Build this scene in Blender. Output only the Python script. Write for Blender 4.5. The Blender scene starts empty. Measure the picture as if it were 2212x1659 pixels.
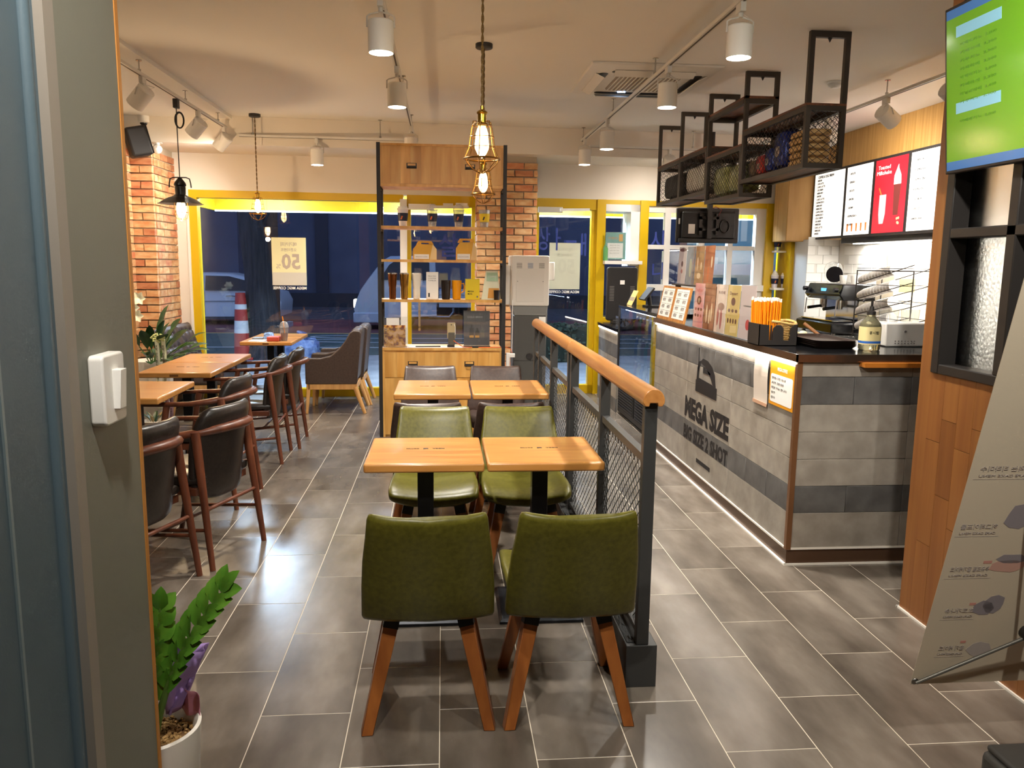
import bpy, math, random
from mathutils import Vector, Matrix
R = math.radians
random.seed(7)
scene = bpy.context.scene
COL = scene.collection

def C(h, a=1.0):
    h = h.lstrip('#')
    r = []
    for i in (0, 2, 4):
        c = int(h[i:i + 2], 16) / 255
        r.append(c / 12.92 if c <= .04045 else ((c + .055) / 1.055) ** 2.4)
    return (r[0], r[1], r[2], a)

# ---------------------------------------------------------------- camera
cam_data = bpy.data.cameras.new('camera')
cam = bpy.data.objects.new('camera', cam_data)
COL.objects.link(cam)
CAM_H, YAW, PITCH, ROLL, FPX = 1.5149, 0.08725, 0.15064, 0.01229, 1716.5
cam_data.sensor_fit = 'HORIZONTAL'
cam_data.sensor_width = 36.0
cam_data.lens = FPX * 36.0 / 2212
cam_data.clip_start = .02
cam_data.clip_end = 200
_f = Vector((math.sin(YAW) * math.cos(PITCH), math.cos(YAW) * math.cos(PITCH), -math.sin(PITCH)))
_r = Vector((math.cos(YAW), -math.sin(YAW), 0))
_d = _f.cross(_r)
_r2 = math.cos(ROLL) * _r - math.sin(ROLL) * _d
_d2 = _f.cross(_r2)
cam.matrix_world = Matrix(((_r2.x, -_d2.x, -_f.x, 0), (_r2.y, -_d2.y, -_f.y, 0), (_r2.z, -_d2.z, -_f.z, CAM_H), (0, 0, 0, 1)))
scene.camera = cam

# ---------------------------------------------------------------- world, exposure
world = bpy.data.worlds.new('dusk')
scene.world = world
world.use_nodes = True
_bg = world.node_tree.nodes['Background']
_bg.inputs[0].default_value = (.19, .25, .45, 1)
_bg.inputs[1].default_value = 1.25
vs = scene.view_settings
vs.view_transform = 'Standard'
vs.look = 'None'
vs.gamma = 1
vs.use_curve_mapping = False
vs.exposure = 1.05
scene.cycles.use_denoising = True
scene.cycles.max_bounces = 5
scene.cycles.use_adaptive_sampling = True
scene.cycles.adaptive_threshold = .045
scene.cycles.adaptive_min_samples = 24
scene.cycles.diffuse_bounces = 3
scene.cycles.glossy_bounces = 3
scene.cycles.transparent_max_bounces = 10
scene.cycles.transmission_bounces = 8
scene.cycles.sample_clamp_indirect = 6
scene.cycles.caustics_reflective = False
scene.cycles.caustics_refractive = False

WARM = (1.0, .83, .62)
NEUT = (1.0, .95, .87)
COOL = (.55, .76, 1.0)
def light(kind, name, loc, energy, color, **kw):
    l = bpy.data.lights.new(name, kind)
    l.energy = energy
    l.color = color
    o = bpy.data.objects.new(name, l)
    COL.objects.link(o)
    o.location = loc
    rot = kw.pop('rot', None)
    aim = kw.pop('aim', None)
    for k, v in kw.items():
        setattr(l, k, v)
    if rot:
        o.rotation_euler = rot
    if aim is not None:
        o.rotation_euler = (Vector(aim) - Vector(loc)).to_track_quat('-Z', 'Y').to_euler()
    return o

# ---------------------------------------------------------------- materials
MATS = {}
def mat(name, color=(.5, .5, .5, 1), rough=.5, metal=0.0, spec=.5, emit=None, estr=0.0, alpha=None, coat=0, bump=0, bscale=200, trans=0, ior=1.45, sheen=0):
    if name in MATS:
        return MATS[name]
    m = bpy.data.materials.new(name)
    m.use_nodes = True
    nt = m.node_tree
    b = nt.nodes['Principled BSDF']
    if isinstance(color, str):
        color = C(color)
    b.inputs['Base Color'].default_value = color
    b.inputs['Roughness'].default_value = rough
    b.inputs['Metallic'].default_value = metal
    b.inputs['Specular IOR Level'].default_value = spec
    b.inputs['IOR'].default_value = ior
    if coat:
        b.inputs['Coat Weight'].default_value = coat
        b.inputs['Coat Roughness'].default_value = .15
    if trans:
        b.inputs['Transmission Weight'].default_value = trans
    if emit:
        b.inputs['Emission Color'].default_value = C(emit) if isinstance(emit, str) else emit
        b.inputs['Emission Strength'].default_value = estr
    if bump:
        n = nt.nodes.new('ShaderNodeTexNoise'); n.inputs['Scale'].default_value = bscale; n.inputs['Detail'].default_value = 3
        tc = nt.nodes.new('ShaderNodeTexCoord'); nt.links.new(tc.outputs['Object'], n.inputs['Vector'])
        bp = nt.nodes.new('ShaderNodeBump'); bp.inputs['Strength'].default_value = bump; bp.inputs['Distance'].default_value = .01
        nt.links.new(n.outputs['Fac'], bp.inputs['Height']); nt.links.new(bp.outputs['Normal'], b.inputs['Normal'])
    MATS[name] = m
    return m

def nmat(name, c1, c2, scale=(1, 1, 1), nscale=5, detail=4, rough=.5, r2=None, lo=.35, hi=.65, bump=0, rand=0.0, metal=0, spec=.5, dist=0.0, c3=None, coat=0, offset=True, bdist=.01):
    """two or three colours mixed by stretched noise; rand varies value by object"""
    if name in MATS:
        return MATS[name]
    m = bpy.data.materials.new(name); m.use_nodes = True
    nt = m.node_tree; N = nt.nodes; L = nt.links
    b = N['Principled BSDF']
    tc = N.new('ShaderNodeTexCoord'); mp = N.new('ShaderNodeMapping'); mp.inputs['Scale'].default_value = scale
    oi = N.new('ShaderNodeObjectInfo')
    vec = tc.outputs['Object']
    if offset:
        ad = N.new('ShaderNodeVectorMath'); ad.operation = 'ADD'
        cm = N.new('ShaderNodeCombineXYZ'); ml = N.new('ShaderNodeMath'); ml.operation = 'MULTIPLY'; ml.inputs[1].default_value = 37.0
        L.new(oi.outputs['Random'], ml.inputs[0]); L.new(ml.outputs[0], cm.inputs[0]); L.new(ml.outputs[0], cm.inputs[1]); L.new(ml.outputs[0], cm.inputs[2])
        L.new(vec, ad.inputs[0]); L.new(cm.outputs[0], ad.inputs[1]); vec = ad.outputs[0]
    L.new(vec, mp.inputs['Vector'])
    n = N.new('ShaderNodeTexNoise'); n.inputs['Scale'].default_value = nscale; n.inputs['Detail'].default_value = detail; n.inputs['Distortion'].default_value = dist
    L.new(mp.outputs[0], n.inputs['Vector'])
    rp = N.new('ShaderNodeValToRGB')
    rp.color_ramp.elements[0].position = lo; rp.color_ramp.elements[1].position = hi
    rp.color_ramp.elements[0].color = C(c1) if isinstance(c1, str) else c1
    rp.color_ramp.elements[1].color = C(c2) if isinstance(c2, str) else c2
    if c3:
        e = rp.color_ramp.elements.new((lo + hi) / 2); e.color = C(c3) if isinstance(c3, str) else c3
    L.new(n.outputs['Fac'], rp.inputs['Fac'])
    out = rp.outputs['Color']
    if rand:
        hs = N.new('ShaderNodeHueSaturation')
        mr = N.new('ShaderNodeMapRange'); mr.inputs['To Min'].default_value = 1 - rand; mr.inputs['To Max'].default_value = 1 + rand
        L.new(oi.outputs['Random'], mr.inputs['Value']); L.new(mr.outputs[0], hs.inputs['Value']); L.new(out, hs.inputs['Color']); out = hs.outputs['Color']
    L.new(out, b.inputs['Base Color'])
    b.inputs['Roughness'].default_value = rough
    if r2 is not None:
        mr2 = N.new('ShaderNodeMapRange'); mr2.inputs['To Min'].default_value = rough; mr2.inputs['To Max'].default_value = r2
        L.new(n.outputs['Fac'], mr2.inputs['Value']); L.new(mr2.outputs[0], b.inputs['Roughness'])
    b.inputs['Metallic'].default_value = metal
    b.inputs['Specular IOR Level'].default_value = spec
    if coat:
        b.inputs['Coat Weight'].default_value = coat; b.inputs['Coat Roughness'].default_value = .12
    if bump:
        bp = N.new('ShaderNodeBump'); bp.inputs['Strength'].default_value = bump; bp.inputs['Distance'].default_value = bdist
        L.new(n.outputs['Fac'], bp.inputs['Height']); L.new(bp.outputs['Normal'], b.inputs['Normal'])
    MATS[name] = m
    return m

def glassmat(name, tint=(1, 1, 1, 1), rough=0.0, refl=1.0, milky=0.0):
    """thin pane: fresnel mix of transparent and glossy"""
    if name in MATS:
        return MATS[name]
    m = bpy.data.materials.new(name); m.use_nodes = True
    nt = m.node_tree; N = nt.nodes; L = nt.links
    N.remove(N['Principled BSDF'])
    o = N['Material Output']
    t = N.new('ShaderNodeBsdfTransparent'); t.inputs[0].default_value = tint
    g = N.new('ShaderNodeBsdfGlossy'); g.inputs['Roughness'].default_value = rough
    lw = N.new('ShaderNodeLayerWeight'); lw.inputs[0].default_value = .5
    pw = N.new('ShaderNodeMath'); pw.operation = 'POWER'; pw.inputs[1].default_value = 4
    fr = N.new('ShaderNodeMath'); fr.operation = 'MULTIPLY_ADD'; fr.inputs[1].default_value = .9; fr.inputs[2].default_value = .045
    L.new(lw.outputs['Facing'], pw.inputs[0]); L.new(pw.outputs[0], fr.inputs[0])
    ml = N.new('ShaderNodeMath'); ml.operation = 'MULTIPLY'; ml.inputs[1].default_value = refl; ml.use_clamp = True
    mx = N.new('ShaderNodeMixShader')
    L.new(fr.outputs[0], ml.inputs[0]); L.new(ml.outputs[0], mx.inputs[0]); L.new(t.outputs[0], mx.inputs[1]); L.new(g.outputs[0], mx.inputs[2]); out = mx.outputs[0]
    if milky:
        df = N.new('ShaderNodeBsdfDiffuse'); df.inputs[0].default_value = (.9, .9, .9, 1)
        m2 = N.new('ShaderNodeMixShader'); m2.inputs[0].default_value = milky
        L.new(out, m2.inputs[1]); L.new(df.outputs[0], m2.inputs[2]); out = m2.outputs[0]
    L.new(out, o.inputs[0])
    MATS[name] = m
    return m

# ---------------------------------------------------------------- mesh builder
class MB:
    def __init__(s):
        s.v = []; s.f = []
    def add(s, vs, fs):
        n = len(s.v); s.v += [tuple(v) for v in vs]; s.f += [tuple(i + n for i in f) for f in fs]; return s
    def box(s, x0, x1, y0, y1, z0, z1):
        return s.add([(x0, y0, z0), (x1, y0, z0), (x1, y1, z0), (x0, y1, z0), (x0, y0, z1), (x1, y0, z1), (x1, y1, z1), (x0, y1, z1)],
                     [(3, 2, 1, 0), (4, 5, 6, 7), (0, 1, 5, 4), (1, 2, 6, 5), (2, 3, 7, 6), (3, 0, 4, 7)])
    def obox(s, c, sx, sy, sz, M=None):
        hx, hy, hz = sx / 2, sy / 2, sz / 2
        c = Vector(c)
        vs = []
        for z in (-hz, hz):
            for x, y in ((-hx, -hy), (hx, -hy), (hx, hy), (-hx, hy)):
                p = Vector((x, y, z))
                vs.append(c + (M @ p if M else p))
        return s.add(vs, [(3, 2, 1, 0), (4, 5, 6, 7), (0, 1, 5, 4), (1, 2, 6, 5), (2, 3, 7, 6), (3, 0, 4, 7)])
    def bar(s, p0, p1, w, h=None, up=(0, 0, 1)):
        """square bar between two points"""
        h = h or w
        p0 = Vector(p0); p1 = Vector(p1); d = (p1 - p0).normalized(); u = Vector(up)
        if abs(d.dot(u)) > .99: u = Vector((1, 0, 0))
        a = d.cross(u).normalized(); b = a.cross(d)
        vs = []
        for p in (p0, p1):
            for i, j in ((-1, -1), (1, -1), (1, 1), (-1, 1)):
                vs.append(p + a * (i * w / 2) + b * (j * h / 2))
        return s.add(vs, [(3, 2, 1, 0), (4, 5, 6, 7), (0, 1, 5, 4), (1, 2, 6, 5), (2, 3, 7, 6), (3, 0, 4, 7)])
    def cyl(s, p0, p1, r0, r1=None, n=16, cap=True, rot=0.0):
        r1 = r0 if r1 is None else r1
        p0 = Vector(p0); p1 = Vector(p1); d = (p1 - p0).normalized(); u = Vector((0, 0, 1))
        if abs(d.dot(u)) > .99: u = Vector((1, 0, 0))
        a = d.cross(u).normalized(); b = d.cross(a)
        vs = []
        for p, r in ((p0, r0), (p1, r1)):
            for i in range(n):
                t = 2 * math.pi * i / n + rot
                vs.append(p + a * (r * math.cos(t)) + b * (r * math.sin(t)))
        fs = [(i, (i + 1) % n, n + (i + 1) % n, n + i) for i in range(n)]
        if cap:
            fs += [tuple(range(n - 1, -1, -1)), tuple(range(n, 2 * n))]
        return s.add(vs, fs)
    def tube(s, pts, r, n=8, closed=False, flat=1.0):
        pts = [Vector(p) for p in pts]; m = len(pts)
        rs = r if isinstance(r, (list, tuple)) else [r] * m
        vs = []; prev = None
        for i, p in enumerate(pts):
            if closed: d = (pts[(i + 1) % m] - pts[i - 1])
            else: d = pts[min(i + 1, m - 1)] - pts[max(i - 1, 0)]
            d.normalize()
            u = prev if prev is not None else (Vector((0, 0, 1)) if abs(d.z) < .95 else Vector((1, 0, 0)))
            a = d.cross(u).normalized(); b = a.cross(d).normalized(); prev = b
            for k in range(n):
                t = 2 * math.pi * k / n
                vs.append(p + a * (rs[i] * math.cos(t)) + b * (rs[i] * flat * math.sin(t)))
        fs = []
        for i in range(m if closed else m - 1):
            j = (i + 1) % m
            for k in range(n):
                fs.append((i * n + k, i * n + (k + 1) % n, j * n + (k + 1) % n, j * n + k))
        if not closed:
            fs += [tuple(range(n - 1, -1, -1)), tuple((m - 1) * n + k for k in range(n))]
        return s.add(vs, fs)
    def lathe(s, prof, c=(0, 0, 0), n=20, M=None):
        c = Vector(c); vs = []; fs = []; m = len(prof)
        for r, z in prof:
            for k in range(n):
                t = 2 * math.pi * k / n
                p = Vector((r * math.cos(t), r * math.sin(t), z))
                vs.append(c + (M @ p if M else p))
        for i in range(m - 1):
            for k in range(n):
                fs.append((i * n + k, i * n + (k + 1) % n, (i + 1) * n + (k + 1) % n, (i + 1) * n + k))
        if prof[0][0] > 1e-5: fs.append(tuple(range(n - 1, -1, -1)))
        if prof[-1][0] > 1e-5: fs.append(tuple((m - 1) * n + k for k in range(n)))
        return s.add(vs, fs)
    def prism(s, poly, fn, d0, d1):
        """poly 2d, fn(u,v,d)->xyz"""
        n = len(poly)
        vs = [fn(u, v, d0) for u, v in poly] + [fn(u, v, d1) for u, v in poly]
        fs = [tuple(range(n - 1, -1, -1)), tuple(range(n, 2 * n))] + [(i, (i + 1) % n, n + (i + 1) % n, n + i) for i in range(n)]
        return s.add(vs, fs)
    def loft(s, rings, closed_ends=True):
        n = len(rings[0]); vs = [p for r in rings for p in r]; fs = []
        for i in range(len(rings) - 1):
            for k in range(n):
                fs.append((i * n + k, i * n + (k + 1) % n, (i + 1) * n + (k + 1) % n, (i + 1) * n + k))
        if closed_ends:
            fs += [tuple(range(n - 1, -1, -1)), tuple((len(rings) - 1) * n + k for k in range(n))]
        return s.add(vs, fs)
    def sheet(s, fn, nu, nv):
        vs = [fn(i / nu, j / nv) for j in range(nv + 1) for i in range(nu + 1)]
        fs = [(j * (nu + 1) + i, j * (nu + 1) + i + 1, (j + 1) * (nu + 1) + i + 1, (j + 1) * (nu + 1) + i) for j in range(nv) for i in range(nu)]
        return s.add(vs, fs)
    def sphere(s, c, rx, ry=None, rz=None, nu=16, nv=10):
        ry = ry or rx; rz = rz or rx
        prof = [(max(1e-6, math.sin(math.pi * i / nv)), -math.cos(math.pi * i / nv)) for i in range(nv + 1)]
        return s.lathe(prof, c, nu, Matrix(((rx, 0, 0), (0, ry, 0), (0, 0, rz))))
    def build(s, name, m, parent=None, smooth=False, bevel=0, seg=2, ang=40, solid=0, sub=0, kind=None, label=None):
        off = Vector((0, 0, 0)); p = parent
        while p is not None:
            off += p.location; p = p.parent
        me = bpy.data.meshes.new(name)
        vs = s.v if off.length == 0 else [(v[0] - off.x, v[1] - off.y, v[2] - off.z) for v in s.v]
        me.from_pydata(vs, [], s.f)
        import bmesh
        bm = bmesh.new(); bm.from_mesh(me); bmesh.ops.recalc_face_normals(bm, faces=bm.faces); bm.to_mesh(me); bm.free()
        me.materials.append(m)
        o = bpy.data.objects.new(name, me); COL.objects.link(o)
        if parent is not None: o.parent = parent
        if smooth:
            me.polygons.foreach_set('use_smooth', [True] * len(me.polygons))
            me.set_sharp_from_angle(angle=R(ang))
        if solid:
            md = o.modifiers.new('solid', 'SOLIDIFY'); md.thickness = solid; md.offset = 0
        if bevel:
            md = o.modifiers.new('bevel', 'BEVEL'); md.width = bevel; md.segments = seg; md.limit_method = 'ANGLE'; md.angle_limit = R(35)
            if not smooth:
                me.polygons.foreach_set('use_smooth', [True] * len(me.polygons)); me.set_sharp_from_angle(angle=R(30))
                md.harden_normals = False
        if sub:
            md = o.modifiers.new('sub', 'SUBSURF'); md.levels = sub; md.render_levels = sub
        if kind: o['kind'] = kind
        if label: o['label'] = label
        return o

def tag(o, label, cat, group=None):
    o['label'] = label; o['category'] = cat
    if group: o['group'] = group
    return o
def thing(name, label, cat, loc=(0, 0, 0), group=None):
    o = bpy.data.objects.new(name, None); o.empty_display_size = .1
    COL.objects.link(o); o.location = loc
    return tag(o, label, cat, group)
def struct(o):
    o['kind'] = 'structure'; return o
def copy_tree(o, parent=None):
    c = o.copy(); COL.objects.link(c); c.parent = parent
    for ch in list(o.children): copy_tree(ch, c)
    return c
def put(root, loc, rz=0, label=None, group=None):
    root.location = loc; root.rotation_euler = (0, 0, rz)
    if label: root['label'] = label
    if group: root['group'] = group
    return root
def bx(name, m, x0, x1, y0, y1, z0, z1, parent=None, **k):
    return MB().box(x0, x1, y0, y1, z0, z1).build(name, m, parent, **k)

_tc = _to = None
def text(body, name, m, parent, o, u, v, height, width=None, bold=0.0, depth=.0008, align='CENTER', space=1.0, kind=None):
    """flat lettering: o centre of the line, u reading direction, v up; letters 'height' tall (cap height)"""
    global _tc, _to
    if _tc is None:
        _tc = bpy.data.curves.new('t', 'FONT'); _to = bpy.data.objects.new('t', _tc)
        _tc.body = 'ㅏㅐㅓㅠ가간감개그기나내노는능니닐다달드딸떠떼라럽레롤료루리림먹메무미바발배벤브사살상수슈시아안업영오우유음이전초축치카커케코콜콩쿠크트티페폰푸프픈피합허휴'   # loads every Hangul glyph once
        bpy.data.meshes.remove(bpy.data.meshes.new_from_object(_to))
    c = _tc; to = _to
    c.body = body; c.align_x = align; c.align_y = 'CENTER'; c.size = 1; c.offset = bold; c.resolution_u = 2; c.space_line = space
    me = bpy.data.meshes.new_from_object(to)
    if not me.vertices: return None
    xs = [p.co.x for p in me.vertices]; ys = [p.co.y for p in me.vertices]
    w = max(xs) - min(xs); h = max(ys) - min(ys); cx = (max(xs) + min(xs)) / 2 if align == 'CENTER' else min(xs); cy = (max(ys) + min(ys)) / 2
    sy = height / h; sx = (width / w) if width else sy
    u = Vector(u).normalized(); v = Vector(v).normalized(); n = u.cross(v); o = Vector(o)
    b = MB()
    fs = [tuple(p.vertices) for p in me.polygons]
    vs = [o + u * ((p.co.x - cx) * sx) + v * ((p.co.y - cy) * sy) for p in me.vertices]
    b.add(vs, fs)
    bpy.data.meshes.remove(me)
    return b.build(name, m, parent, solid=depth, kind=kind)

def rring(w, h, n=24, p=5.0):
    """superellipse outline"""
    o = []
    for k in range(n):
        t = 2 * math.pi * k / n
        c, s_ = math.cos(t), math.sin(t)
        o.append((w * math.copysign(abs(c) ** (2 / p), c), h * math.copysign(abs(s_) ** (2 / p), s_)))
    return o
def rpoly(x0, x1, y0, y1, r, n=5):
    o = []
    for cx, cy, a in ((x1 - r, y1 - r, 0), (x0 + r, y1 - r, 90), (x0 + r, y0 + r, 180), (x1 - r, y0 + r, 270)):
        for i in range(n + 1):
            t = R(a + 90 * i / n); o.append((cx + r * math.cos(t), cy + r * math.sin(t)))
    return o
# ================================================================ materials used widely
M_ceil = mat('ceiling_paint', '#e6e1d8', .9, bump=.05, bscale=120)
M_wall = mat('wall_paint', '#e2d8ca', .85, bump=.05, bscale=150)
M_black = mat('black_metal', '#2a2624', .5, .1)
M_char = mat('charcoal_steel', '#3b3b3a', .45, .2)
M_white = mat('white_plastic', '#ebe7e0', .4)
M_wpaint = mat('white_enamel', '#e8e4dd', .35)
M_yellow = mat('yellow_frame_paint', '#d3ab0b', .35)
M_paper = mat('paper_white', '#efece6', .7)
M_print = mat('print_black', '#1a1718', .6)
M_printg = mat('print_grey', '#6f6b68', .7)
M_steel = mat('brushed_steel', '#b5b2ad', .25, 1.0)
M_bronze = mat('bronze_trim', '#7a5538', .3, .3)
M_glass = glassmat('window_glass', (.93, .96, .98, 1), 0, 1.6)
M_clear = glassmat('clear_acrylic', (.95, .96, .96, 1), .02, 1.0, .04)
M_plast = glassmat('clear_plastic', (.9, .91, .92, 1), .05, 2.2, .16)
M_floor = nmat('stone_floor_tile', '#483f36', '#857b70', (1.5, .6, 1), 3.4, 6, .25, None, .25, .78, rand=.06, c3='#675e54')
M_grout = mat('floor_grout', '#cfc3b0', .9)
M_ctL = nmat('counter_tile_pale', '#857d72', '#a1998d', (1, 1, 1), 9, 6, .5, .6, .3, .7, bump=.35, rand=.07)
M_ctD = nmat('counter_tile_dark', '#4d4b49', '#686663', (1, 1, 1), 9, 6, .5, .6, .3, .7, bump=.35, rand=.07)
M_oak = nmat('oak_block', '#c48a3c', '#e3b266', (5, 5, .6), 3, 4, .42, None, .3, .7, rand=.13, c3='#d49d50')
M_oakpanel = nmat('oak_veneer', '#a07436', '#ba8f52', (3, 14, .5), 2.5, 5, .45, None, .3, .7)
M_part = nmat('partition_wood', '#7c4a22', '#94602e', (9, 9, .35), 2.2, 5, .42, None, .3, .7, rand=.06)
M_brick = nmat('brick_clay', '#b87c4c', '#d3b184', (2, 2, 5), 5, 5, .85, None, .3, .7, bump=.4, rand=.15, c3='#c7986a')
M_brick2 = nmat('brick_clay_red', '#ad6543', '#cb9166', (2, 2, 5), 5, 5, .85, None, .3, .7, bump=.4, rand=.15)
M_mortar = mat('brick_mortar', '#b9aa95', .95, bump=.3, bscale=90)
M_led = mat('led_white', '#ffffff', .5, emit='#fff4e2', estr=8)
M_lens = mat('lamp_lens', '#ffffff', .4, emit='#fff3df', estr=30)
M_fil = mat('bulb_glow', '#ffdf9a', .4, emit='#ffc978', estr=30)
for _m in (M_led, M_lens, M_fil): _m.cycles.emission_sampling = 'NONE'

# ================================================================ floor
floor = struct(MB().box(-3.2, 4.6, -3, 9.6, -.1, -.0009).build('floor', M_grout))
def proj(x, y, z):
    q = Vector((x, y, z - CAM_H)); d = q.dot(_f)
    if d < .05: return None
    return 1106 + FPX * q.dot(_r2) / d, 829.5 + FPX * q.dot(_d2) / d
tw, tl, e = .2966, .5966, .0007
def tile_mb(cx, cy, b=None):
    b = b or MB()
    hx, hy = tw / 2, tl / 2
    vs = []
    for z, k in ((-.012, 0), (-e, 0), (0, e)):
        vs += [(cx - hx + k, cy - hy + k, z), (cx + hx - k, cy - hy + k, z), (cx + hx - k, cy + hy - k, z), (cx - hx + k, cy + hy - k, z)]
    return b.add(vs, [(0, 1, 5, 4), (1, 2, 6, 5), (2, 3, 7, 6), (3, 0, 4, 7), (4, 5, 9, 8), (5, 6, 10, 9), (6, 7, 11, 10), (7, 4, 8, 11), (8, 9, 10, 11)])
spots = []
for k in range(-7, 18):
    cx = -.913 + .3 * k + .15
    for j in range(-6, 14):
        cy = 2.236 + .6 * j + (.3 if k % 2 else 0) + .3
        if cy > 9.3 or cy < -2.6: continue
        c = [proj(cx + a * .15, cy + b * .3, 0) for a in (-1, 1) for b in (-1, 1)]
        vis = any(p and -60 < p[0] < 2280 and 0 < p[1] < 1750 for p in c) and not (cx > 1.9 and cy > 3.9)
        if cx < -1.2 and cy < 3.0: vis = False
        spots.append((0 if vis else 1, cx * cx + cy * cy, cx, cy))
spots.sort()
proto = None; rest = MB()
for i, (nv, d, cx, cy) in enumerate(spots):
    if not nv and i < 290:
        if proto is None:
            proto = tile_mb(0, 0).build('floor_tile', M_floor, floor); o = proto
        else:
            o = proto.copy(); COL.objects.link(o)
        o.location = (cx, cy, 0)
    else:
        tile_mb(cx, cy, rest)
rest.build('floor_tiles_beyond', M_floor, floor, kind='stuff')

# ================================================================ ceiling, outer walls
ceil = struct(MB().box(-2.045, 4.6, -3, 9.6, 2.9, 3.0).box(-3.2, -2.045, -3, 9.6, 2.87, 3.0).build('ceiling', M_ceil))
SKEW = .06
def sk(mb):
    mb.v = [(x, y + SKEW * (x + 1.35), z) for x, y, z in mb.v]; return mb
trim = struct(sk(MB().box(-3.1, 4.5, 8.27, 9.05, 2.63, 2.899)).build('trim_1', M_wall))       # dropped beam by the shop front
wl = struct(MB().box(-3.25, -3.05, -3, 9.5, 0, 2.9).build('wall_left', M_mortar))
wr = struct(MB().box(4.45, 4.6, -3, 9.6, 0, 2.9).build('wall_right', mat('tile_joint', '#d0cdc7', .8)))
wrear = struct(MB().box(-3.2, 4.6, -3.15, -3, 0, 2.9).build('wall_rear', M_wall))
wb = struct(sk(MB().box(-3.1, -2.70, 9.0, 9.2, 0, 2.9).box(-2.70, 4.5, 9.0, 9.2, 2.25, 2.9).box(4.12, 4.5, 9.0, 9.2, 0, 2.25)).build('wall_back', M_wall))

# bricks ----------------------------------------------------------
def brick_mesh(l, h, d, m, parent, jit=.004):
    b = MB(); rr = lambda: random.uniform(-jit, jit)
    vs = []
    for z in (-h / 2, h / 2):
        for x, y in ((-l / 2, -d / 2), (l / 2, -d / 2), (l / 2, d / 2), (-l / 2, d / 2)):
            vs.append((x + rr(), y + rr() * .6, z + rr() * .5))
    b.add(vs, [(3, 2, 1, 0), (4, 5, 6, 7), (0, 1, 5, 4), (1, 2, 6, 5), (2, 3, 7, 6), (3, 0, 4, 7)])
    return b.build('brick', m, parent)
brick_pool = {}
def lay(parent, x, y, z, l, rz, key):
    """one brick, centred; sharing a few meshes for each length"""
    k = (parent.name, key, random.randrange(4))
    mt = M_brick if random.random() < .72 else M_brick2
    k = k + (mt.name,)
    if k not in brick_pool:
        o = brick_mesh(l, .063, .05, mt, parent); brick_pool[k] = o
    else:
        o = brick_pool[k].copy(); COL.objects.link(o)
    o.location = (x + random.uniform(-.001, .001), y + random.uniform(-.004, .002), z); o.rotation_euler = (0, 0, rz)
def course(parent, p0, p1, z, odd, rz, L=.2, gap=.011):
    """a course of bricks from p0 to p1 (2d), face towards the normal"""
    p0 = Vector(p0); p1 = Vector(p1); tot = (p1 - p0).length; d = (p1 - p0) / tot
    t = 0; first = True
    while t < tot - .02:
        l = L
        if first and odd: l = L * .5
        first = False
        l = min(l, tot - t)
        if tot - t - l < .04: l = tot - t
        c = p0 + d * (t + l / 2)
        lay(parent, c.x, c.y, z, l - gap, rz, round(l, 2))
        t += l
PITCH_B = .0755
NC = int(2.62 / PITCH_B)
# pilaster in the left corner
pil = struct(MB().box(-3.05, -2.845, 8.30, 9.0, 0, 2.63).build('pilaster', M_mortar)); pil['label'] = 'brick pilaster in the left corner by the window'
for i in range(NC):
    z = .04 + PITCH_B * i
    course(pil, (-3.05, 8.285), (-2.83, 8.285), z, i % 2, 0)
    course(pil, (-2.855, 8.31), (-2.855, 8.93), z, (i + 1) % 2, R(90))
    course(wl, (-3.062, 7.66), (-3.062, 8.26), z, i % 2, R(90))
# column behind the shelving unit
colm = struct(MB().box(.37, .99, 8.645, 9.05, 0, 2.64).build('brick_column', M_mortar)); colm['label'] = 'brick column between the two glass doors'
for i in range(NC):
    z = .04 + PITCH_B * i
    course(colm, (.355, 8.635), (1.005, 8.635), z, i % 2, 0)
    course(colm, (.38, 8.66), (.38, 9.02), z, (i + 1) % 2, R(90))

# shop front: yellow frame, panes ---------------------------------
ZH = 2.17
def ypart(name, m, parent, *boxes, **k):
    b = MB()
    for q in boxes: b.box(*q)
    return sk(b).build(name, m, parent, **k)
win1 = struct(ypart('window_1', M_yellow, None, (-2.70, -.44, 9.0, 9.12, ZH, 2.25), (-2.70, -2.62, 9.0, 9.12, 0, ZH), (-2.62, -.44, 9.0, 9.12, 0, .09)))
ypart('window_bead', M_wpaint, win1, (-2.725, -2.70, 8.985, 9.0, 0, 2.25))
ypart('window_pane', M_glass, win1, (-2.62, -.46, 9.06, 9.066, .09, ZH))
ypart('mullion', M_wpaint, win1, (-.475, -.40, 8.96, 9.14, .05, 2.2))
def door(name, x0, x1):
    d = struct(ypart(name, M_yellow, None, (x0, x1, 9.0, 9.12, ZH - .04, 2.25), (x1 - .06, x1, 9.02, 9.12, 0, ZH), (x0, x0 + .04, 9.02, 9.12, 0, ZH), (x0, x1, 9.02, 9.12, 0, .1)))
    ypart('door_pane', M_glass, d, (x0 + .04, x1 - .06, 9.06, 9.066, .1, ZH - .04))
    ypart('door_closer', M_white, d, (x0 + .02, x0 + .30, 8.94, 9.0, 2.09, 2.15))
    b = MB().bar((x1 - .1, 8.96, 2.13), (x0 + .25, 8.80, 2.11), .022, .03)
    sk(b).build('closer_arm', M_white, d)
    ypart('door_handle', M_steel, d, (x0 + .12, x0 + .145, 8.95, 8.975, .75, 1.3), (x0 + .12, x0 + .145, 8.95, 9.06, .78, .8), (x0 + .12, x0 + .145, 8.95, 9.06, 1.25, 1.27))
    return d
d1 = door('door_1', -.40, .38)
d2 = door('door_2', 1.05, 1.76)
ypart('lock_plate', M_white, d1, (.0, .11, 8.96, 9.0, 2.135, 2.165)); ypart('sensor_box', M_white, d1, (.14, .27, 8.94, 9.0, 2.12, 2.17))
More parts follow.
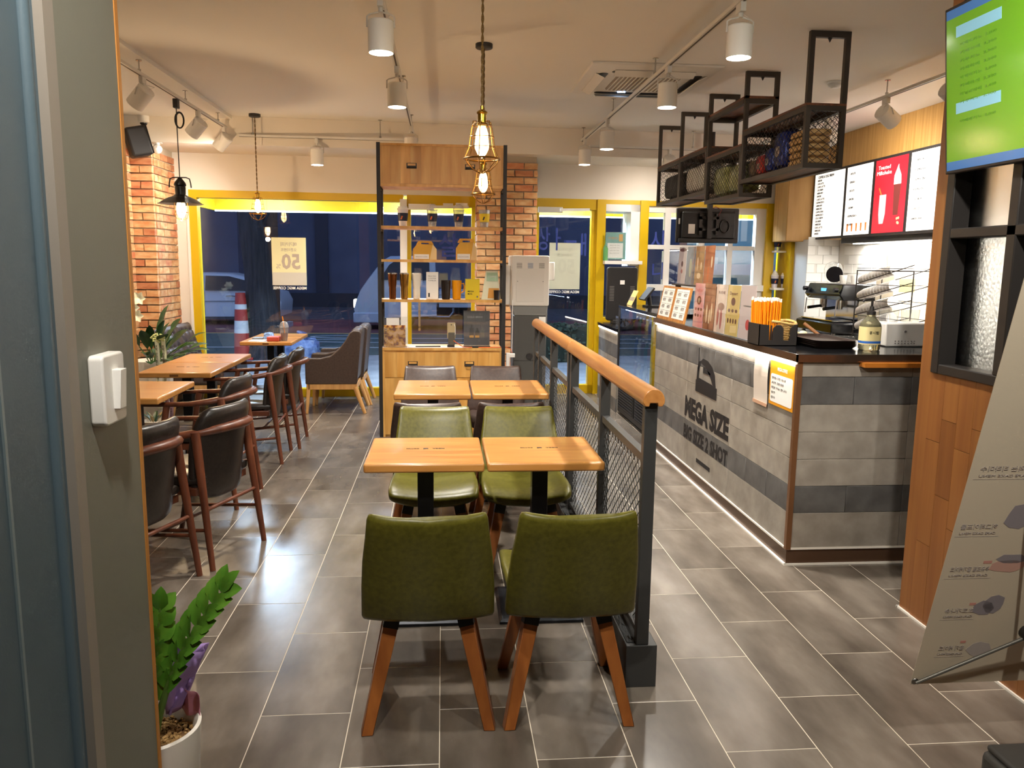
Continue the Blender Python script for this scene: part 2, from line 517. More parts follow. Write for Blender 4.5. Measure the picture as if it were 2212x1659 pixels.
# pick-up window and kitchen windows
win2 = struct(ypart('window_2', M_yellow, None, (1.76, 1.86, 8.98, 9.14, 0, 2.25), (1.86, 2.27, 9.0, 9.12, 2.20, 2.25), (2.27, 2.37, 8.98, 9.14, 0, 2.25), (1.86, 2.27, 9.0, 9.12, 0, .9)))
ypart('window_reveal', M_wpaint, win2, (2.16, 2.27, 9.0, 9.4, 1.5, 2.2), (1.86, 2.27, 9.0, 9.4, 2.12, 2.2))
ypart('window_sill', M_wpaint, win2, (1.84, 2.28, 8.86, 9.1, 1.52, 1.56))
ypart('window_pane', M_glass, win2, (1.86, 2.16, 9.2, 9.206, .9, 2.12))
win3 = struct(ypart('window_3', M_yellow, None, (2.37, 3.82, 9.0, 9.12, 2.19, 2.25), (3.82, 3.93, 8.98, 9.14, 0, 2.25), (2.37, 3.82, 9.0, 9.12, 0, .95)))
WM = M_wpaint
ypart('sash_frame', WM, win3, (2.37, 3.82, 9.03, 9.1, 2.12, 2.19), (2.37, 3.82, 9.03, 9.1, 1.70, 1.75), (2.37, 3.82, 8.98, 9.12, 1.22, 1.29), (2.37, 3.82, 9.03, 9.1, .95, 1.0))
for xa, xb in ((2.58, 2.65), (3.0, 3.07), (3.36, 3.42), (3.70, 3.82)):
    ypart('mullion', WM, win3, (xa, xb, 9.02, 9.11, .95, 2.19))
xs = [(2.37, 2.58), (2.65, 3.0), (3.07, 3.36), (3.42, 3.70)]
for xa, xb in xs:
    for za, zb in ((.99, 1.22), (1.29, 1.70), (1.75, 2.12)):
        ypart('window_pane', M_glass, win3, (xa, xb, 9.06, 9.066, za, zb))
win4 = struct(ypart('window_4', M_yellow, None, (3.93, 4.12, 9.0, 9.12, 2.19, 2.25), (4.03, 4.12, 8.75, 9.14, 0, 2.25)))
ypart('window_pane', M_glass, win4, (3.93, 4.03, 9.09, 9.096, 0, 2.19))
ypart('niche_shelf', M_wpaint, win4, (3.90, 4.09, 8.86, 9.04, 1.68, 1.70)); ypart('niche_shelf', M_wpaint, win4, (3.90, 4.09, 8.86, 9.04, 1.24, 1.265))

# white subway tiles: stub wall and right wall ---------------------
M_sub = mat('white_subway_tile', '#e6e4df', .15, coat=.3)
stub = struct(MB().box(4.08, 4.45, 8.74, 9.3, 0, 1.82).build('wall_kitchen', MATS['tile_joint']))
def subway(parent, n0, n1, z0, rows, fixed, axis):
    pr = None
    for r_ in range(rows):
        for q in range(n0, n1):
            a = q * .2 + (.1 if r_ % 2 else 0)
            if pr is None:
                b = MB()
                b.box(-.0985, .0985, -.004, .004, -.0485, .0485) if axis == 'x' else b.box(-.004, .004, -.0985, .0985, -.0485, .0485)
                o = pr = b.build('wall_tile', M_sub, parent, bevel=.002, seg=1)
            else:
                o = pr.copy(); COL.objects.link(o)
            o.location = (a, fixed, z0 + r_ * .1) if axis == 'x' else (fixed, a, z0 + r_ * .1)
subway(wr, 25, 43, 1.0, 9, 4.447, 'y')
pr = None
for r_ in range(9):
    for xx in ((4.17, 4.355) if r_ % 2 == 0 else (4.125, 4.265, 4.40)):
        w_ = .18 if r_ % 2 == 0 else (.14 if xx == 4.265 else .09)
        bx('wall_tile', M_sub, xx - w_ / 2 + .0015, xx + w_ / 2 - .0015, 8.732, 8.742, .95 + r_ * .1 + .0015, 1.05 + r_ * .1 - .0015, stub, bevel=.002, seg=1)

# wood-veneer bulkhead above the back counter ----------------------
bulk = struct(MB().box(4.18, 4.45, 4.6, 9.28, 1.82, 2.9).build('trim_2', M_oakpanel))
blk = struct(MB().box(3.87, 4.45, 8.86, 9.24, 1.80, 2.9).build('trim_3', M_oakpanel, bevel=.01))
bx('black_strip', M_black, 4.19, 4.44, 5.0, 8.2, 1.765, 1.82, bulk)  # black strip under the bulkhead, above the lamp bar
# ================================================================ service counter
cnt = thing('service_counter', 'grey stone-tiled service counter with black lettering and a light strip', 'counter', (1.75, 3.76, 0))
MB().box(1.765, 2.4, 3.775, 6.42, 0, 1.05).box(2.4, 2.9, 3.775, 4.3, 0, 1.05).build('carcass', mat('tile_adhesive', '#a8a297', .9), cnt)
rows = [(1.052, .976, 0), (.976, .836, 1), (.836, .696, 0), (.696, .556, 0), (.556, .416, 0), (.416, .276, 1), (.276, .085, 0)]
protos = {}
def ctile(x0, x1, y0, y1, z0, z1, dark, ax):
    g = .0009
    k = (round(x1 - x0, 3), round(y1 - y0, 3), round(z1 - z0, 3), dark)
    if k not in protos:
        hx, hy, hz = (x1 - x0) / 2 - (g if ax == 'x' else 0), (y1 - y0) / 2 - (g if ax == 'y' else 0), (z1 - z0) / 2 - g
        L_ = cnt.location; o = MB().box(L_.x - hx, L_.x + hx, L_.y - hy, L_.y + hy, -hz, hz).build('wall_tile', M_ctD if dark else M_ctL, cnt, bevel=.0015, seg=1); protos[k] = o
    else:
        o = protos[k].copy(); COL.objects.link(o)
    o.location = Vector(((x0 + x1) / 2, (y0 + y1) / 2, (z0 + z1) / 2)) - Vector(cnt.location)
for zt, zb, dk in rows:
    ys = [3.765 + .3 * i for i in range(9)] + [6.42]
    if not dk: ys = [3.765, 4.65, 5.535, 6.42]
    for a, b in zip(ys, ys[1:]): ctile(1.75, 1.765, a, b, zb, zt, dk, 'y')
    for a, b in (((1.765, 2.045), (2.045, 2.345), (2.345, 2.645), (2.645, 2.9)) if dk else ((1.765, 2.345), (2.345, 2.9))): ctile(a, b, 3.76, 3.775, zb, zt, dk, 'x')
bx('corner_trim', M_bronze, 1.742, 1.768, 3.752, 3.778, .085, 1.052, cnt)
MB().box(1.752, 2.4, 3.765, 6.42, 0, .085).box(2.4, 2.9, 3.765, 4.3, 0, .085).build('toe_kick', mat('toe_kick_steel', '#5d4534', .25, .35), cnt)
M_caulk = mat('white_sealant', '#e9e2d6', .6)
MB().box(1.738, 1.752, 3.752, 6.42, 0, .008).box(1.74, 2.9, 3.751, 3.765, 0, .008).box(1.744, 1.752, 3.756, 6.42, .083, .093).box(1.744, 2.9, 3.755, 3.762, .083, .093).build('sealant_line', M_caulk, cnt)
bx('light_strip', M_led, 1.737, 1.747, 3.775, 6.40, 1.036, 1.048, cnt)
bx('wood_ledge', mat('ledge_wood', '#b06a24', .4), 2.06, 2.9, 3.70, 3.757, 1.030, 1.052, cnt)
light('AREA', 'counter_strip_light', (1.725, 5.09, 1.03), 1.7, NEUT, shape='RECTANGLE', size=2.6, size_y=.03, aim=(1.76, 5.09, .7))
xt = 1.7488; U = (0, -1, 0); V = (0, 0, 1)
text('MEGA SIZE', 'lettering', M_print, cnt, (xt, 5.107, .515), U, V, .152, .893, bold=.055)
text('BIG SIZE 2 SHOT', 'lettering', M_print, cnt, (xt, 5.109, .331), U, V, .104, .90, bold=.04)
fnS = lambda u, v, d: (xt - d, u, v)
b = MB().box(xt - .0008, xt, 4.965, 5.248, .168, .196)
b.build('lettering_dash', M_print, cnt)
# bag emblem: stem, handle bag with a leaf cut-out
emb = MB()
bag = [(5.335, .70), (5.31, .775), (5.31, .84), (5.285, .875), (5.22, .895), (5.12, .89), (5.03, .865), (4.965, .82), (4.945, .775), (4.935, .70), (4.905, .69), (4.905, .655), (5.335, .655)]
emb.prism([(5.335, .655), (5.335, .735), (4.905, .735), (4.905, .655)], fnS, 0, .0008)
emb.prism([(5.32, .735), (5.31, .82), (5.28, .865), (5.24, .875), (5.265, .82), (5.275, .735)], fnS, 0, .0008)
emb.prism([(5.24, .875), (5.20, .895), (5.10, .89), (5.01, .86), (4.955, .815), (4.93, .735), (4.98, .735), (5.04, .79), (5.15, .845), (5.24, .86)], fnS, 0, .0008)
emb.prism([(5.275, .735), (5.275, .755), (5.0, .745), (4.98, .735)], fnS, 0, .0008)
emb.prism([(5.19, .80), (5.05, .80), (5.03, .812), (5.19, .84)], fnS, 0, .0008)
emb.prism([(5.292, .80), (5.275, .80), (5.285, .96), (5.300, .96)], fnS, 0, .0008)
emb.build('emblem', M_print, cnt)

top = thing('counter_worktop', 'glossy black stone worktop with a bronze edge on the service counter', 'worktop', (1.75, 3.76, 1.05))
M_top = mat('black_granite', '#141416', .12)
MB().box(1.735, 2.42, 3.745, 6.44, 1.056, 1.09).box(2.42, 2.95, 3.745, 4.32, 1.056, 1.09).build('slab', M_top, top, bevel=.002)
MB().box(1.728, 1.736, 3.738, 6.44, 1.052, 1.0885).box(1.728, 2.95, 3.738, 3.746, 1.052, 1.0885).build('metal_edge', mat('edge_steel', '#8a7462', .18, .9), top)

# notices stuck on the counter
n1 = thing('hanging_notice', 'blank cream paper strip hanging from the counter edge', 'notice', (1.745, 4.19, .763))
MB().sheet(lambda u, v: (1.742 - .012 * math.sin(v * 3.0) * (1 - v), 4.284 - u * .19, 1.022 - v * .245), 6, 10).build('paper', mat('cream_paper', '#d9cdbf', .8), n1, solid=.001)
bx('lower_edge', mat('tan_paper', '#c79b7c', .8), 1.737, 1.739, 4.094, 4.284, .763, .782, n1)
n2 = thing('orange_notice', 'orange notice with white information panel taped to the counter corner', 'notice', (1.745, 3.93, .82))
bx('sheet', mat('orange_print', '#e59a16', .5), 1.745, 1.7475, 3.787, 4.083, .79, 1.022, n2)
MB().prism(rpoly(3.80, 4.07, .806, .955, .015), lambda u, v, d: (1.7448 - d, u, v), 0, .0005).build('panel', M_paper, n2)
text('MEGA COFFEE', 'lettering', M_paper, n2, (1.7443, 3.93, .985), U, V, .018, .12)
for i, (w, s_) in enumerate(((.17, '영업시간 안내'), (.15, 'AM 08:00'), (.19, '배달 가능 합니다'), (.05, '휴무'), (.05, '감사'))):
    text(s_, 'lettering', M_printg, n2, (1.7438, 4.055 - w / 2, .935 - i * .026), U, V, .012, w)

# ---------------------------------------------------------------- far counter section
fc = thing('pickup_counter', 'low grey tiled pick-up counter beside the yellow window post', 'counter', (1.76, 7.97, 0))
MB().box(1.79, 2.3, 7.98, 8.96, 0, .835).build('carcass', MATS['tile_adhesive'], fc)
for i, (zt, zb) in enumerate(((.835, .70), (.70, .56), (.56, .42), (.42, .28), (.28, .14), (.14, .0))):
    for a, b_ in ((7.98, 8.28), (8.28, 8.58), (8.58, 8.96)):
        bx('wall_tile', M_ctD if i in (1, 5) else M_ctL, 1.775, 1.79, a + .001, b_ - .001, zb + .001, zt - .001, fc, bevel=.0015, seg=1)
bx('worktop', M_top, 1.755, 2.32, 7.96, 8.97, .835, .868, fc, bevel=.002)
bx('light_strip', M_led, 1.765, 1.774, 8.0, 8.94, .815, .83, fc)
# ================================================================ left jamb wall next to the camera
M_jamb = mat('grey_paint', '#757468', .55, bump=.03, bscale=300)
M_jambB = mat('blue_grey_paint', '#53646d', .5, bump=.03, bscale=300)
M_jambL = mat('beige_grey_paint', '#8e857a', .55)
jw = struct(MB().box(-.80, -.605, 1.355, 1.608, 0, 2.9).build('wall_jamb', M_jamb))
bx('jamb_edge', mat('jamb_edge_wood', '#b87a35', .5), -.80, -.603, 1.608, 1.622, 0, 2.9, jw)
bx('jamb_band', M_jambL, -.80, -.60, 1.322, 1.356, 0, 2.9, jw)
MB().box(-.80, -.615, 1.30, 1.322, 0, 2.9).cyl((-.612, 1.281, 0), (-.612, 1.281, 2.9), .011, n=12).box(-.80, -.612, -1.5, 1.281, 0, 2.9).build('door_panel', M_jambB, jw, smooth=True)
bx('panel_rib', mat('pale_edge', '#7f8d90', .4), -.62, -.6085, 1.138, 1.144, 0, 2.9, jw)
sw = thing('light_switch', 'white surface-mounted switch box on the grey jamb', 'switch', (-.605, 1.445, 1.28))
fnX = lambda u, v, d: (-.605 + d, u, v)
MB().prism(rpoly(1.400, 1.492, 1.226, 1.350, .010), fnX, 0, .026).build('switch_box', M_white, sw, bevel=.004, seg=3)
MB().prism([(0, 0), (.012, 0), (.016, .07), (0, .07)], lambda u, v, d: (-.580 + u, d, 1.252 + v), 1.436, 1.462).build('rocker', mat('white_rocker', '#f2efe9', .3), sw, bevel=.001)

# ================================================================ wooden partition on the right
pw = struct(MB().box(2.06, 2.19, .3, 3.226, 0, 1.085).box(2.06, 2.19, .3, 3.226, 2.56, 2.9).box(2.06, 2.19, 3.145, 3.226, 1.085, 2.56).build('wall_partition', M_part))
bx('corner_board', M_part, 2.05, 2.20, 3.15, 3.234, 0, 2.9, pw)
# planks below the window, staggered
ys = [3.15 - .095 * i for i in range(14)]
for i, (a, b_) in enumerate(zip(ys[1:], ys)):
    cuts = [0, .35 + .23 * ((i * 2) % 3) * .5, .80 + .1 * (i % 2), 1.085]
    for z0, z1 in zip(cuts, cuts[1:]):
        bx('plank', M_part, 2.048, 2.06, a + .0008, b_ - .0008, z0 + .001, z1 - .001, pw)
bx('baseboard_line', M_caulk, 2.04, 2.05, 1.0, 3.24, 0, .008, pw)
bx('baseboard_end', M_caulk, 2.04, 2.20, 3.234, 3.244, 0, .008, pw)
M_frame = mat('dark_window_frame', '#2a2725', .45, .2)
pwin = struct(MB().box(2.035, 2.20, 3.095, 3.145, 1.085, 2.56).box(2.035, 2.20, 1.9, 3.095, 1.085, 1.125).box(2.035, 2.20, 1.9, 3.095, 1.635, 1.675).box(2.035, 2.20, 1.9, 3.095, 2.52, 2.56).box(2.035, 2.20, 2.72, 2.77, 1.125, 2.52).box(2.035, 2.20, 2.30, 2.35, 1.125, 2.52).build('window_5', M_frame, bevel=.004, seg=1))
def rglass(name, bump, bscale, kind):
    m = bpy.data.materials.new(name); m.use_nodes = True; nt = m.node_tree; b = nt.nodes['Principled BSDF']
    b.inputs['Base Color'].default_value = (.6, .61, .6, 1); b.inputs['Transmission Weight'].default_value = 1; b.inputs['Roughness'].default_value = .5; b.inputs['IOR'].default_value = 1.2
    tc = nt.nodes.new('ShaderNodeTexCoord')
    if kind == 'v':
        t = nt.nodes.new('ShaderNodeTexVoronoi'); t.inputs['Scale'].default_value = bscale; out = t.outputs['Distance']
    else:
        t = nt.nodes.new('ShaderNodeTexChecker'); t.inputs['Scale'].default_value = bscale; out = t.outputs['Fac']
    nt.links.new(tc.outputs['Object'], t.inputs['Vector'])
    bp = nt.nodes.new('ShaderNodeBump'); bp.inputs['Strength'].default_value = bump; bp.inputs['Distance'].default_value = .006
    nt.links.new(out, bp.inputs['Height']); nt.links.new(bp.outputs['Normal'], b.inputs['Normal'])
    return m
G_ham = rglass('hammered_glass', .5, 70, 'v')
G_rib = rglass('reeded_glass', .5, 60, 'c')
for a, b_ in ((2.77, 3.095), (2.35, 2.72), (1.9, 2.30)):
    bx('window_pane', G_ham, 2.11, 2.12, a, b_, 1.125, 1.635, pwin)
    bx('window_pane', G_rib, 2.11, 2.12, a, b_, 1.675, 2.52, pwin)

# menu screen mounted on the partition, tilted down
tv = thing('menu_screen', 'large wall screen with a green menu tilted down on the wooden partition', 'screen', (2.03, 2.6, 1.88))
ax = Vector((-.10, 0, .995)).normalized(); nrm = Vector((-.995, 0, -.10)).normalized()
fnT = lambda u, v, d: tuple(Vector((1.995, u, 1.885)) + ax * v + nrm * d)
MB().prism([(1.90, 0), (3.10, 0), (3.10, .62), (1.90, .62)], fnT, -.045, 0).build('bezel', M_black, tv, bevel=.004)
M_scr = mat('screen_green', '#5f9a1c', .15, emit='#5d9616', estr=.15, coat=.6)
M_scb = mat('screen_blue', '#3f6fa8', .15, emit='#3a69a5', estr=.16)
M_scl = mat('screen_lightblue', '#7fb4c8', .15, emit='#7ab0c6', estr=.18)
MB().prism([(1.915, .045), (3.088, .045), (3.088, .575), (1.915, .575)], fnT, 0, .001).build('screen_panel', M_scr, tv)
MB().prism([(1.915, .575), (3.088, .575), (3.088, .608), (1.915, .608)], fnT, 0, .001).prism([(1.915, .012), (3.088, .012), (3.088, .045), (1.915, .045)], fnT, 0, .001).build('screen_band', M_scb, tv)
for (u0, u1, v0) in ((2.78, 3.03, .50), (2.78, 3.03, .22), (2.3, 2.6, .50), (2.3, 2.6, .22)):
    MB().prism([(u0, v0), (u1, v0), (u1, v0 + .04), (u0, v0 + .04)], fnT, .001, .0015).build('screen_heading', M_scl, tv)
M_sct = mat('screen_text', '#3d6a12', .3, emit='#3f6d14', estr=.4)
for c0 in (2.78, 2.3):
    for r_ in range(9):
        v = .47 - r_ * .03 if r_ < 8 else .19
        text(random.choice(('카페라떼  3,300', '아메리카노  2,000', '바닐라라떼  3,400', '카푸치노  2,900')), 'screen_line', M_sct, tv, fnT(c0 + .125, v, .0016), (0, -1, 0), tuple(ax), .012, .2)
bx('wall_bracket', M_black, 2.0, 2.06, 2.4, 2.7, 2.05, 2.3, tv)

# X-banner seen from the back
bn = thing('banner_stand', 'cream X-banner stand seen from behind with faint show-through cake pictures', 'banner', (1.75, 2.15, 0))
B0 = Vector((1.454, 2.20, .229)); BU = Vector((1, 0, 0)); BV = Vector((0, -.24, 1)).normalized()
BN = BU.cross(BV).normalized()
if BN.y > 0: BN = -BN
fnB = lambda u, v, d: tuple(B0 + BU * u + BV * v + BN * d)
BW, BH = .60, 1.60
MB().prism([(0, 0), (BW, 0), (BW, BH), (0, BH)], fnB, -.0012, 0).build('banner_sheet', mat('banner_fabric', '#cdbfa6', .75), bn)
M_fa = mat('show_through_grey', '#b3a8a0', .8); M_fb = mat('show_through_violet', '#8f8789', .8); M_fc = mat('show_through_pink', '#c79c8b', .8)
BUr = tuple(-BU)   # mirrored writing: reads from the other side
for (u, v, w, s_) in ((.105, .76, .15, '떠먹는 티라미수'), (.075, .573, .11, '허그레이프롤'), (.085, .428, .12, '우유크림 딸기케이크'), (.09, .279, .09, '초코가나슈'), (.10, .138, .08, '딸기 케이크')):
    if v < .5: bx_ = MB().prism([(u + w * .30, v + .018), (u + w * .52, v + .018), (u + w * .52, v + .027), (u + w * .30, v + .027)], fnB, .0002, .0006).build('show_through_tag', mat('show_through_red', '#c98f80', .8), bn)
    t_ = text(s_, 'show_through_lettering', M_fa, bn, fnB(u, v, .001), BUr, tuple(BV), .017, w)
    t_ = text('CAFE CAKE MENU', 'show_through_lettering', M_fa, bn, fnB(u, v - .022, .001), BUr, tuple(BV), .007, w)
    MB().prism([(u - w * .6, v - .034), (u + w * .6, v - .034), (u + w * .6, v - .033), (u - w * .6, v - .033)], fnB, .0002, .0006).build('show_through_rule', M_fa, bn)
def blob(u, v, rx, ry, m, k=9):
    pts = [(u + rx * math.cos(2 * math.pi * i / k) * random.uniform(.8, 1.1), v + ry * math.sin(2 * math.pi * i / k) * random.uniform(.8, 1.1)) for i in range(k)]
    MB().prism(pts, fnB, .0002, .0006).build('show_through_picture', m, bn)
blob(.20, .86, .055, .06, M_fc, 16); blob(.19, .60, .045, .045, M_fb); blob(.20, .435, .06, .022, M_fc, 14); blob(.205, .46, .05, .016, M_fb, 12); blob(.195, .30, .035, .035, M_fb); blob(.165, .285, .035, .03, M_fb, 7); blob(.19, .13, .04, .03, M_fa, 8)
M_pole = mat('banner_pole', '#77746c', .4, .6)
hub = Vector(fnB(.30, .22, .05))
for (u, v) in ((.012, .012), (BW - .012, .012), (.012, BH - .012), (BW - .012, BH - .012)):
    c = Vector(fnB(u, v, .008))
    MB().cyl(tuple(c), tuple(hub), .0055, n=10).build('pole', M_pole, bn, smooth=True)
    Mr = Matrix((BU, BV, BN)).transposed()
    MB().lathe([(.006, 0), (.011, 0), (.012, .0015), (.011, .003), (.006, .003)], fnB(u, v, 0), 16, Mr).build('grommet', M_steel, bn, smooth=True)
MB().cyl(tuple(hub - BN * .02), tuple(hub + BN * .02), .025, n=16).build('hub', M_black, bn, smooth=True)
MB().cyl(tuple(hub), (1.754, 1.93, .14), .008, n=10).build('rear_leg', M_pole, bn, smooth=True)
MB().box(1.57, 1.95, 1.72, 2.02, 0, .125).build('weighted_base', mat('dark_grey_plastic', '#4b4945', .55), bn, bevel=.02, seg=3, label='dark grey weighted foot box')
bx('base_lid', mat('dark_grey_plastic', '#4b4945', .55), 1.58, 1.94, 1.73, 2.01, .125, .145, bn, bevel=.008)
# ================================================================ tables
M_tab = nmat('table_beech', '#ad7236', '#c48d4b', (1.2, 12, 12), 2.5, 4, .28, .36, .3, .7, rand=.05, coat=.25)
M_tcol = mat('table_column_black', '#141416', .35, .5)
M_tbase = mat('table_base_black', '#26282c', .32, .6)
def make_table(w, d, logo=True, plate=False):
    t = thing('cafe_table', 'x', 'table', (0, 0, 0))
    H = .72
    tp = MB().box(-w / 2, w / 2, -d / 2, d / 2, H - .038, H).build('table_top', M_tab, t, bevel=.009, seg=3)
    bx('column', M_tcol, -.034, .034, -.034, .034, .03, H - .04, t, bevel=.004)
    b = MB(); r0 = [(-.18, -.18, 0), (.18, -.18, 0), (.18, .18, 0), (-.18, .18, 0)]
    b.loft([r0, [(x, y, .012) for x, y, _ in r0], [(x * .93, y * .93, .024) for x, y, _ in r0], [(x * .3, y * .3, .03) for x, y, _ in r0]])
    b.build('base_plate', M_tbase, t, bevel=.002)
    if logo:
        a = text('MEGA', 'printed_logo', M_print, t, (.055, .02, H + .0006), (-1, 0, 0), (0, -1, 0), .012, .052, bold=.03)
        a = text('COFFEE', 'printed_logo', M_print, t, (-.055, .02, H + .0006), (-1, 0, 0), (0, -1, 0), .010, .055, bold=.01)
        MB().prism([(-.010, -.008), (.010, -.008), (.012, .008), (.004, .006), (-.010, .012)], lambda u, v, q: (u, .02 - v, H + q), .0002, .0008).build('printed_emblem', M_print, t)
    if plate:
        bx('edge_plate', mat('engraved_plate', '#6b431c', .5), -.03, .03, -d / 2 - .0008, -d / 2 + .002, H - .028, H - .012, t)
    return t
GT = 'square cafe tables'
def table(x0, x1, y0, y1, label, **k):
    t = make_table(x1 - x0 - .006, y1 - y0 - .006, **k)
    put(t, ((x0 + x1) / 2, (y0 + y1) / 2, 0), 0, label, GT); return t
table(-.32, .168, 3.10, 3.595, 'nearest left wooden table of the middle row, between green chairs')
table(.174, .66, 3.10, 3.595, 'nearest right wooden table of the middle row, beside the railing')
table(-.305, .172, 4.81, 5.40, 'left wooden table of the middle row between brown chairs, before the shelving')
table(.178, .657, 4.81, 5.40, 'right wooden table of the middle row between brown chairs, beside the railing')
table(-2.16, -1.64, 6.37, 6.96, 'wooden table by the left wall, farther of the joined pair, beside the tufted chairs', plate=False)
table(-2.16, -1.64, 5.75, 6.36, 'wooden table by the left wall, nearer of the joined pair, with ribbon plant behind', plate=True)
table(-2.15, -1.635, 4.67, 5.36, 'wooden table at the left cut off by the grey jamb', logo=False)
table(-2.0, -1.49, 7.98, 8.48, 'window table with drink and red box on it', logo=False, plate=True)
table(-2.0, -1.49, 8.485, 8.94, 'small wooden table closest to the window behind the drink table', logo=False)

# ================================================================ shell chairs (green / brown)
M_leg = nmat('leg_beech_orange', '#7f4419', '#985925', (10, 10, 1), 3, 4, .4, None, .3, .7)
M_cap = mat('leg_socket_black', '#161310', .5)
def make_shell(mat_l, mat_piping):
    t = thing('shell_chair', 'x', 'chair')
    # seat: front edge at y=+.24, rear at y=-.2 ; backrest rises from y=-.19 leaning back to y=-.33
    rings = []
    n = 28
    ysec = [(-.200, .55, .012), (-.190, .80, .024), (-.17, .90, .030), (-.1, .96, .033), (.05, 1.0, .034), (.17, 1.0, .034), (.21, .98, .030), (.232, .92, .020), (.238, .82, .010)]
    for y, kw, th in ysec:
        w = .213 * kw
        rings.append([(x, y, .425 + z + .028 * (x / .213) ** 2 - .02 * math.exp(-((y - .02) / .15) ** 2) * (1 - (x / .213) ** 2) + (-.012 if y > .2 else 0)) for x, z in rring(w, th, n, 4)])
    MB().loft(rings).build('seat', mat_l, t, smooth=True, ang=60)
    rings = []
    for k, (z, w, th) in enumerate(((.378, .200, .008), (.382, .210, .020), (.395, .2145, .030), (.50, .211, .030), (.60, .203, .028), (.69, .190, .026), (.735, .183, .023), (.752, .177, .015), (.757, .168, .006))):
        yb = -.205 - .125 * ((z - .39) / .36) ** 1.1 if z > .39 else -.205
        rings.append([(x, yb + y + .030 * (x / .2) ** 2, z + .014 * (x / .18) ** 2 * (1 if z > .7 else 0)) for x, y in rring(w, th, n, 6)])
    back = MB().loft(rings).build('backrest', mat_l, t, smooth=True, ang=60)
    pts = []
    for i in range(13):
        x = -.165 + .33 * i / 12
        pts.append((x, -.332 + .030 * (x / .2) ** 2, .757 + .012 * (x / .18) ** 2))
    MB().tube(pts, .0025, 6).build('piping', mat_piping, back, smooth=True)
    bx('seat_plate', M_cap, -.13, .13, -.16, .13, .378, .396, t)
    for sx in (-1, 1):
        for sy, (tx, ty, fx, fy) in ((-1, (.112, -.11, .20, -.215)), (1, (.115, .10, .195, .185))):
            top = Vector((sx * tx, ty, .39)); ft = Vector((sx * fx, fy, 0))
            d = (ft - top)
            b = MB(); mid = top + d * .16
            b.cyl(tuple(mid), tuple(ft), .034, .027, n=4, rot=0)
            lg = b.build('leg', M_leg, t, bevel=.002, seg=1)
            # leg foot cut level with the floor
            for v in lg.data.vertices:
                if v.co.z < .06: 
                    k_ = v.co.z
                    v.co.z = .0005
            MB().cyl(tuple(top), tuple(mid + d * .012), .0355, .0355, n=4, rot=0).build('leg_socket', M_cap, lg)
    return t
M_green = nmat('olive_leather', '#4e4a15', '#605b1e', (1, 1, 1), 60, 3, .30, .36, .3, .7, bump=.04, spec=.3)
M_brownl = nmat('brown_leather', '#33241e', '#44322a', (1, 1, 1), 60, 3, .33, .40, .3, .7, bump=.05)
g0 = make_shell(M_green, mat('olive_piping', '#8a8542', .4))
b0 = make_shell(M_brownl, mat('brown_piping', '#5a463a', .4))
GG = 'olive leather shell chairs'; GB = 'brown leather shell chairs'
put(g0, (-.05, 2.628, 0), R(.5), 'nearest olive green chair on the left, its back to the camera', GG)
g = copy_tree(g0); put(g, (.416, 2.625, 0), R(-.5), 'nearest olive green chair on the right, its back to the camera, by the railing', GG)
g = copy_tree(g0); put(g, (-.045, 3.815, 0), R(180), 'olive green chair facing the camera behind the nearest left table', GG)
g = copy_tree(g0); put(g, (.396, 3.81, 0), R(180), 'olive green chair facing the camera behind the nearest right table', GG)
put(b0, (-.085, 4.56, 0), R(0), 'brown leather chair back to back with the left green chair', GB)
g = copy_tree(b0); put(g, (.37, 4.56, 0), R(0), 'brown leather chair back to back with the right green chair', GB)
g = copy_tree(b0); put(g, (-.095, 5.49, 0), R(180), 'brown leather chair facing the camera, left one before the shelving', GB)
g = copy_tree(b0); put(g, (.385, 5.49, 0), R(180), 'brown leather chair facing the camera, right one before the shelving', GB)

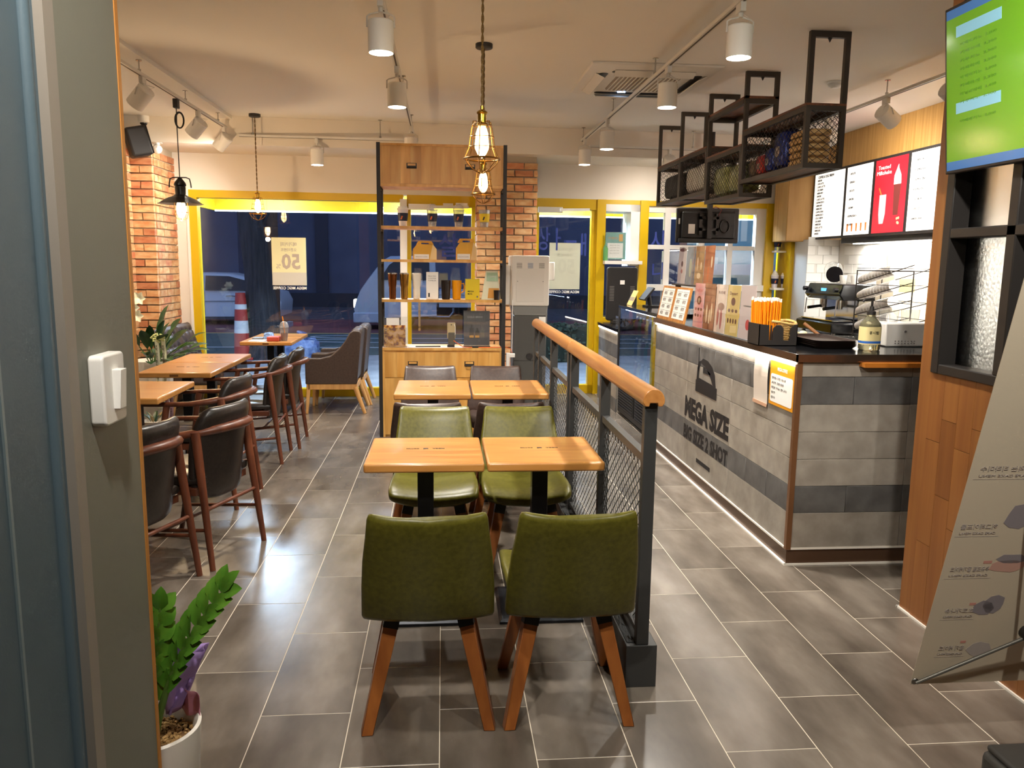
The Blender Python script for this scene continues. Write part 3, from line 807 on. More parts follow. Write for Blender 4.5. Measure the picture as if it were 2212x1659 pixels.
# ================================================================ bentwood armchairs
M_dwood = nmat('walnut_bentwood', '#4a2415', '#6b3a24', (8, 8, 1.5), 3, 4, .38, None, .3, .7)
M_blackl = nmat('black_leather', '#1c1714', '#2a231f', (1, 1, 1), 70, 3, .30, .38, .3, .7, bump=.05)
def make_bent():
    t = thing('bentwood_armchair', 'x', 'chair')
    # faces +y
    rings = []
    for y, kw, th in ((-.235, .5, .01), (-.225, .9, .025), (-.1, 1, .034), (.12, 1, .034), (.215, .96, .028), (.232, .85, .012)):
        rings.append([(x, y, .435 + z) for x, z in rring(.225 * kw, th, 24, 4)])
    MB().loft(rings).build('seat', M_blackl, t, smooth=True, ang=60)
    MB().box(-.215, .215, -.21, .21, .365, .405).build('seat_frame', M_dwood, t, bevel=.004)
    rings = []
    for z, w, th, dy in ((.33, .10, .010, 0), (.34, .155, .018, 0), (.38, .195, .022, -.004), (.46, .212, .022, -.01), (.58, .218, .022, -.025), (.66, .216, .024, -.036), (.70, .205, .032, -.044), (.75, .190, .036, -.052), (.785, .172, .028, -.06), (.80, .15, .010, -.062)):
        rings.append([(x, -.235 + dy + y + .075 * (x / .22) ** 2, z) for x, y in rring(w, th, 28, 4)])
    MB().loft(rings).build('backrest', M_blackl, t, smooth=True, ang=60)
    pts = []; rs = []
    for i in range(29):
        a = R(-8 + 196 * i / 28)
        x = -.250 * math.cos(a); y = .0 - .330 * math.sin(a)
        if a < 0 or a > math.pi: y = abs(math.sin(a)) * .9
        z = .655 + .045 * max(0, math.sin(a)) ** 1.5
        pts.append((x, y, z)); rs.append(.019 + .013 * max(0, math.sin(a)))
    pts = [(-.232, .24, .645), (-.243, .14, .65)] + pts[2:-2] + [(.243, .14, .65), (.232, .24, .645)]
    rs = [.016, .018] + rs[2:-2] + [.018, .016]
    MB().tube(pts, rs, 10, flat=.75).build('arm_rail', M_dwood, t, smooth=True, ang=70)
    for s_ in (-1, 1):
        MB().cyl((s_ * .238, .10, .645), (s_ * .222, .225, 0), .020, .014, n=14).build('leg', M_dwood, t, smooth=True)
        MB().cyl((s_ * .205, -.215, .685), (s_ * .228, -.295, 0), .024, .014, n=14).build('leg', M_dwood, t, smooth=True)
        MB().cyl((s_ * .226, .18, .16), (s_ * .222, -.26, .20), .009, n=10).build('stretcher', M_dwood, t, smooth=True)
    MB().cyl((-.222, -.02, .18), (.222, -.02, .18), .009, n=10).build('stretcher', M_dwood, t, smooth=True)
    MB().cyl((-.215, -.262, .30), (.215, -.262, .30), .010, n=10).build('stretcher', M_dwood, t, smooth=True)
    return t
w0 = make_bent(); GW = 'dark bentwood armchairs along the left tables'
# faces -x : rotate +90 deg; rear legs then at x = px+.295
def rear(px, py, rz):   # place so that the rear leg midpoint is (px,py)
    o = Matrix.Rotation(rz, 3, 'Z') @ Vector((0, -.295, 0))
    return (px - o.x, py - o.y, 0)
a_ = R(90 - 19.6)
put(w0, rear(-1.055, 4.058, a_), a_, 'bentwood armchair with black back, second nearest on the left, fully in view', GW)
for (px, py, ang, lab) in ((-1.255, 3.57, 70, 'bentwood armchair partly hidden by the grey jamb, nearest on the left'),
                           (-1.24, 5.06, 84, 'bentwood armchair pulled up at the left between the two table pairs, only its top showing'),
                           (-1.218, 6.175, 92, 'bentwood armchair at the joined tables, fourth from the camera'),
                           (-1.175, 6.68, 92, 'bentwood armchair farthest from the camera, next to the upholstered armchairs')):
    w = copy_tree(w0); put(w, rear(px, py, R(ang)), R(ang), lab, GW)

# ================================================================ upholstered armchairs by the window (face -x)
M_ash = nmat('ash_leg', '#b98a52', '#d3a76c', (8, 8, 1), 3, 4, .42, None, .3, .7)
M_taupe = nmat('taupe_leather', '#382c27', '#453731', (1, 1, 1), 60, 3, .42, .5, .3, .7, bump=.06)
def make_arm():
    t = thing('upholstered_armchair', 'x', 'chair')
    # local: faces +y ; depth y -.30(back) .. .27(front)
    prof = [(.27, .30), (.27, .545), (.255, .562), (.12, .560), (.02, .585), (-.06, .65), (-.13, .74), (-.17, .815), (-.21, .838), (-.265, .835), (-.285, .81), (-.235, .30)]
    for s_ in (-1, 1):
        MB().prism(prof, lambda u, v, d: (d, u, v), s_ * .243, s_ * .188).build('side_panel', M_taupe, t, bevel=.014, seg=3)
    MB().prism([(-.20, .33), (-.115, .33), (-.165, .80), (-.20, .85), (-.265, .85), (-.285, .82), (-.235, .33)], lambda u, v, d: (d, u, v), -.195, .195).build('backrest', M_taupe, t, bevel=.02, seg=3)
    MB().box(-.187, .187, -.16, .262, .30, .46).build('seat', M_taupe, t, bevel=.03, seg=4)
    MB().box(-.235, .235, .225, .262, .245, .302).box(-.235, .235, -.235, -.20, .245, .302).box(-.235, -.2, -.22, .25, .245, .302).box(.2, .235, -.22, .25, .245, .302).build('rail', M_ash, t, bevel=.003)
    for s_ in (-1, 1):
        MB().cyl((s_ * .215, .242, .27), (s_ * .228, .262, 0), .027, .017, n=4, rot=R(45)).build('leg', M_ash, t, bevel=.004)
        MB().cyl((s_ * .215, -.215, .27), (s_ * .232, -.31, 0), .027, .017, n=12).build('leg', M_ash, t, smooth=True)
    return t
u0 = make_arm(); GU = 'upholstered armchairs by the window'
put(u0, (-1.10, 8.20, 0), R(91), 'brown upholstered armchair with pale legs, the nearer of the two by the window', GU)
u1 = copy_tree(u0); put(u1, (-1.08, 8.70, 0), R(90), 'brown upholstered armchair with pale legs, right against the window', GU)

# ================================================================ tufted chairs on the left (face +x)
def make_tuft():
    t = thing('tufted_chair', 'x', 'chair')
    tx = [-.13, 0, .13]; tz = [.10, .23, .36]
    def dimp(u, v):
        h = .035
        for q in tx:
            for w in tz: h -= .020 * math.exp(-((u - q) ** 2 + (v - w) ** 2) / .0009)
        for w in tz: h -= .008 * math.exp(-((v - w) / .008) ** 2)
        e = min(.24 - abs(u), .05, v + .01, .45 - v)
        return h - (.03 * (1 - max(0, e) / .05) ** 2)
    A = Vector((0, -.17, .42)); up = Vector((0, -.36, 1)).normalized(); nn = Vector((0, 1, .36)).normalized()
    def fr(a, b_):
        u = -.24 + .48 * a; v = -.01 + .46 * b_
        return tuple(A + Vector((u, 0, 0)) + up * v + nn * dimp(u, v))
    bk = MB().sheet(fr, 40, 40).build('tufted_cushion', M_taupe, t, smooth=True, ang=80)
    bm_ = MB()
    c = A + up * .22 - nn * .03
    MB().obox(c, .48, .06, .46, Matrix((Vector((1, 0, 0)), nn, up)).transposed()).build('backrest', M_taupe, t, bevel=.025, seg=3)
    for q in tx:
        for w in tz:
            p = A + Vector((q, 0, 0)) + up * w + nn * (dimp(q, w) + .004)
            MB().sphere(tuple(p), .009, nu=10, nv=6).build('button', M_brownl, bk, smooth=True)
    MB().box(-.24, .24, -.18, .30, .30, .45).build('seat', M_taupe, t, bevel=.03, seg=4)
    MB().box(-.23, .23, .24, .27, .24, .30).box(-.23, .23, -.17, -.14, .24, .30).box(-.23, -.20, -.15, .25, .24, .30).box(.20, .23, -.15, .25, .24, .30).build('rail', M_ash, t, bevel=.003)
    for s_ in (-1, 1):
        MB().cyl((s_ * .21, .25, .27), (s_ * .22, .28, 0), .025, .016, n=12).build('leg', M_ash, t, smooth=True)
        MB().cyl((s_ * .21, -.155, .27), (s_ * .22, -.20, 0), .025, .016, n=12).build('leg', M_ash, t, smooth=True)
    return t
q0 = make_tuft(); GQ = 'button-tufted chairs by the brick pilaster'
put(q0, (-2.44, 8.13, 0), R(-90), 'tufted brown chair at the window table, the nearer of two by the pilaster', GQ)
q1 = copy_tree(q0); put(q1, (-2.44, 8.64, 0), R(-90), 'tufted brown chair at the window table, the one beside the yellow window frame', GQ)
q2 = copy_tree(q0); put(q2, (-2.62, 5.0, 0), R(-90), 'tufted brown chair behind the table cut off by the jamb', GQ)

# ================================================================ railing with handrail and expanded metal
rl = thing('railing', 'low charcoal steel railing with expanded mesh panels and rounded wooden handrail', 'railing', (.712, 4.3, 0))
bx('base_block', M_char, .655, .768, 2.635, 6.05, 0, .16, rl, bevel=.002)
bx('base_gravel_strip', mat('dark_grit', '#3b3c3c', .9, bump=.6, bscale=400), .662, .690, 2.66, 6.03, .16, .163, rl)
PY = [2.66, 3.43, 4.255, 4.36, 5.07, 5.72, 6.01]
for y in PY:
    bx('post', M_char, .692, .737, y - .018, y + .018, .16, 1.05, rl, bevel=.002)
M_rail = nmat('handrail_wood', '#a5682f', '#be8246', (12, .8, 12), 3, 5, .28, .35, .3, .7, coat=.3)
def hand(y0, y1):
    sec = [(-.036, -.002), (-.030, -.012), (-.016, -.012), (-.013, 0), (.013, 0), (.016, -.012), (.030, -.012), (.036, -.002)]
    for i in range(13):
        a = R(0 + 180 * i / 12); sec.append((.038 * math.cos(a), .006 + .044 * math.sin(a)))
    MB().prism(sec, lambda u, v, d: (.7145 + u, d, 1.05 + v), y0, y1).build('handrail', M_rail, rl, bevel=.003, seg=2)
hand(2.61, 4.302); hand(4.306, 6.06)
def wires(b, y0, y1, z0, z1, x, p=.034, ang=38, w=.0022):
    """diamond lattice in the plane x"""
    k = math.tan(R(ang)); H = z1 - z0
    for sgn in (1, -1):
        s0 = -H / k; t = s0
        while t < (y1 - y0):
            a0, a1 = t, t + H / k
            ya, yb = max(a0, 0), min(a1, y1 - y0)
            if yb - ya > .004:
                za, zb = (ya - a0) * k, (yb - a0) * k
                if sgn < 0: za, zb = H - za, H - zb
                b.bar((x + .0012 * sgn, y0 + ya, z0 + za), (x + .0012 * sgn, y0 + yb, z0 + zb), w * 1.6, w, up=(1, 0, 0))
            t += p / math.sin(R(ang)) * 1.0
    return b
for ya, yb in ((2.68, 3.41), (3.45, 4.236), (4.38, 5.05), (5.09, 5.70), (5.74, 5.99)):
    bx('panel_frame', M_char, .700, .730, ya, yb, .185, .205, rl)
    f = bx('panel_frame', M_char, .700, .730, ya, yb, .825, .855, rl)
    wires(MB(), ya, yb, .205, .825, .715).build('expanded_mesh', M_char, f, kind='stuff')
# ================================================================ track lighting
TRK = mat('track_white', '#d9d4cb', .4)
def rods(parent, pts, z, zc=2.9):
    for x, y in pts:
        MB().cyl((x, y, z), (x, y, zc - .002), .0045, n=8).cyl((x, y, zc - .006), (x, y, zc), .02, n=12).cyl((x, y, z), (x, y, z + .02), .012, n=8).build('hanger_rod', M_steel, parent, smooth=True)
def track(name_label, p0, p1, z, rodpts):
    t = thing('light_track', name_label, 'light track', (p0[0], p0[1], z), 'ceiling light tracks')
    d = Vector((p1[0] - p0[0], p1[1] - p0[1], 0)).normalized()
    MB().bar((p0[0], p0[1], z), (p1[0], p1[1], z), .034, .02).build('rail', TRK, t)
    MB().bar((p0[0], p0[1], z - .0105), (p1[0], p1[1], z - .0105), .010, .003).build('rail_slot', mat('slot_dark', '#5c5348', .6), t)
    rods(t, rodpts, z + .01, 2.9 if p0[0] > -2.045 else 2.87)
    return t
ZT = 2.78
track('white light track running front to back left of the pendant lamps', (-.30, .5), (-.30, 8.2), ZT, [(-.30, y) for y in (1.2, 3.0, 4.95, 6.3, 7.9)])
track('white light track running front to back over the aisle before the counter', (1.435, .5), (1.435, 8.42), ZT, [(1.435, y) for y in (1.2, 3.1, 5.55, 6.9, 8.35)])
track('white light track along the left brick wall', (-2.09, 3.0), (-2.09, 8.15), ZT, [(-2.09, y) for y in (4.2, 5.95, 6.95, 7.9)])
track('white light track across the beam above the window', (-1.98, 8.22), (-.36, 8.24), 2.715, [(-1.85, 8.22), (-.62, 8.235)])
track('white light track across the beam above the kitchen', (1.50, 8.33), (2.7, 8.39), 2.715, [(2.6, 8.385)])
track('white light track in front of the menu boards', (3.30, 3.6), (3.30, 8.3), ZT, [(3.30, y) for y in (4.2, 5.93, 7.6)])

def spot(x, y, zt, label, aim=None, energy=0, col=NEUT, on=True, L=.150, r=.062, size=R(135)):
    t = thing('track_spotlight', label, 'lamp', (x, y, zt), 'white track spotlights')
    MB().box(x - .014, x + .014, y - .035, y + .035, zt - .055, zt - .010).build('adapter', TRK, t, bevel=.002)
    piv = Vector((x, y, zt - .125))
    d = Vector((0, 0, -1)) if aim is None else (Vector(aim) - piv).normalized()
    side = d.cross(Vector((0, 0, 1)))
    side = Vector((1, 0, 0)) if side.length < .05 else side.normalized()
    b = MB()
    b.cyl((x, y, zt - .075), (x, y, zt - .055), .012, n=10)
    for s_ in (-1, 1):
        b.tube([Vector((x, y, zt - .075)) + side * (s_ * .010), Vector((x, y, zt - .085)) + side * (s_ * (r - .012)), piv + Vector((0, 0, .03)) + side * (s_ * (r + .003)), piv + side * (s_ * (r + .004)) + d * .02], .0045, 6)
    b.build('yoke', TRK, t, smooth=True)
    up = d.cross(side)
    Mx = Matrix((side, up, -d)).transposed()
    if aim is None: base = piv + Vector((0, 0, .012))
    else: base = piv - d * .045
    hd = MB().lathe([(.0, 0), (r * .9, 0), (r, -.006), (r, -L), (r * .93, -L), (r * .93, -L + .012), (.0, -L + .014)], tuple(base), 28, Mx).build('housing', M_wpaint, t, smooth=True)
    MB().tube([base + d * .0 + side * .02 - d * .0, base - d * .03 + side * .05, Vector((x, y, zt - .06)) + side * .012], .002, 6).build('cable', TRK, t, smooth=True)
    if on:
        MB().lathe([(.0, -L - .004), (r * .6, -L - .003), (r * .92, -L + .004), (r * .92, -L + .010), (0, -L + .010)], tuple(base), 24, Mx).build('lens', M_lens, hd, smooth=True)
        p = base + d * (L + .012)
        light('SPOT', 'spot_beam', tuple(p), energy, col, spot_size=size, spot_blend=1.0, shadow_soft_size=.04, aim=tuple(p + d))
    else:
        MB().lathe([(.0, -L + .002), (r * .92, -L + .004), (r * .92, -L + .010), (0, -L + .010)], tuple(base), 24, Mx).build('lens', mat('lens_off', '#f2ead8', .2, emit='#ffefcf', estr=3), hd, smooth=True)
    return t
E0 = 105
for y, lab in ((4.10, 'nearest white spotlight on the middle track, shining down left of the pendants'), (5.47, 'second white spotlight on the middle track, shining down left of the pendants'), (7.75, 'white spotlight on the middle track half hidden behind the tall shelving')):
    spot(-.30, y, ZT, lab, None, E0)
for y, lab in ((3.96, 'nearest lit spotlight on the aisle track, at the top right'), (5.22, 'second lit spotlight on the aisle track, beside the air conditioner'), (7.13, 'third lit spotlight on the aisle track, beyond the air conditioner'), (8.25, 'farthest lit spotlight on the aisle track near the brick column')):
    spot(1.435, y, ZT, lab, None, E0 * (.5 if y > 8 else 1))
spot(-1.24, 8.23, 2.715, 'lit spotlight on the short track above the window', None, E0 * .5)
spot(2.35, 8.37, 2.715, 'spotlight on the kitchen beam track behind the hanging rack', (2.3, 9.2, 1.6), E0 * .2)
for y, lab in ((6.0, 'nearest spotlight on the left track, tilted at the wall beside the jamb'), (7.28, 'middle spotlight on the left track, tilted at the brick wall'), (8.1, 'last spotlight on the left track by the corner, tilted at the wall')):
    spot(-2.09, y, ZT, lab, (-3.0, y + .35, 1.75), E0 * .3)
for y, lab in ((5.15, 'spotlight above the menu boards cut off by the wooden partition'), (5.93, 'spotlight in front of the red menu poster, tilted at the boards'), (6.85, 'spotlight over the menu boards beside the hanging rack')):
    spot(3.30, y, ZT, lab, (4.2, y + .25, 2.1), E0 * .45)
# unseen fill spots added to the same tracks, aimed at chairs and counter
for x, y, w_ in ((-.30, 1.9, 'first on the middle track'), (1.435, 1.9, 'first on the aisle track'), (1.435, .7, 'last on the aisle track'), (-.30, .7, 'last on the middle track')):
    spot(x, y, ZT, 'added white fill spotlight overhead, out of the frame, ' + w_, {1.9: (x + .5, 3.8, .6), .7: (x, 2.6, .4)}[y], E0 * .55)

# ================================================================ cage pendants
M_brass = mat('brass_socket', '#b08a35', .25, 1.0)
M_cage = mat('cage_antique_brass', '#8a6228', .35, 1.0)
M_cord = nmat('twisted_cord', '#4a3311', '#7a5a22', (1, 1, 1), 300, 2, .7)
M_bulb = mat('bulb_glass', '#ffd9a0', .2, emit='#ffcf8a', estr=9); M_bulb.cycles.emission_sampling = 'NONE'
def pendant(x, y, label, zc=2.9, zs=2.17, energy=60):
    t = thing('cage_pendant', label, 'pendant lamp', (x, y, zs), 'brass cage pendant lamps')
    MB().lathe([(0, zc - .028), (.05, zc - .028), (.055, zc - .024), (.055, zc)], (x, y, 0), 24).build('canopy', M_black, t, smooth=True)
    b = MB()
    n = int((zc - zs) / .012)
    for ph in (0, math.pi):
        b.tube([(x + .0035 * math.cos(i * .9 + ph), y + .0035 * math.sin(i * .9 + ph), zs + (zc - .02 - zs) * i / n) for i in range(n + 1)], .0033, 5)
    b.build('cord', M_cord, t, smooth=True)
    MB().lathe([(0, zs + .015), (.008, zs + .015), (.008, zs), (.014, zs - .003), (.023, zs - .010), (.024, zs - .015), (.019, zs - .02), (.019, zs - .055), (.024, zs - .06), (.026, zs - .07), (.016, zs - .072), (0, zs - .072)], (x, y, 0), 20).build('socket', M_brass, t, smooth=True)
    zb = zs - .07
    MB().lathe([(0, zb - .135), (.004, zb - .13), (.018, zb - .118), (.029, zb - .095), (.031, zb - .08), (.028, zb - .055), (.0265, zb - .03), (.020, zb - .01), (.014, zb)], (x, y, 0), 20).build('bulb', M_bulb, t, smooth=True)
    fl = MB()
    for k in range(6):
        a = k * math.pi / 3
        fl.tube([(x + .008 * math.cos(a), y + .008 * math.sin(a), zb - .02), (x + .014 * math.cos(a + .3), y + .014 * math.sin(a + .3), zb - .06), (x + .008 * math.cos(a + .5), y + .008 * math.sin(a + .5), zb - .105)], .0042, 6)
    fl.build('filament', M_fil, t, smooth=True)
    prof = [(.040, zs - .05), (.048, zs - .085), (.055, zs - .13), (.060, zs - .165), (.0785, zs - .205)]
    for k in range(6):
        a = k * math.pi / 3 + .3
        pts = [(x + .024 * math.cos(a), y + .024 * math.sin(a), zs - .05)] + [(x + r_ * math.cos(a), y + r_ * math.sin(a), z_) for r_, z_ in prof] + [(x + r_ * math.cos(a), y + r_ * math.sin(a), z_) for r_, z_ in ((.066, zs - .228), (.042, zs - .252), (.006, zs - .268))]
        MB().tube(pts, .0022, 6).build('cage_wire', M_cage, t, smooth=True)
    for r_, z_, w in ((.043, zs - .066, .0018), (.0535, zs - .115, .0018), (.059, zs - .158, .0018), (.0785, zs - .207, .004)):
        MB().tube([(x + r_ * math.cos(2 * math.pi * i / 28), y + r_ * math.sin(2 * math.pi * i / 28), z_) for i in range(28)], w, 6, closed=True).build('cage_ring', M_cage, t, smooth=True)
    light('POINT', 'bulb_light', (x, y, zb - .065), energy, (1, .68, .36), shadow_soft_size=.03)
    return t
pendant(.168, 3.57, 'nearest brass cage pendant over the middle tables, large bulb')
pendant(.262, 5.35, 'second brass cage pendant, seen just below the nearest one')
pendant(-1.80, 8.10, 'brass cage pendant hanging before the window above the drink table')

# black barn pendant on the left track
bp_ = thing('barn_pendant', 'black enamel barn pendant with wire guard at the left brick pilaster', 'pendant lamp', (-2.11, 6.77, 2.78))
X, Y = -2.11, 6.77
bx('track_adapter', M_black, X - .018, X + .018, Y - .03, Y + .03, 2.70, 2.77, bp_, bevel=.003)
MB().tube([(X, Y, 2.70), (X - .002, Y, 2.6), (X, Y, 2.17)], .004, 6).build('cord', M_black, bp_, smooth=True)
MB().tube([(X + .035 * math.cos(2 * math.pi * i / 20 + 1.5) + .02, Y, 2.61 + .062 * math.sin(2 * math.pi * i / 20 + 1.5)) for i in range(20)], .005, 6, closed=True).tube([(X + .03 * math.cos(2 * math.pi * i / 20) + .018, Y + .01, 2.61 + .058 * math.sin(2 * math.pi * i / 20)) for i in range(20)], .005, 6, closed=True).build('cord_coil', M_black, bp_, smooth=True)
M_enam = mat('black_enamel', '#1b1714', .3, .3)
MB().lathe([(0, 2.165), (.012, 2.165), (.022, 2.15), (.042, 2.125), (.048, 2.105), (.040, 2.095), (.042, 2.085), (.040, 2.03), (.06, 2.018), (.075, 2.012), (.115, 1.995), (.165, 1.962), (.178, 1.957), (.176, 1.955), (.160, 1.957), (.11, 1.985), (.05, 2.005), (0, 2.008)], (X, Y, 0), 32).build('lamp_shade', M_enam, bp_, smooth=True, ang=30)
for s_ in (-1, 1):
    MB().tube([(X, Y, 2.165), (X + s_ * .05, Y, 2.165), (X + s_ * .075, Y, 2.155), (X + s_ * .083, Y, 2.12), (X + s_ * .086, Y, 2.085)], .005, 8).build('shade_hook', M_enam, bp_, smooth=True)
MB().lathe([(0, 1.845), (.02, 1.855), (.034, 1.885), (.036, 1.92), (.03, 1.96), (.02, 2.0)], (X, Y, 0), 18).build('bulb', mat('frosted_bulb', '#fff0d0', .4, emit='#ffd79a', estr=14), bp_, smooth=True)
for k in range(4):
    a = k * math.pi / 2 + .4
    MB().tube([(X + .05 * math.cos(a), Y + .05 * math.sin(a), 2.0), (X + .05 * math.cos(a), Y + .05 * math.sin(a), 1.88), (X + .04 * math.cos(a), Y + .04 * math.sin(a), 1.845), (X, Y, 1.825)], .0025, 6).build('guard_wire', M_cage, bp_, smooth=True)
MB().tube([(X + .051 * math.cos(2 * math.pi * i / 24), Y + .051 * math.sin(2 * math.pi * i / 24), 1.89) for i in range(24)], .0025, 6, closed=True).build('guard_ring', M_cage, bp_, smooth=True)
light('POINT', 'barn_light', (X, Y, 1.80), 24, (1, .72, .42), shadow_soft_size=.03)

# ================================================================ ceiling cassette air conditioner
ac = thing('air_conditioner', 'white four-way ceiling cassette air conditioner', 'air conditioner', (1.50, 6.16, 2.9))
ax0, ax1, ay0, ay1 = 1.02, 1.97, 5.67, 6.66
M_ac = mat('ac_white', '#dcd6cb', .45)
M_acd = mat('ac_dark', '#241c18', .5)
MB().loft([[(ax0, ay0, 2.899), (ax1, ay0, 2.899), (ax1, ay1, 2.899), (ax0, ay1, 2.899)], [(ax0 + .01, ay0 + .01, 2.885), (ax1 - .01, ay0 + .01, 2.885), (ax1 - .01, ay1 - .01, 2.885), (ax0 + .01, ay1 - .01, 2.885)], [(ax0 + .06, ay0 + .06, 2.868), (ax1 - .06, ay0 + .06, 2.868), (ax1 - .06, ay1 - .06, 2.868), (ax0 + .06, ay1 - .06, 2.868)]]).build('panel', M_ac, ac, bevel=.004)
cx, cy = (ax0 + ax1) / 2, (ay0 + ay1) / 2
MB().prism(rpoly(cx - .24, cx + .24, cy - .24, cy + .24, .05), lambda u, v, d: (u, v, 2.868 - d), 0, .006).build('grille', mat('ac_grille', '#9c8b77', .6), ac)
for i in range(15):
    x = cx - .22 + .44 * i / 14
    bx('grille_slat', M_ac, x - .004, x + .004, cy - .235, cy + .235, 2.857, 2.863, ac)
for i, (dx, dy) in enumerate(((0, -1), (0, 1), (-1, 0), (1, 0))):
    if dx == 0:
        MB().prism(rpoly(cx - .30, cx + .30, cy + dy * .345 - .03, cy + dy * .345 + .03, .025), lambda u, v, d: (u, v, 2.8675 - d), 0, .001).build('outlet', M_acd, ac)
        MB().obox((cx, cy + dy * .375, 2.850), .58, .07, .006, Matrix.Rotation(R(24 * dy), 3, 'X')).build('louvre', M_ac, ac, bevel=.002)
    else:
        MB().prism(rpoly(cx + dx * .345 - .03, cx + dx * .345 + .03, cy - .30, cy + .30, .025), lambda u, v, d: (u, v, 2.8675 - d), 0, .001).build('outlet', M_acd, ac)
        MB().obox((cx + dx * .375, cy, 2.850), .07, .58, .006, Matrix.Rotation(R(-24 * dx), 3, 'Y')).build('louvre', M_ac, ac, bevel=.002)
bx('status_light', mat('blue_led', '#bcd8ff', .4, emit='#a9ccff', estr=8), cx - .12, cx - .06, cy + .30, cy + .31, 2.862, 2.867, ac)
sd = thing('smoke_detector', 'round white smoke detector on the ceiling before the menu boards', 'smoke detector', (2.96, 6.05, 2.9))
MB().lathe([(0, 2.855), (.03, 2.855), (.04, 2.862), (.052, 2.868), (.056, 2.88), (.062, 2.885), (.062, 2.9)], (2.96, 6.05, 0), 24).build('body', M_wpaint, sd, smooth=True, ang=30)

# ================================================================ speaker, dome camera, emergency lamp
sp = thing('wall_speaker', 'black tilted wall loudspeaker above the brick pilaster', 'speaker', (-2.93, 7.9, 2.62))
Ms = Matrix.Rotation(R(28), 3, 'Z') @ Matrix.Rotation(R(-14), 3, 'Y')
c = Vector((-2.86, 8.0, 2.60))
MB().obox(c, .19, .20, .27, Ms).build('cabinet', mat('speaker_black', '#181516', .6), sp, bevel=.025, seg=3)
MB().obox(c + Ms @ Vector((.098, 0, 0)), .008, .18, .25, Ms).build('grille', mat('speaker_grille', '#221e1e', .8, bump=.4, bscale=500), sp, bevel=.004)
MB().obox(c + Ms @ Vector((.104, .03, -.07)), .002, .05, .012, Ms).build('badge', M_steel, sp)
bx('bracket', M_black, -3.05, -2.9, 7.97, 8.03, 2.66, 2.70, sp)
dc = thing('dome_camera', 'white dome security camera on the ceiling above the speaker', 'camera', (-2.86, 8.2, 2.87))
MB().lathe([(.045, 2.805), (.056, 2.812), (.058, 2.87)], (-2.86, 8.2, 0), 24).build('mount', M_wpaint, dc, smooth=True)
MB().sphere((-2.86, 8.2, 2.81), .042, nu=20, nv=12).build('dome', mat('smoked_dome', '#2a2624', .1), dc, smooth=True)
em = thing('emergency_lamp', 'white emergency lamp on the brick pilaster', 'lamp', (-2.76, 8.26, 2.57))
bx('mount', M_wpaint, -2.80, -2.72, 8.225, 8.26, 2.625, 2.65, em, bevel=.003)
MB().cyl((-2.76, 8.235, 2.63), (-2.76, 8.225, 2.58), .022, n=12).lathe([(.018, .05), (.035, .03), (.045, 0), (.043, -.01), (0, -.012)], (-2.755, 8.21, 2.565), 20, Matrix.Rotation(R(-70), 3, 'X').inverted()).build('lamp_head', M_wpaint, em, smooth=True)
# ================================================================ tall display shelving unit
un = thing('display_shelving', 'tall oak and black steel display shelving with cupboards above and below', 'shelf unit', (0, 7.03, 0))
UX0, UX1, UY0, UY1 = -.553, .537, 6.87, 7.20
for x in (UX0, UX1 - .03):
    for y in (UY0, UY1 - .03):
        bx('post', M_black, x, x + .03, y, y + .03, 0, 2.495, un)
    for z in (.77, 1.175, 1.515, 1.795, 2.14):
        bx('side_bar', M_black, x + .006, x + .024, UY0 + .03, UY1 - .03, z - .02, z, un)
XI0, XI1 = UX0 + .031, UX1 - .031
def planks(name, parent, x0, x1, y0, y1, z0, z1, n, m=None):
    """edge-glued staves, each a piece"""
    cuts = [x0 + (x1 - x0) * (i + (random.uniform(-.2, .2) if 0 < i < n else 0)) / n for i in range(n + 1)]
    for a, b_ in zip(cuts, cuts[1:]):
        bx(name, m or M_oak, a + .0003, b_ - .0003, y0, y1, z0, z1, parent)
uc = bx('upper_cupboard', M_oak, XI0, XI1, UY0 + .02, UY1, 2.14, 2.49, un)
planks('stave', uc, XI0 + .015, XI1 - .015, UY0 + .006, UY0 + .02, 2.165, 2.47, 12)
bx('cupboard_rim', M_oak, XI0, XI1, UY0 + .006, UY0 + .02, 2.14, 2.164, uc); bx('cupboard_rim', M_oak, XI0, XI1, UY0 + .006, UY0 + .02, 2.471, 2.49, uc)
bx('cupboard_rim', M_oak, XI0, XI0 + .0145, UY0 + .006, UY0 + .02, 2.164, 2.471, uc); bx('cupboard_rim', M_oak, XI1 - .0145, XI1, UY0 + .006, UY0 + .02, 2.164, 2.471, uc)
for z in (1.795, 1.515, 1.175):
    bx('shelf_board', M_oak, XI0 - .02, XI1 + .02, UY0 + .03, UY1 - .03, z, z + .022, un)
lc = bx('lower_cupboard', M_oak, XI0, XI1, UY0 + .02, UY1, .0, .76, un)
bx('cupboard_top', M_oak, XI0, XI1, UY0 + .002, UY1, .76, .783, lc)
planks('stave', lc, XI0 + .018, XI1 - .018, UY0 + .006, UY0 + .02, .525, .745, 11)
planks('stave', lc, XI0 + .018, XI1 - .018, UY0 + .006, UY0 + .02, .02, .520, 11)
for x0, x1 in ((XI0, XI0 + .0175), (XI1 - .0175, XI1)):
    bx('cupboard_rim', M_oak, x0, x1, UY0 + .006, UY0 + .02, 0, .76, lc)
def pull(parent, x, z):
    p = bx('pull_plate', M_black, x - .042, x + .042, UY0 + .002, UY0 + .006, z - .022, z + .022, parent)
    bx('pull_label', M_oak, x - .034, x + .034, UY0 + .0005, UY0 + .002, z + .000, z + .018, p)
    MB().tube([(x - .034, UY0, z - .008), (x - .034, UY0 - .02, z - .016), (x + .034, UY0 - .02, z - .016), (x + .034, UY0, z - .008)], .005, 6).build('pull_grip', M_black, p)
for x in (-.262, .226): pull(uc, x, 2.31); pull(lc, x, .645)

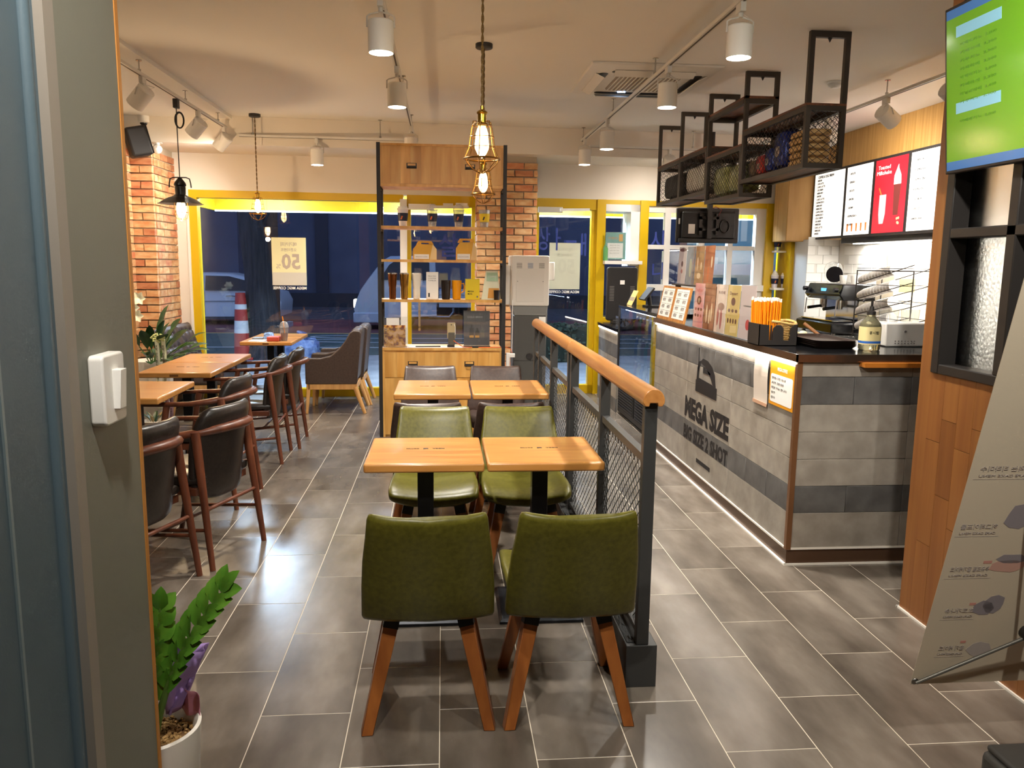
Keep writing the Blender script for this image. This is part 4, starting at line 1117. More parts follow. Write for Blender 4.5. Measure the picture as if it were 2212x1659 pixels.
# ---- goods on the shelves
SY = 7.03
def shx(px): return -.569 + (px - 811) * .003923
M_navy = mat('navy_sleeve', '#1b2140', .5)
M_cupw = mat('paper_cup_white', '#ddd6dd', .5)
M_orange = mat('orange_print2', '#d9692a', .5)
def cup(x, y, z, kind, label, k=1.0, cat='cup', group='sample cups'):
    t = thing('takeaway_cup', label, cat, (x, y, z), group)
    r0, r1, h = .030 * k, .044 * k, .135 * k
    rr = lambda f: r0 + (r1 - r0) * f
    clear = kind in ('dome', 'open')
    MB().lathe([(0, z), (r0, z), (r1, z + h), (r1 + .003, z + h), (r1 + .003, z + h + .004), (r1 - .001, z + h + .004), (r0 - .002, z + .003), (0, z + .003)], (x, y, 0), 20).build('cup', M_plast if clear else M_cupw, t, smooth=True, ang=30)
    sm = mat('yellow_sleeve', '#e0c41c', .5) if kind == 'open' else M_navy
    MB().lathe([(rr(.33) + .001, z + h * .33), (rr(.80) + .0015, z + h * .80), (rr(.80) + .003, z + h * .80), (rr(.33) + .0025, z + h * .33)], (x, y, 0), 20).build('sleeve', sm, t, smooth=True)
    MB().obox((x - .008, y - rr(.55) - .003, z + h * .52), .012, .002, .03, Matrix.Rotation(R(20), 3, 'Y')).build('sleeve_print', M_orange if kind != 'open' else M_print, t)
    if kind == 'dome':
        MB().lathe([(r1 + .004, z + h), (r1 + .004, z + h + .008), (r1 * .98, z + h + .02), (r1 * .8, z + h + .042), (r1 * .42, z + h + .053), (r1 * .40, z + h + .050)], (x, y, 0), 20).build('dome_lid', M_plast, t, smooth=True)
    elif kind == 'paper':
        MB().lathe([(r1 + .004, z + h), (r1 + .003, z + h + .012), (r1 * .9, z + h + .014), (r1 * .86, z + h + .028), (0, z + h + .026)], (x, y, 0), 20).build('lid', M_white, t, smooth=True)
    elif kind == 'cream':
        MB().lathe([(r1, z + h), (r1 * 1.02, z + h + .012), (r1 * .8, z + h + .022), (r1 * .82, z + h + .03), (r1 * .5, z + h + .045), (r1 * .5, z + h + .05), (.002, z + h + .075)], (x, y, 0), 16).build('whipped_cream', mat('whipped_cream', '#efe9df', .6), t, smooth=True)
    return t
z1 = 1.817
cup(shx(868), SY, z1, 'paper', 'paper cup with white lid and navy sleeve on the top display shelf', 1.05)
cup(shx(932), SY, z1, 'dome', 'clear dome-lid cup with navy sleeve, left of the pair on the top display shelf', 1.05)
cup(shx(990), SY, z1, 'dome', 'clear dome-lid cup with navy sleeve, right of the pair on the top display shelf', 1.05)
cup(shx(1047), SY, z1, 'open', 'clear cup with yellow sleeve at the right end of the top shelf', 1.1)
# yellow carry boxes
M_box = mat('carry_box_yellow', '#d9a01f', .5); M_boxc = mat('carry_box_cream', '#e6c58a', .5)
def carry(x, z, w, h, label, flip):
    t = thing('carry_box', label, 'box', (x, SY, z), 'yellow carry boxes')
    d = .075
    MB().prism([(-w / 2, 0), (w / 2, 0), (w / 2, h * .55), (w * .32, h * .8), (-w * .32, h * .8), (-w / 2, h * .55)], lambda u, v, q: (x + u, SY + q, z + v), -d, d).build('carton', M_box, t, bevel=.002, seg=1)
    wl_, wh_ = .055, .022
    top = h - .005
    pts = [(-.075, h * .78), (-.07, top - .02), (-.055, top), (.055, top), (.07, top - .02), (.075, h * .78)]
    inn = [(-.03, h * .84), (-.028, h * .84 + .016), (.028, h * .84 + .016), (.03, h * .84)]
    poly = pts[:1] + inn[:0] + pts[1:]
    MB().prism([(-.075, h * .78), (-.07, top - .02), (-.055, top), (-.032, top), (-.032, h * .78)], lambda u, v, q: (x + u, SY + q, z + v), -.006, .006).prism([(.075, h * .78), (.07, top - .02), (.055, top), (.032, top), (.032, h * .78)], lambda u, v, q: (x + u, SY + q, z + v), -.006, .006).prism([(-.032, top - .016), (-.032, top), (.032, top), (.032, top - .016)], lambda u, v, q: (x + u, SY + q, z + v), -.006, .006).build('carry_handle', M_box, t)
    MB().box(x - w * .45, x + w * .18, SY - d - .001, SY - d, z + .006, z + h * .28).build('label_panel', M_paper, t)
    text('MEGA MGC COFFEE', 'lettering', M_printg, t, (x - w * .14, SY - d - .0014, z + h * .15), (1, 0, 0), (0, 0, 1), .007, w * .5)
    MB().prism([(w * .20, 0.001), (w / 2 + .001, 0.001), (w / 2 + .001, h * .55), (w * .34, h * .80)], lambda u, v, q: (x + u, SY + q, z + v), -d - .0015, -d - .0005).build('side_flap', M_boxc, t)
    return t
carry(shx(916), 1.537, .20, .165, 'yellow carry box with cut-out handle, left one on the second shelf', 0)
carry(shx(1007), 1.537, .175, .19, 'taller yellow carry box with cut-out handle, right one on the second shelf', 1)
# tumblers, mugs, boxes
z3 = 1.197
def tumbler(px, col, met, label, h=.222):
    x = shx(px); t = thing('tumbler', label, 'tumbler', (x, SY, z3), 'steel tumblers')
    MB().lathe([(0, z3), (.026, z3), (.029, z3 + .004), (.031, z3 + .08), (.030, z3 + .10), (.034, z3 + .12), (.039, z3 + h - .02), (.040, z3 + h - .008)], (x, SY, 0), 24).build('body', mat('tumbler_' + label[:6], col, .28, met), t, smooth=True, ang=30)
    MB().lathe([(.0, z3 + h - .006), (.0405, z3 + h - .008), (.0405, z3 + h), (.034, z3 + h + .003), (0, z3 + h + .002)], (x, SY, 0), 24).build('lid', M_steel if met else M_wpaint, t, smooth=True, ang=30)
tumbler(844, '#6b3a16', .7, 'copper brown steel tumbler at the left end of the third shelf')
tumbler(870, '#9c7436', .9, 'gold steel tumbler, second from the left on the third shelf')
tumbler(897, '#e4dfd4', 0, 'white tumbler, third from the left on the third shelf')
wbx = thing('tumbler_box', 'white tumbler carton with grey lettering on the third shelf', 'box', (shx(932), SY, z3))
x = shx(932); bx('carton', M_paper, x - .052, x + .052, SY - .045, SY + .045, z3, z3 + .235, wbx, bevel=.0015, seg=1)
for i, s_ in enumerate(('MEGA MGC', 'COFFEE', 'TUMBLER')):
    text(s_, 'lettering', M_printg, wbx, (x - .002, SY - .0456, z3 + .20 - i * .019), (1, 0, 0), (0, 0, 1), .010, .07)
bx('printed_mark', M_print, x - .035, x - .022, SY - .0458, SY - .045, z3 + .02, z3 + .055, wbx)
def mug(px, m, label, handle):
    x = shx(px); t = thing('mug', label, 'mug', (x, SY, z3), 'tall mugs')
    h = .165
    MB().lathe([(0, z3), (.032, z3), (.036, z3 + .004), (.043, z3 + h), (.040, z3 + h), (.033, z3 + .01), (0, z3 + .008)], (x, SY, 0), 24).build('body', m, t, smooth=True, ang=30)
    if handle:
        MB().tube([(x + .038, SY, z3 + .135), (x + .060, SY, z3 + .14), (x + .068, SY, z3 + .11), (x + .062, SY, z3 + .07), (x + .036, SY, z3 + .055)], .006, 8).build('handle', m, t, smooth=True)
mug(962, mat('black_ceramic', '#231c1b', .3), 'black ceramic mug on the third shelf', False)
mug(986, mat('yellow_ceramic', '#e0960f', .3), 'yellow ceramic mug with side handle on the third shelf', True)
ybx = thing('mug_box', 'yellow mug carton with black lettering on the third shelf', 'box', (shx(1021), SY, z3))
x = shx(1021); bx('carton', mat('carton_yellow', '#dcc313', .5), x - .062, x + .062, SY - .05, SY + .05, z3, z3 + .178, ybx, bevel=.0015, seg=1)
text('MEGA', 'lettering', M_print, ybx, (x - .015, SY - .0506, z3 + .072), (1, 0, 0), (0, 0, 1), .014, .055, bold=.02)
text('MUG', 'lettering', M_print, ybx, (x - .022, SY - .0506, z3 + .050), (1, 0, 0), (0, 0, 1), .014, .04, bold=.02)
bx('printed_mark', M_printg, x + .035, x + .048, SY - .0506, SY - .05, z3 + .018, z3 + .034, ybx)
tst = thing('tent_sign', 'acrylic tent sign with yellow cups printed, right end of the third shelf', 'sign', (shx(1063), SY, z3))
x = shx(1063)
MB().prism([(-.085, 0), (.085, 0), (.06, .25), (-.045, .25)], lambda u, v, q: (x + u, SY + q + v * .15, z3 + v), -.004, .0).build('board', mat('tent_pale', '#dfe0c4', .4), tst)
MB().prism([(-.03, 0.01), (.08, 0.01), (.07, .10), (-.02, .10)], lambda u, v, q: (x + u, SY + q + v * .15, z3 + v), -.006, -.0045).build('printed_picture', mat('tent_orange', '#d99a3a', .5), tst)
MB().prism([(-.04, .16), (.06, .16), (.055, .235), (-.038, .235)], lambda u, v, q: (x + u, SY + q + v * .15, z3 + v), -.006, -.0045).build('printed_panel', mat('tent_green', '#a9c8a6', .5), tst)
text('COFFEE', 'lettering', M_paper, tst, (x + .01, SY - .006 + .19 * .15, z3 + .20), (1, 0, 0), (0, .15, 1), .012, .07)
mg2 = thing('mug', 'small black mug beside the tent sign at the right end of the shelf', 'mug', (.47, 7.0, z3)); MB().lathe([(0, z3), (.024, z3), (.028, z3 + .085), (.025, z3 + .085), (.0, z3 + .01)], (.465, 6.96, 0), 20).build('body', MATS['black_ceramic'], mg2, smooth=True, ang=30)
# on the lower cupboard
zc = .783
bh = thing('brochure_holder', 'clear brochure holder with coffee leaflets on the lower cupboard, left end', 'brochure holder', (shx(851), 6.98, zc))
x = shx(851)
MB().box(x - .105, x + .10, 6.93, 6.934, zc, zc + .17).box(x - .105, x + .10, 6.99, 6.994, zc, zc + .26).box(x - .105, x + .10, 6.93, 6.994, zc, zc + .004).build('holder', M_clear, bh)
bx('leaflet', nmat('coffee_leaflet', '#7a3317', '#e0b183', (1, 1, 1), 22, 3, .5, None, .4, .6, c3='#d59a35'), x - .10, x + .085, 6.945, 6.95, zc + .004, zc + .19, bh)
bx('leaflet_back', M_paper, x - .08, x + .03, 6.97, 6.974, zc + .004, zc + .25, bh)
text('COFFEE', 'lettering', M_print, bh, (x - .085, 6.9445, zc + .1), (0, 0, 1), (-1, 0, 0), .02, .13)
tp = thing('paper_sheet', 'white paper sheet with a pen lying on the lower cupboard', 'paper', (-.06, 6.97, zc))
bx('sheet', M_paper, shx(881), shx(1015), 6.90, 7.02, zc, zc + .002, tp)
MB().cyl((shx(895), 6.93, zc + .007), (shx(950), 6.945, zc + .007), .005, n=8).build('pen', M_black, tp, smooth=True)
dv = thing('handheld_scanner', 'beige handheld scanner standing in a black base on the lower cupboard', 'scanner', (shx(974), 6.96, zc))
x = shx(974)
MB().prism(rpoly(-.036, .036, .075, .215, .01), lambda u, v, q: (x + u, 6.96 + q, zc + v), -.02, .01).build('body', mat('scanner_beige', '#b9a47c', .4), dv, bevel=.004)
MB().prism(rpoly(-.028, .030, .02, .13, .008), lambda u, v, q: (x + u, 6.95 + q, zc + v), -.028, .0).build('grip', mat('scanner_grey', '#5d564b', .45), dv, bevel=.003)
bx('base', M_black, x - .035, x + .028, 6.92, 6.98, zc, zc + .022, dv, bevel=.004)
MB().tube([(x + .024, 6.928, zc + .205), (x + .034, 6.925, zc + .18), (x + .034, 6.925, zc + .12), (x + .024, 6.928, zc + .10)], .003, 6).build('strap', M_white, dv, smooth=True)
MB().cyl((x, 6.938, zc + .197), (x, 6.944, zc + .197), .005, n=12).build('lens', M_black, dv)
cb = thing('cold_brew_sign', 'dark poster of bottles in an acrylic stand on the lower cupboard', 'sign', (shx(1031), 6.99, zc))
x = shx(1031)
bx('poster', nmat('dark_poster', '#2b2a2e', '#4a464b', (1, 1, 1), 5, 3, .4), x - .113, x + .113, 6.995, 7.0, zc + .012, zc + .315, cb)
bx('acrylic', M_clear, x - .118, x + .118, 6.988, 6.992, zc + .006, zc + .32, cb); bx('foot', M_black, x - .118, x + .118, 6.95, 7.01, zc, zc + .008, cb)
text('COLD BREW', 'lettering', mat('poster_grey', '#a9a5a6', .5), cb, (x - .015, 6.9945, zc + .262), (1, 0, 0), (0, 0, 1), .017, .135)
for i, (dx, h_, m) in enumerate(((-.045, .12, M_print), (.005, .09, mat('bottle_black', '#100e10', .3)), (.05, .10, mat('bottle_grey', '#5b5a52', .4)))):
    b = MB().box(x + dx - .018, x + dx + .018, 6.9935, 6.9955, zc + .075, zc + .075 + h_ * .75).box(x + dx - .008, x + dx + .008, 6.9935, 6.9955, zc + .075 + h_ * .75, zc + .075 + h_)
    b.build('printed_bottle', m, cb)
    if i < 2: bx('printed_label', mat('amber_label', '#d69b35', .5), x + dx - .019, x + dx + .019, 6.993, 6.9935, zc + .08, zc + .10, cb)
cbk = thing('orange_cable', 'orange power cable trailing from the scanner over the cupboard edge', 'cable', (.3, 6.93, zc))
MB().tube([(shx(977), 6.93, zc + .065), (shx(985), 6.905, zc + .045), (shx(1000), 6.89, zc + .008), (shx(1030), 6.895, zc + .005), (shx(1070), 6.90, zc + .005), (.545, 6.90, zc + .006), (.59, 6.90, zc - .01), (.605, 6.90, zc - .06)], .0035, 6).build('cable', mat('cable_orange', '#e0661c', .5), cbk, smooth=True)
bx('connector', M_black, shx(1020), shx(1034), 6.885, 6.905, zc + .001, zc + .016, cbk, bevel=.003)
ch = thing('power_strip', 'white power strip hanging on the right side of the shelving', 'power strip', (.60, 6.90, .62))
bx('strip', M_white, .548, .580, 6.885, 6.915, .60, .74, ch, bevel=.004); bx('plug', M_white, .575, .625, 6.885, 6.915, .70, .735, ch, bevel=.004)
MB().tube([(.598, 6.9, .74), (.60, 6.9, 1.0), (.602, 6.92, 1.2)], .003, 6).build('lead', M_white, ch, smooth=True)

# ================================================================ water dispenser
wd = thing('water_dispenser', 'tall water dispenser seen from behind, white head and grey body', 'dispenser', (.76, 7.2, 0))
M_dg = mat('dispenser_grey', '#4a4844', .45)
MB().prism(rpoly(.594, .930, 1.145, 1.585, .015), lambda u, v, q: (u, 7.0 + q, v), 0, .34).build('head', mat('dispenser_white', '#d9d2c7', .4), wd, bevel=.006)
MB().loft([[(.604, 7.01, 1.145), (.925, 7.01, 1.145), (.925, 7.33, 1.145), (.604, 7.33, 1.145)], [(.625, 7.0, 1.06), (.908, 7.0, 1.06), (.908, 7.33, 1.06), (.625, 7.33, 1.06)]]).build('neck', mat('dispenser_midgrey', '#6b6861', .4), wd, bevel=.004)
bx('body', M_dg, .622, .912, 7.0, 7.33, .0, 1.06, wd, bevel=.006)
for i, x in enumerate((.665, .762, .862)):
    for k in range(6):
        bx('vent_slot', mat('vent_dark', '#8b857c', .6) if i != 1 else mat('vent_blue', '#7f8da6', .5), x - .024, x + .024, 6.9985, 7.0, 1.475 + k * .008, 1.479 + k * .008, wd)
MB().prism([(.64, 1.18), (.885, 1.18), (.885, 1.47), (.64, 1.47)], lambda u, v, q: (u, 6.9995 - q, v), 0, .002).build('rear_cover', mat('dispenser_white2', '#d3ccc1', .45), wd, bevel=.001, seg=1)
for x in (.65, .875): MB().cyl((x, 6.996, 1.36), (x, 6.999, 1.36), .004, n=10).build('screw', M_printg, wd)
bx('cup_tube', M_white, .930, .985, 7.06, 7.16, 1.37, 1.53, wd, bevel=.006); bx('cup_tube', M_white, .548, .594, 7.06, 7.16, 1.15, 1.50, wd, bevel=.006)
bx('drain_label', M_paper, .845, .905, 6.9985, 7.0, .985, 1.05, wd)
MB().cyl((.765, 6.985, .70), (.765, 7.0, .70), .028, n=24).build('drain_cap', M_black, wd, smooth=True)
bx('panel_seam', M_black, .622, .912, 6.9992, 7.0, .655, .660, wd)

# ================================================================ hanging rack over the counter
M_rb = nmat('rack_board', '#4a2a18', '#7c4a2a', (8, 1, 8), 3, 4, .5)
rk = thing('hanging_rack', 'black steel ceiling-hung rack of mesh boxes with wooden shelves above the counter', 'rack', (2.3, 6.5, 2.9))
RX0, RX1, tb = 2.17, 2.42, .030
M_rk = mat('rack_steel', '#40382f', .5, .1)
def rbar(*p, name='frame_bar', parent=rk): return bx(name, M_rk, *p, parent)
def unit(y0, y1, z0, z1):
    for x in (RX0, RX1 - tb):
        rbar(x, x + tb, y0, y1, z1 - tb, z1); rbar(x, x + tb, y0, y1, z0, z0 + tb)
        for y in (y0, y1 - tb): rbar(x, x + tb, y, y + tb, z0 + tb, z1 - tb)
    for y in (y0, y1 - tb):
        rbar(RX0 + tb, RX1 - tb, y, y + tb, z1 - tb, z1); rbar(RX0 + tb, RX1 - tb, y, y + tb, z0, z0 + tb)
    bx('shelf_board', M_rb, RX0 - .002, RX1 + .002, y0 + .004, y1 - .004, z1, z1 + .014, rk)
    bx('shelf_board', M_rb, RX0 + .02, RX1 - .02, y0 + .02, y1 - .02, z0 + .01, z0 + .03, rk)
    f = wires(MB(), y0 + tb, y1 - tb, z0 + tb, z1 - tb, RX0 + .012, p=.032, ang=35, w=.0018).build('expanded_mesh', M_black, rk, kind='stuff')
    f = wires(MB(), y0 + tb, y1 - tb, z0 + tb, z1 - tb, RX1 - .012, p=.032, ang=35, w=.0018).build('expanded_mesh', M_black, rk, kind='stuff')
    for y in (y0 + .012, y1 - .012):
        b = wires(MB(), 0, RX1 - RX0 - 2 * tb, z0 + tb, z1 - tb, 0, p=.032, ang=35, w=.0018)
        b.v = [(RX0 + tb + v[1], y + v[0], v[2]) for v in b.v]
        b.build('expanded_mesh', M_black, rk, kind='stuff')
unit(4.79, 5.83, 2.11, 2.475); unit(5.835, 6.62, 2.02, 2.385); unit(6.625, 7.385, 2.11, 2.48); unit(7.39, 8.15, 2.11, 2.48)
for y, zb in ((4.79, 2.489), (5.80, 2.489), (6.585, 2.398), (7.37, 2.494), (8.114, 2.494)):
    for x in (RX0, RX1 - tb): rbar(x, x + tb, y, y + tb, zb, 2.9, name='hanger')
    rbar(RX0 + tb, RX1 - tb, y, y + tb, 2.864, 2.9, name='hanger_top')
    MB().prism([(-.012, 0), (.012, 0), (0, -.025)], lambda u, v, q: (2.295 + u, y + q, 2.864 + v), .01, .02).build('bolt_tab', M_black, rk)
for x in (RX0, RX1 - tb): rbar(x, x + tb, 5.836, 6.585, 2.68, 2.712)
bx('shelf_board', M_rb, RX0, RX1, 5.80, 6.62, 2.712, 2.73, rk)
for y in (5.80, 6.585): rbar(RX0 + tb, RX1 - tb, y, y + tb, 2.676, 2.712)
# stored goods
M_jute = nmat('kraft_bag', '#b08a52', '#cfa970', (1, 1, 1), 12, 3, .75)
def pillow(b, c, sx, sy, sz, M=None, n=3.4):
    rings = []
    c = Vector(c)
    for i in range(9):
        t = -1 + 2 * i / 8; k = (1 - abs(t) ** n) ** (1 / n) if abs(t) < 1 else .05
        k = max(k, .12)
        ring = []
        for x_, y_ in rring(sx / 2 * k, sy / 2 * k, 20, 4):
            p = Vector((x_, y_, t * sz / 2)); ring.append(tuple(c + (M @ p if M else p)))
        rings.append(ring)
    return b.loft(rings)
labs = ['bottom', 'second lowest', 'middle', 'second highest', 'top']
for i in range(5):
    t = tag(pillow(MB(), (2.295 + random.uniform(-.005, .005), 4.985, 2.163 + i * .043), .18, .29, .044, n=5).build('kraft_bag', M_jute, smooth=True), 'tan kraft bag, %s of the stack at the near end of the hanging rack' % labs[i], 'bag', 'stacked kraft bags')
def sack(name, label, m, y0, y1, z0, z1, m2=None, sx=.185, band=None):
    t = thing(name, label, 'bag', (2.295, (y0 + y1) / 2, z0), 'bags stored in the hanging rack')
    c = Vector((2.295, (y0 + y1) / 2, (z0 + z1) / 2))
    pillow(MB(), c, sx, y1 - y0, z1 - z0).build('bag', m, t, smooth=True)
    if m2:
        pillow(MB(), c + Vector((-.008, 0, -.01)), sx * .93, (y1 - y0) * .62, (z1 - z0) * .55).build('printed_panel', m2, t, smooth=True)
    return t
M_bluef = mat('blue_foil', '#1d2f78', .25, .3); M_redf = mat('red_foil', '#a3231c', .3, .2)
M_beans = nmat('bean_window', '#4a3a2c', '#a5968a', (1, 1, 1), 40, 2, .4)
sack('coffee_bag', 'blue foil coffee bag standing in the nearest rack box', M_bluef, 5.17, 5.36, 2.142, 2.42, M_beans)
sack('coffee_bag', 'blue foil coffee bag, second behind the kraft stack', M_bluef, 5.365, 5.50, 2.142, 2.33, M_beans)
sack('snack_bag', 'red foil snack bag in the nearest rack box', M_redf, 5.505, 5.66, 2.142, 2.30, M_beans)
sack('kraft_pouch', 'brown kraft pouch at the far end of the nearest rack box', nmat('kraft_dark', '#4b3a28', '#6a5237', (1, 1, 1), 20, 3, .6), 5.665, 5.785, 2.142, 2.28)
sack('packet', 'clear green packet bundle in the lower rack box, nearer one', nmat('green_pack', '#6d7427', '#b9bf7c', (1, 1, 1), 18, 3, .3, coat=.5), 5.89, 6.22, 2.055, 2.30)
sack('packet', 'clear green packet bundle in the lower rack box, farther one', MATS['green_pack'], 6.24, 6.56, 2.055, 2.32)
sack('white_packet', 'white wrapped packet in the third rack box, nearer one', nmat('white_pack', '#cfc6b4', '#ede7da', (1, 1, 1), 18, 3, .4, coat=.3), 6.68, 6.98, 2.145, 2.41)
sack('white_packet', 'white wrapped packet in the third rack box, farther one', MATS['white_pack'], 7.0, 7.32, 2.145, 2.40)
sack('dark_packet', 'dark grey packet in the farthest rack box', mat('dark_pack', '#262426', .5), 7.45, 8.08, 2.145, 2.40)

# monitor seen from behind
mn = thing('monitor', 'black monitor seen from behind under the hanging rack', 'monitor', (2.8, 8.42, 1.75))
bx('case', mat('monitor_black', '#221f1f', .5), 2.47, 3.15, 8.42, 8.46, 1.755, 2.12, mn, bevel=.01)
bx('rear_bulge', mat('monitor_black2', '#1d1a1a', .55), 2.52, 3.10, 8.385, 8.425, 1.80, 2.08, mn, bevel=.015)
bx('lower_rail', MATS['monitor_black'], 2.49, 3.13, 8.37, 8.42, 1.76, 1.80, mn, bevel=.005)
MB().box(2.78, 2.83, 8.34, 8.385, 1.80, 2.2).cyl((2.805, 8.36, 2.15), (2.805, 8.36, 2.89), .02, n=14).box(2.70, 2.91, 8.36, 8.39, 1.88, 1.91).box(2.70, 2.91, 8.36, 8.39, 2.0, 2.03).box(2.70, 2.73, 8.36, 8.39, 1.84, 2.06).box(2.88, 2.91, 8.36, 8.39, 1.84, 2.06).build('mount_arm', M_black, mn)
MB().tube([(2.98 + .05 * math.cos(2 * math.pi * i / 20), 8.375, 1.93 + .065 * math.sin(2 * math.pi * i / 20)) for i in range(20)], .006, 6, closed=True).build('coiled_cable', M_black, mn, smooth=True)
MB().tube([(2.81, 8.35, 2.10), (2.86, 8.34, 2.13), (2.93, 8.35, 2.10), (2.90, 8.36, 2.04)], .004, 6).build('red_lead', mat('red_lead', '#8a2a22', .5), mn, smooth=True)
bx('energy_label', M_paper, 2.59, 2.66, 8.383, 8.386, 1.85, 1.95, mn); bx('barcode_label', M_paper, 2.49, 2.507, 8.417, 8.42, 1.95, 2.01, mn)

# ================================================================ glass showcase
sc_ = thing('display_fridge', 'black framed glass showcase fridge with bottled drinks beside the counter', 'fridge', (1.78, 7.2, 0))
FX0, FX1, FY0, FY1 = 1.77, 2.30, 6.46, 7.95
bx('base', M_black, FX0 + .02, FX1, FY0, FY1, .03, .40, sc_, bevel=.004)
for k in range(2):
    y0 = FY0 + .06 + k * .72
    g_ = bx('vent_grille', mat('grille_dark', '#1b1a1a', .6), FX0 + .012, FX0 + .02, y0, y0 + .66, .08, .34, sc_)
    for i in range(9): MB().obox((FX0 + .008, y0 + .33, .10 + i * .027), .012, .62, .004, Matrix.Rotation(R(35), 3, 'Y')).build('grille_slat', M_black, g_)
bx('cabinet_back', M_black, FX1 - .03, FX1, FY0, FY1, .40, 1.10, sc_)
bx('top_panel', M_top, FX0, FX1, FY0, FY1, 1.085, 1.115, sc_, bevel=.003)
for y in (FY0, FY1 - .03): bx('end_frame', M_black, FX0, FX0 + .03, y, y + .03, .40, 1.085, sc_)
bx('front_pane', M_glass, FX0 + .008, FX0 + .013, FY0 + .03, FY1 - .03, .42, 1.085, sc_)
bx('lower_frame', M_black, FX0, FX0 + .03, FY0 + .03, FY1 - .03, .39, .43, sc_)
for z in (.62, .85): bx('glass_shelf', M_clear, FX0 + .05, FX1 - .04, FY0 + .04, FY1 - .04, z, z + .006, sc_)
bx('case_lamp', mat('case_lamp', '#ffffff', .5, emit='#dfeaff', estr=18), FX0 + .06, FX0 + .075, FY0 + .06, FY1 - .06, 1.065, 1.08, sc_)
cols = ['#3f5a3a', '#8a3b2a', '#c5a04a', '#3a4a7a', '#b9b2a6', '#6a2f3a']
bp0 = {}
nb = 0
for z, h in ((.40, .16), (.626, .17), (.856, .15)):
    for i in range(10):
        y = FY0 + .14 + i * .132
        ci = cols[(i * 5 + int(z * 10)) % 6]
        k = (ci, h)
        t = thing('drink_bottle', 'small coloured drink bottle on the %s tray of the showcase' % {.40: 'bottom', .626: 'middle', .856: 'top'}[z], 'bottle', (0, 0, 0), 'bottles in the showcase ' + {.40: 'bottom', .626: 'middle', .856: 'top'}[z])
        if k not in bp0:
            o1 = MB().lathe([(0, 0), (.026, 0), (.028, .004), (.028, h * .6), (.012, h * .78), (.011, h * .92), (0, h * .92)], n=12).build('body', mat('bottle_' + ci, ci, .2), t, smooth=True, ang=50)
            o2 = MB().lathe([(.013, h * .9), (.013, h), (0, h)], n=10).build('cap', M_white, t, smooth=True)
            bp0[k] = (o1, o2)
        else:
            for src in bp0[k]:
                c_ = src.copy(); COL.objects.link(c_); c_.parent = t
        t.location = (FX0 + .16, y, z + .002)
# ================================================================ things on the counter
ZC = 1.09
M_board = nmat('menu_board_wood', '#a86a2c', '#c98a45', (8, 8, 1), 3, 4, .5)
def clipm(y0, y1, label):
    t = thing('menu_clipboard', label, 'menu', (1.78, (y0 + y1) / 2, ZC), 'clipboard menus on the counter')
    fn = lambda u, v, q: (1.755 + v * .20 - q, u, ZC + v)
    MB().prism([(y0, 0), (y1, 0), (y1, .26), (y0, .26)], fn, -.012, 0).build('board', M_board, t)
    MB().prism([(y0 + .03, .022), (y1 - .03, .022), (y1 - .03, .245), (y0 + .03, .245)], fn, .0, .0015).build('paper', M_paper, t)
    for c in range(2):
        for r_ in range(4):
            yy = y1 - .05 - c * (y1 - y0 - .06) / 2; v = .225 - r_ * .052
            w = (y1 - y0) * .36
            MB().prism([(yy - w, v), (yy, v), (yy, v + .0025), (yy - w, v + .0025)], fn, .0015, .002).build('rule', M_printg, t)
            text('카페라떼\n아메리카노\n콜드브루', 'menu_lines', M_printg, t, fn(yy - w * .45, v - .02, .002), (0, -1, 0), (.2, 0, 1), .026, w * .7)
clipm(6.075, 6.44, 'wooden clipboard menu at the far end of the counter, left one')
clipm(5.70, 6.065, 'wooden clipboard menu on the counter, right one beside the pink card')
rs_ = thing('sign_riser', 'dark acrylic riser behind the clipboard menus', 'riser', (1.86, 5.95, ZC))
MB().box(1.835, 1.90, 5.40, 6.32, ZC + .27, ZC + .28).box(1.86, 1.90, 5.42, 5.44, ZC, ZC + .27).box(1.86, 1.90, 6.28, 6.30, ZC, ZC + .27).build('frame', M_black, rs_)
P_pink = nmat('card_pink', '#d98f93', '#ecc7c2', (1, 1, 1), 6, 2, .35)
P_brown = nmat('card_brown', '#7a4a2c', '#b08264', (1, 1, 1), 7, 3, .35)
P_cream = nmat('card_cream', '#e3cdb9', '#edd9c6', (1, 1, 1), 6, 2, .35)
P_yel = mat('card_yellow', '#dcc275', .35); P_wh = mat('card_white', '#d9cbc9', .35)
P_tan = nmat('card_tan', '#8d6f4b', '#b3936a', (1, 1, 1), 7, 3, .35); P_br2 = nmat('card_brick', '#9a5a3c', '#b97955', (1, 1, 1), 7, 3, .35); P_dk = nmat('card_dark', '#3d3835', '#7d8794', (1, 1, 1), 5, 3, .35)
M_sign = glassmat('sign_acrylic', (.97, .97, .97, 1), 0, .6)
M_icon1 = mat('icon_choc', '#6b3a28', .5); M_icon2 = mat('icon_rose', '#b5685f', .5); M_icon3 = mat('icon_cream', '#e9d3b0', .5)
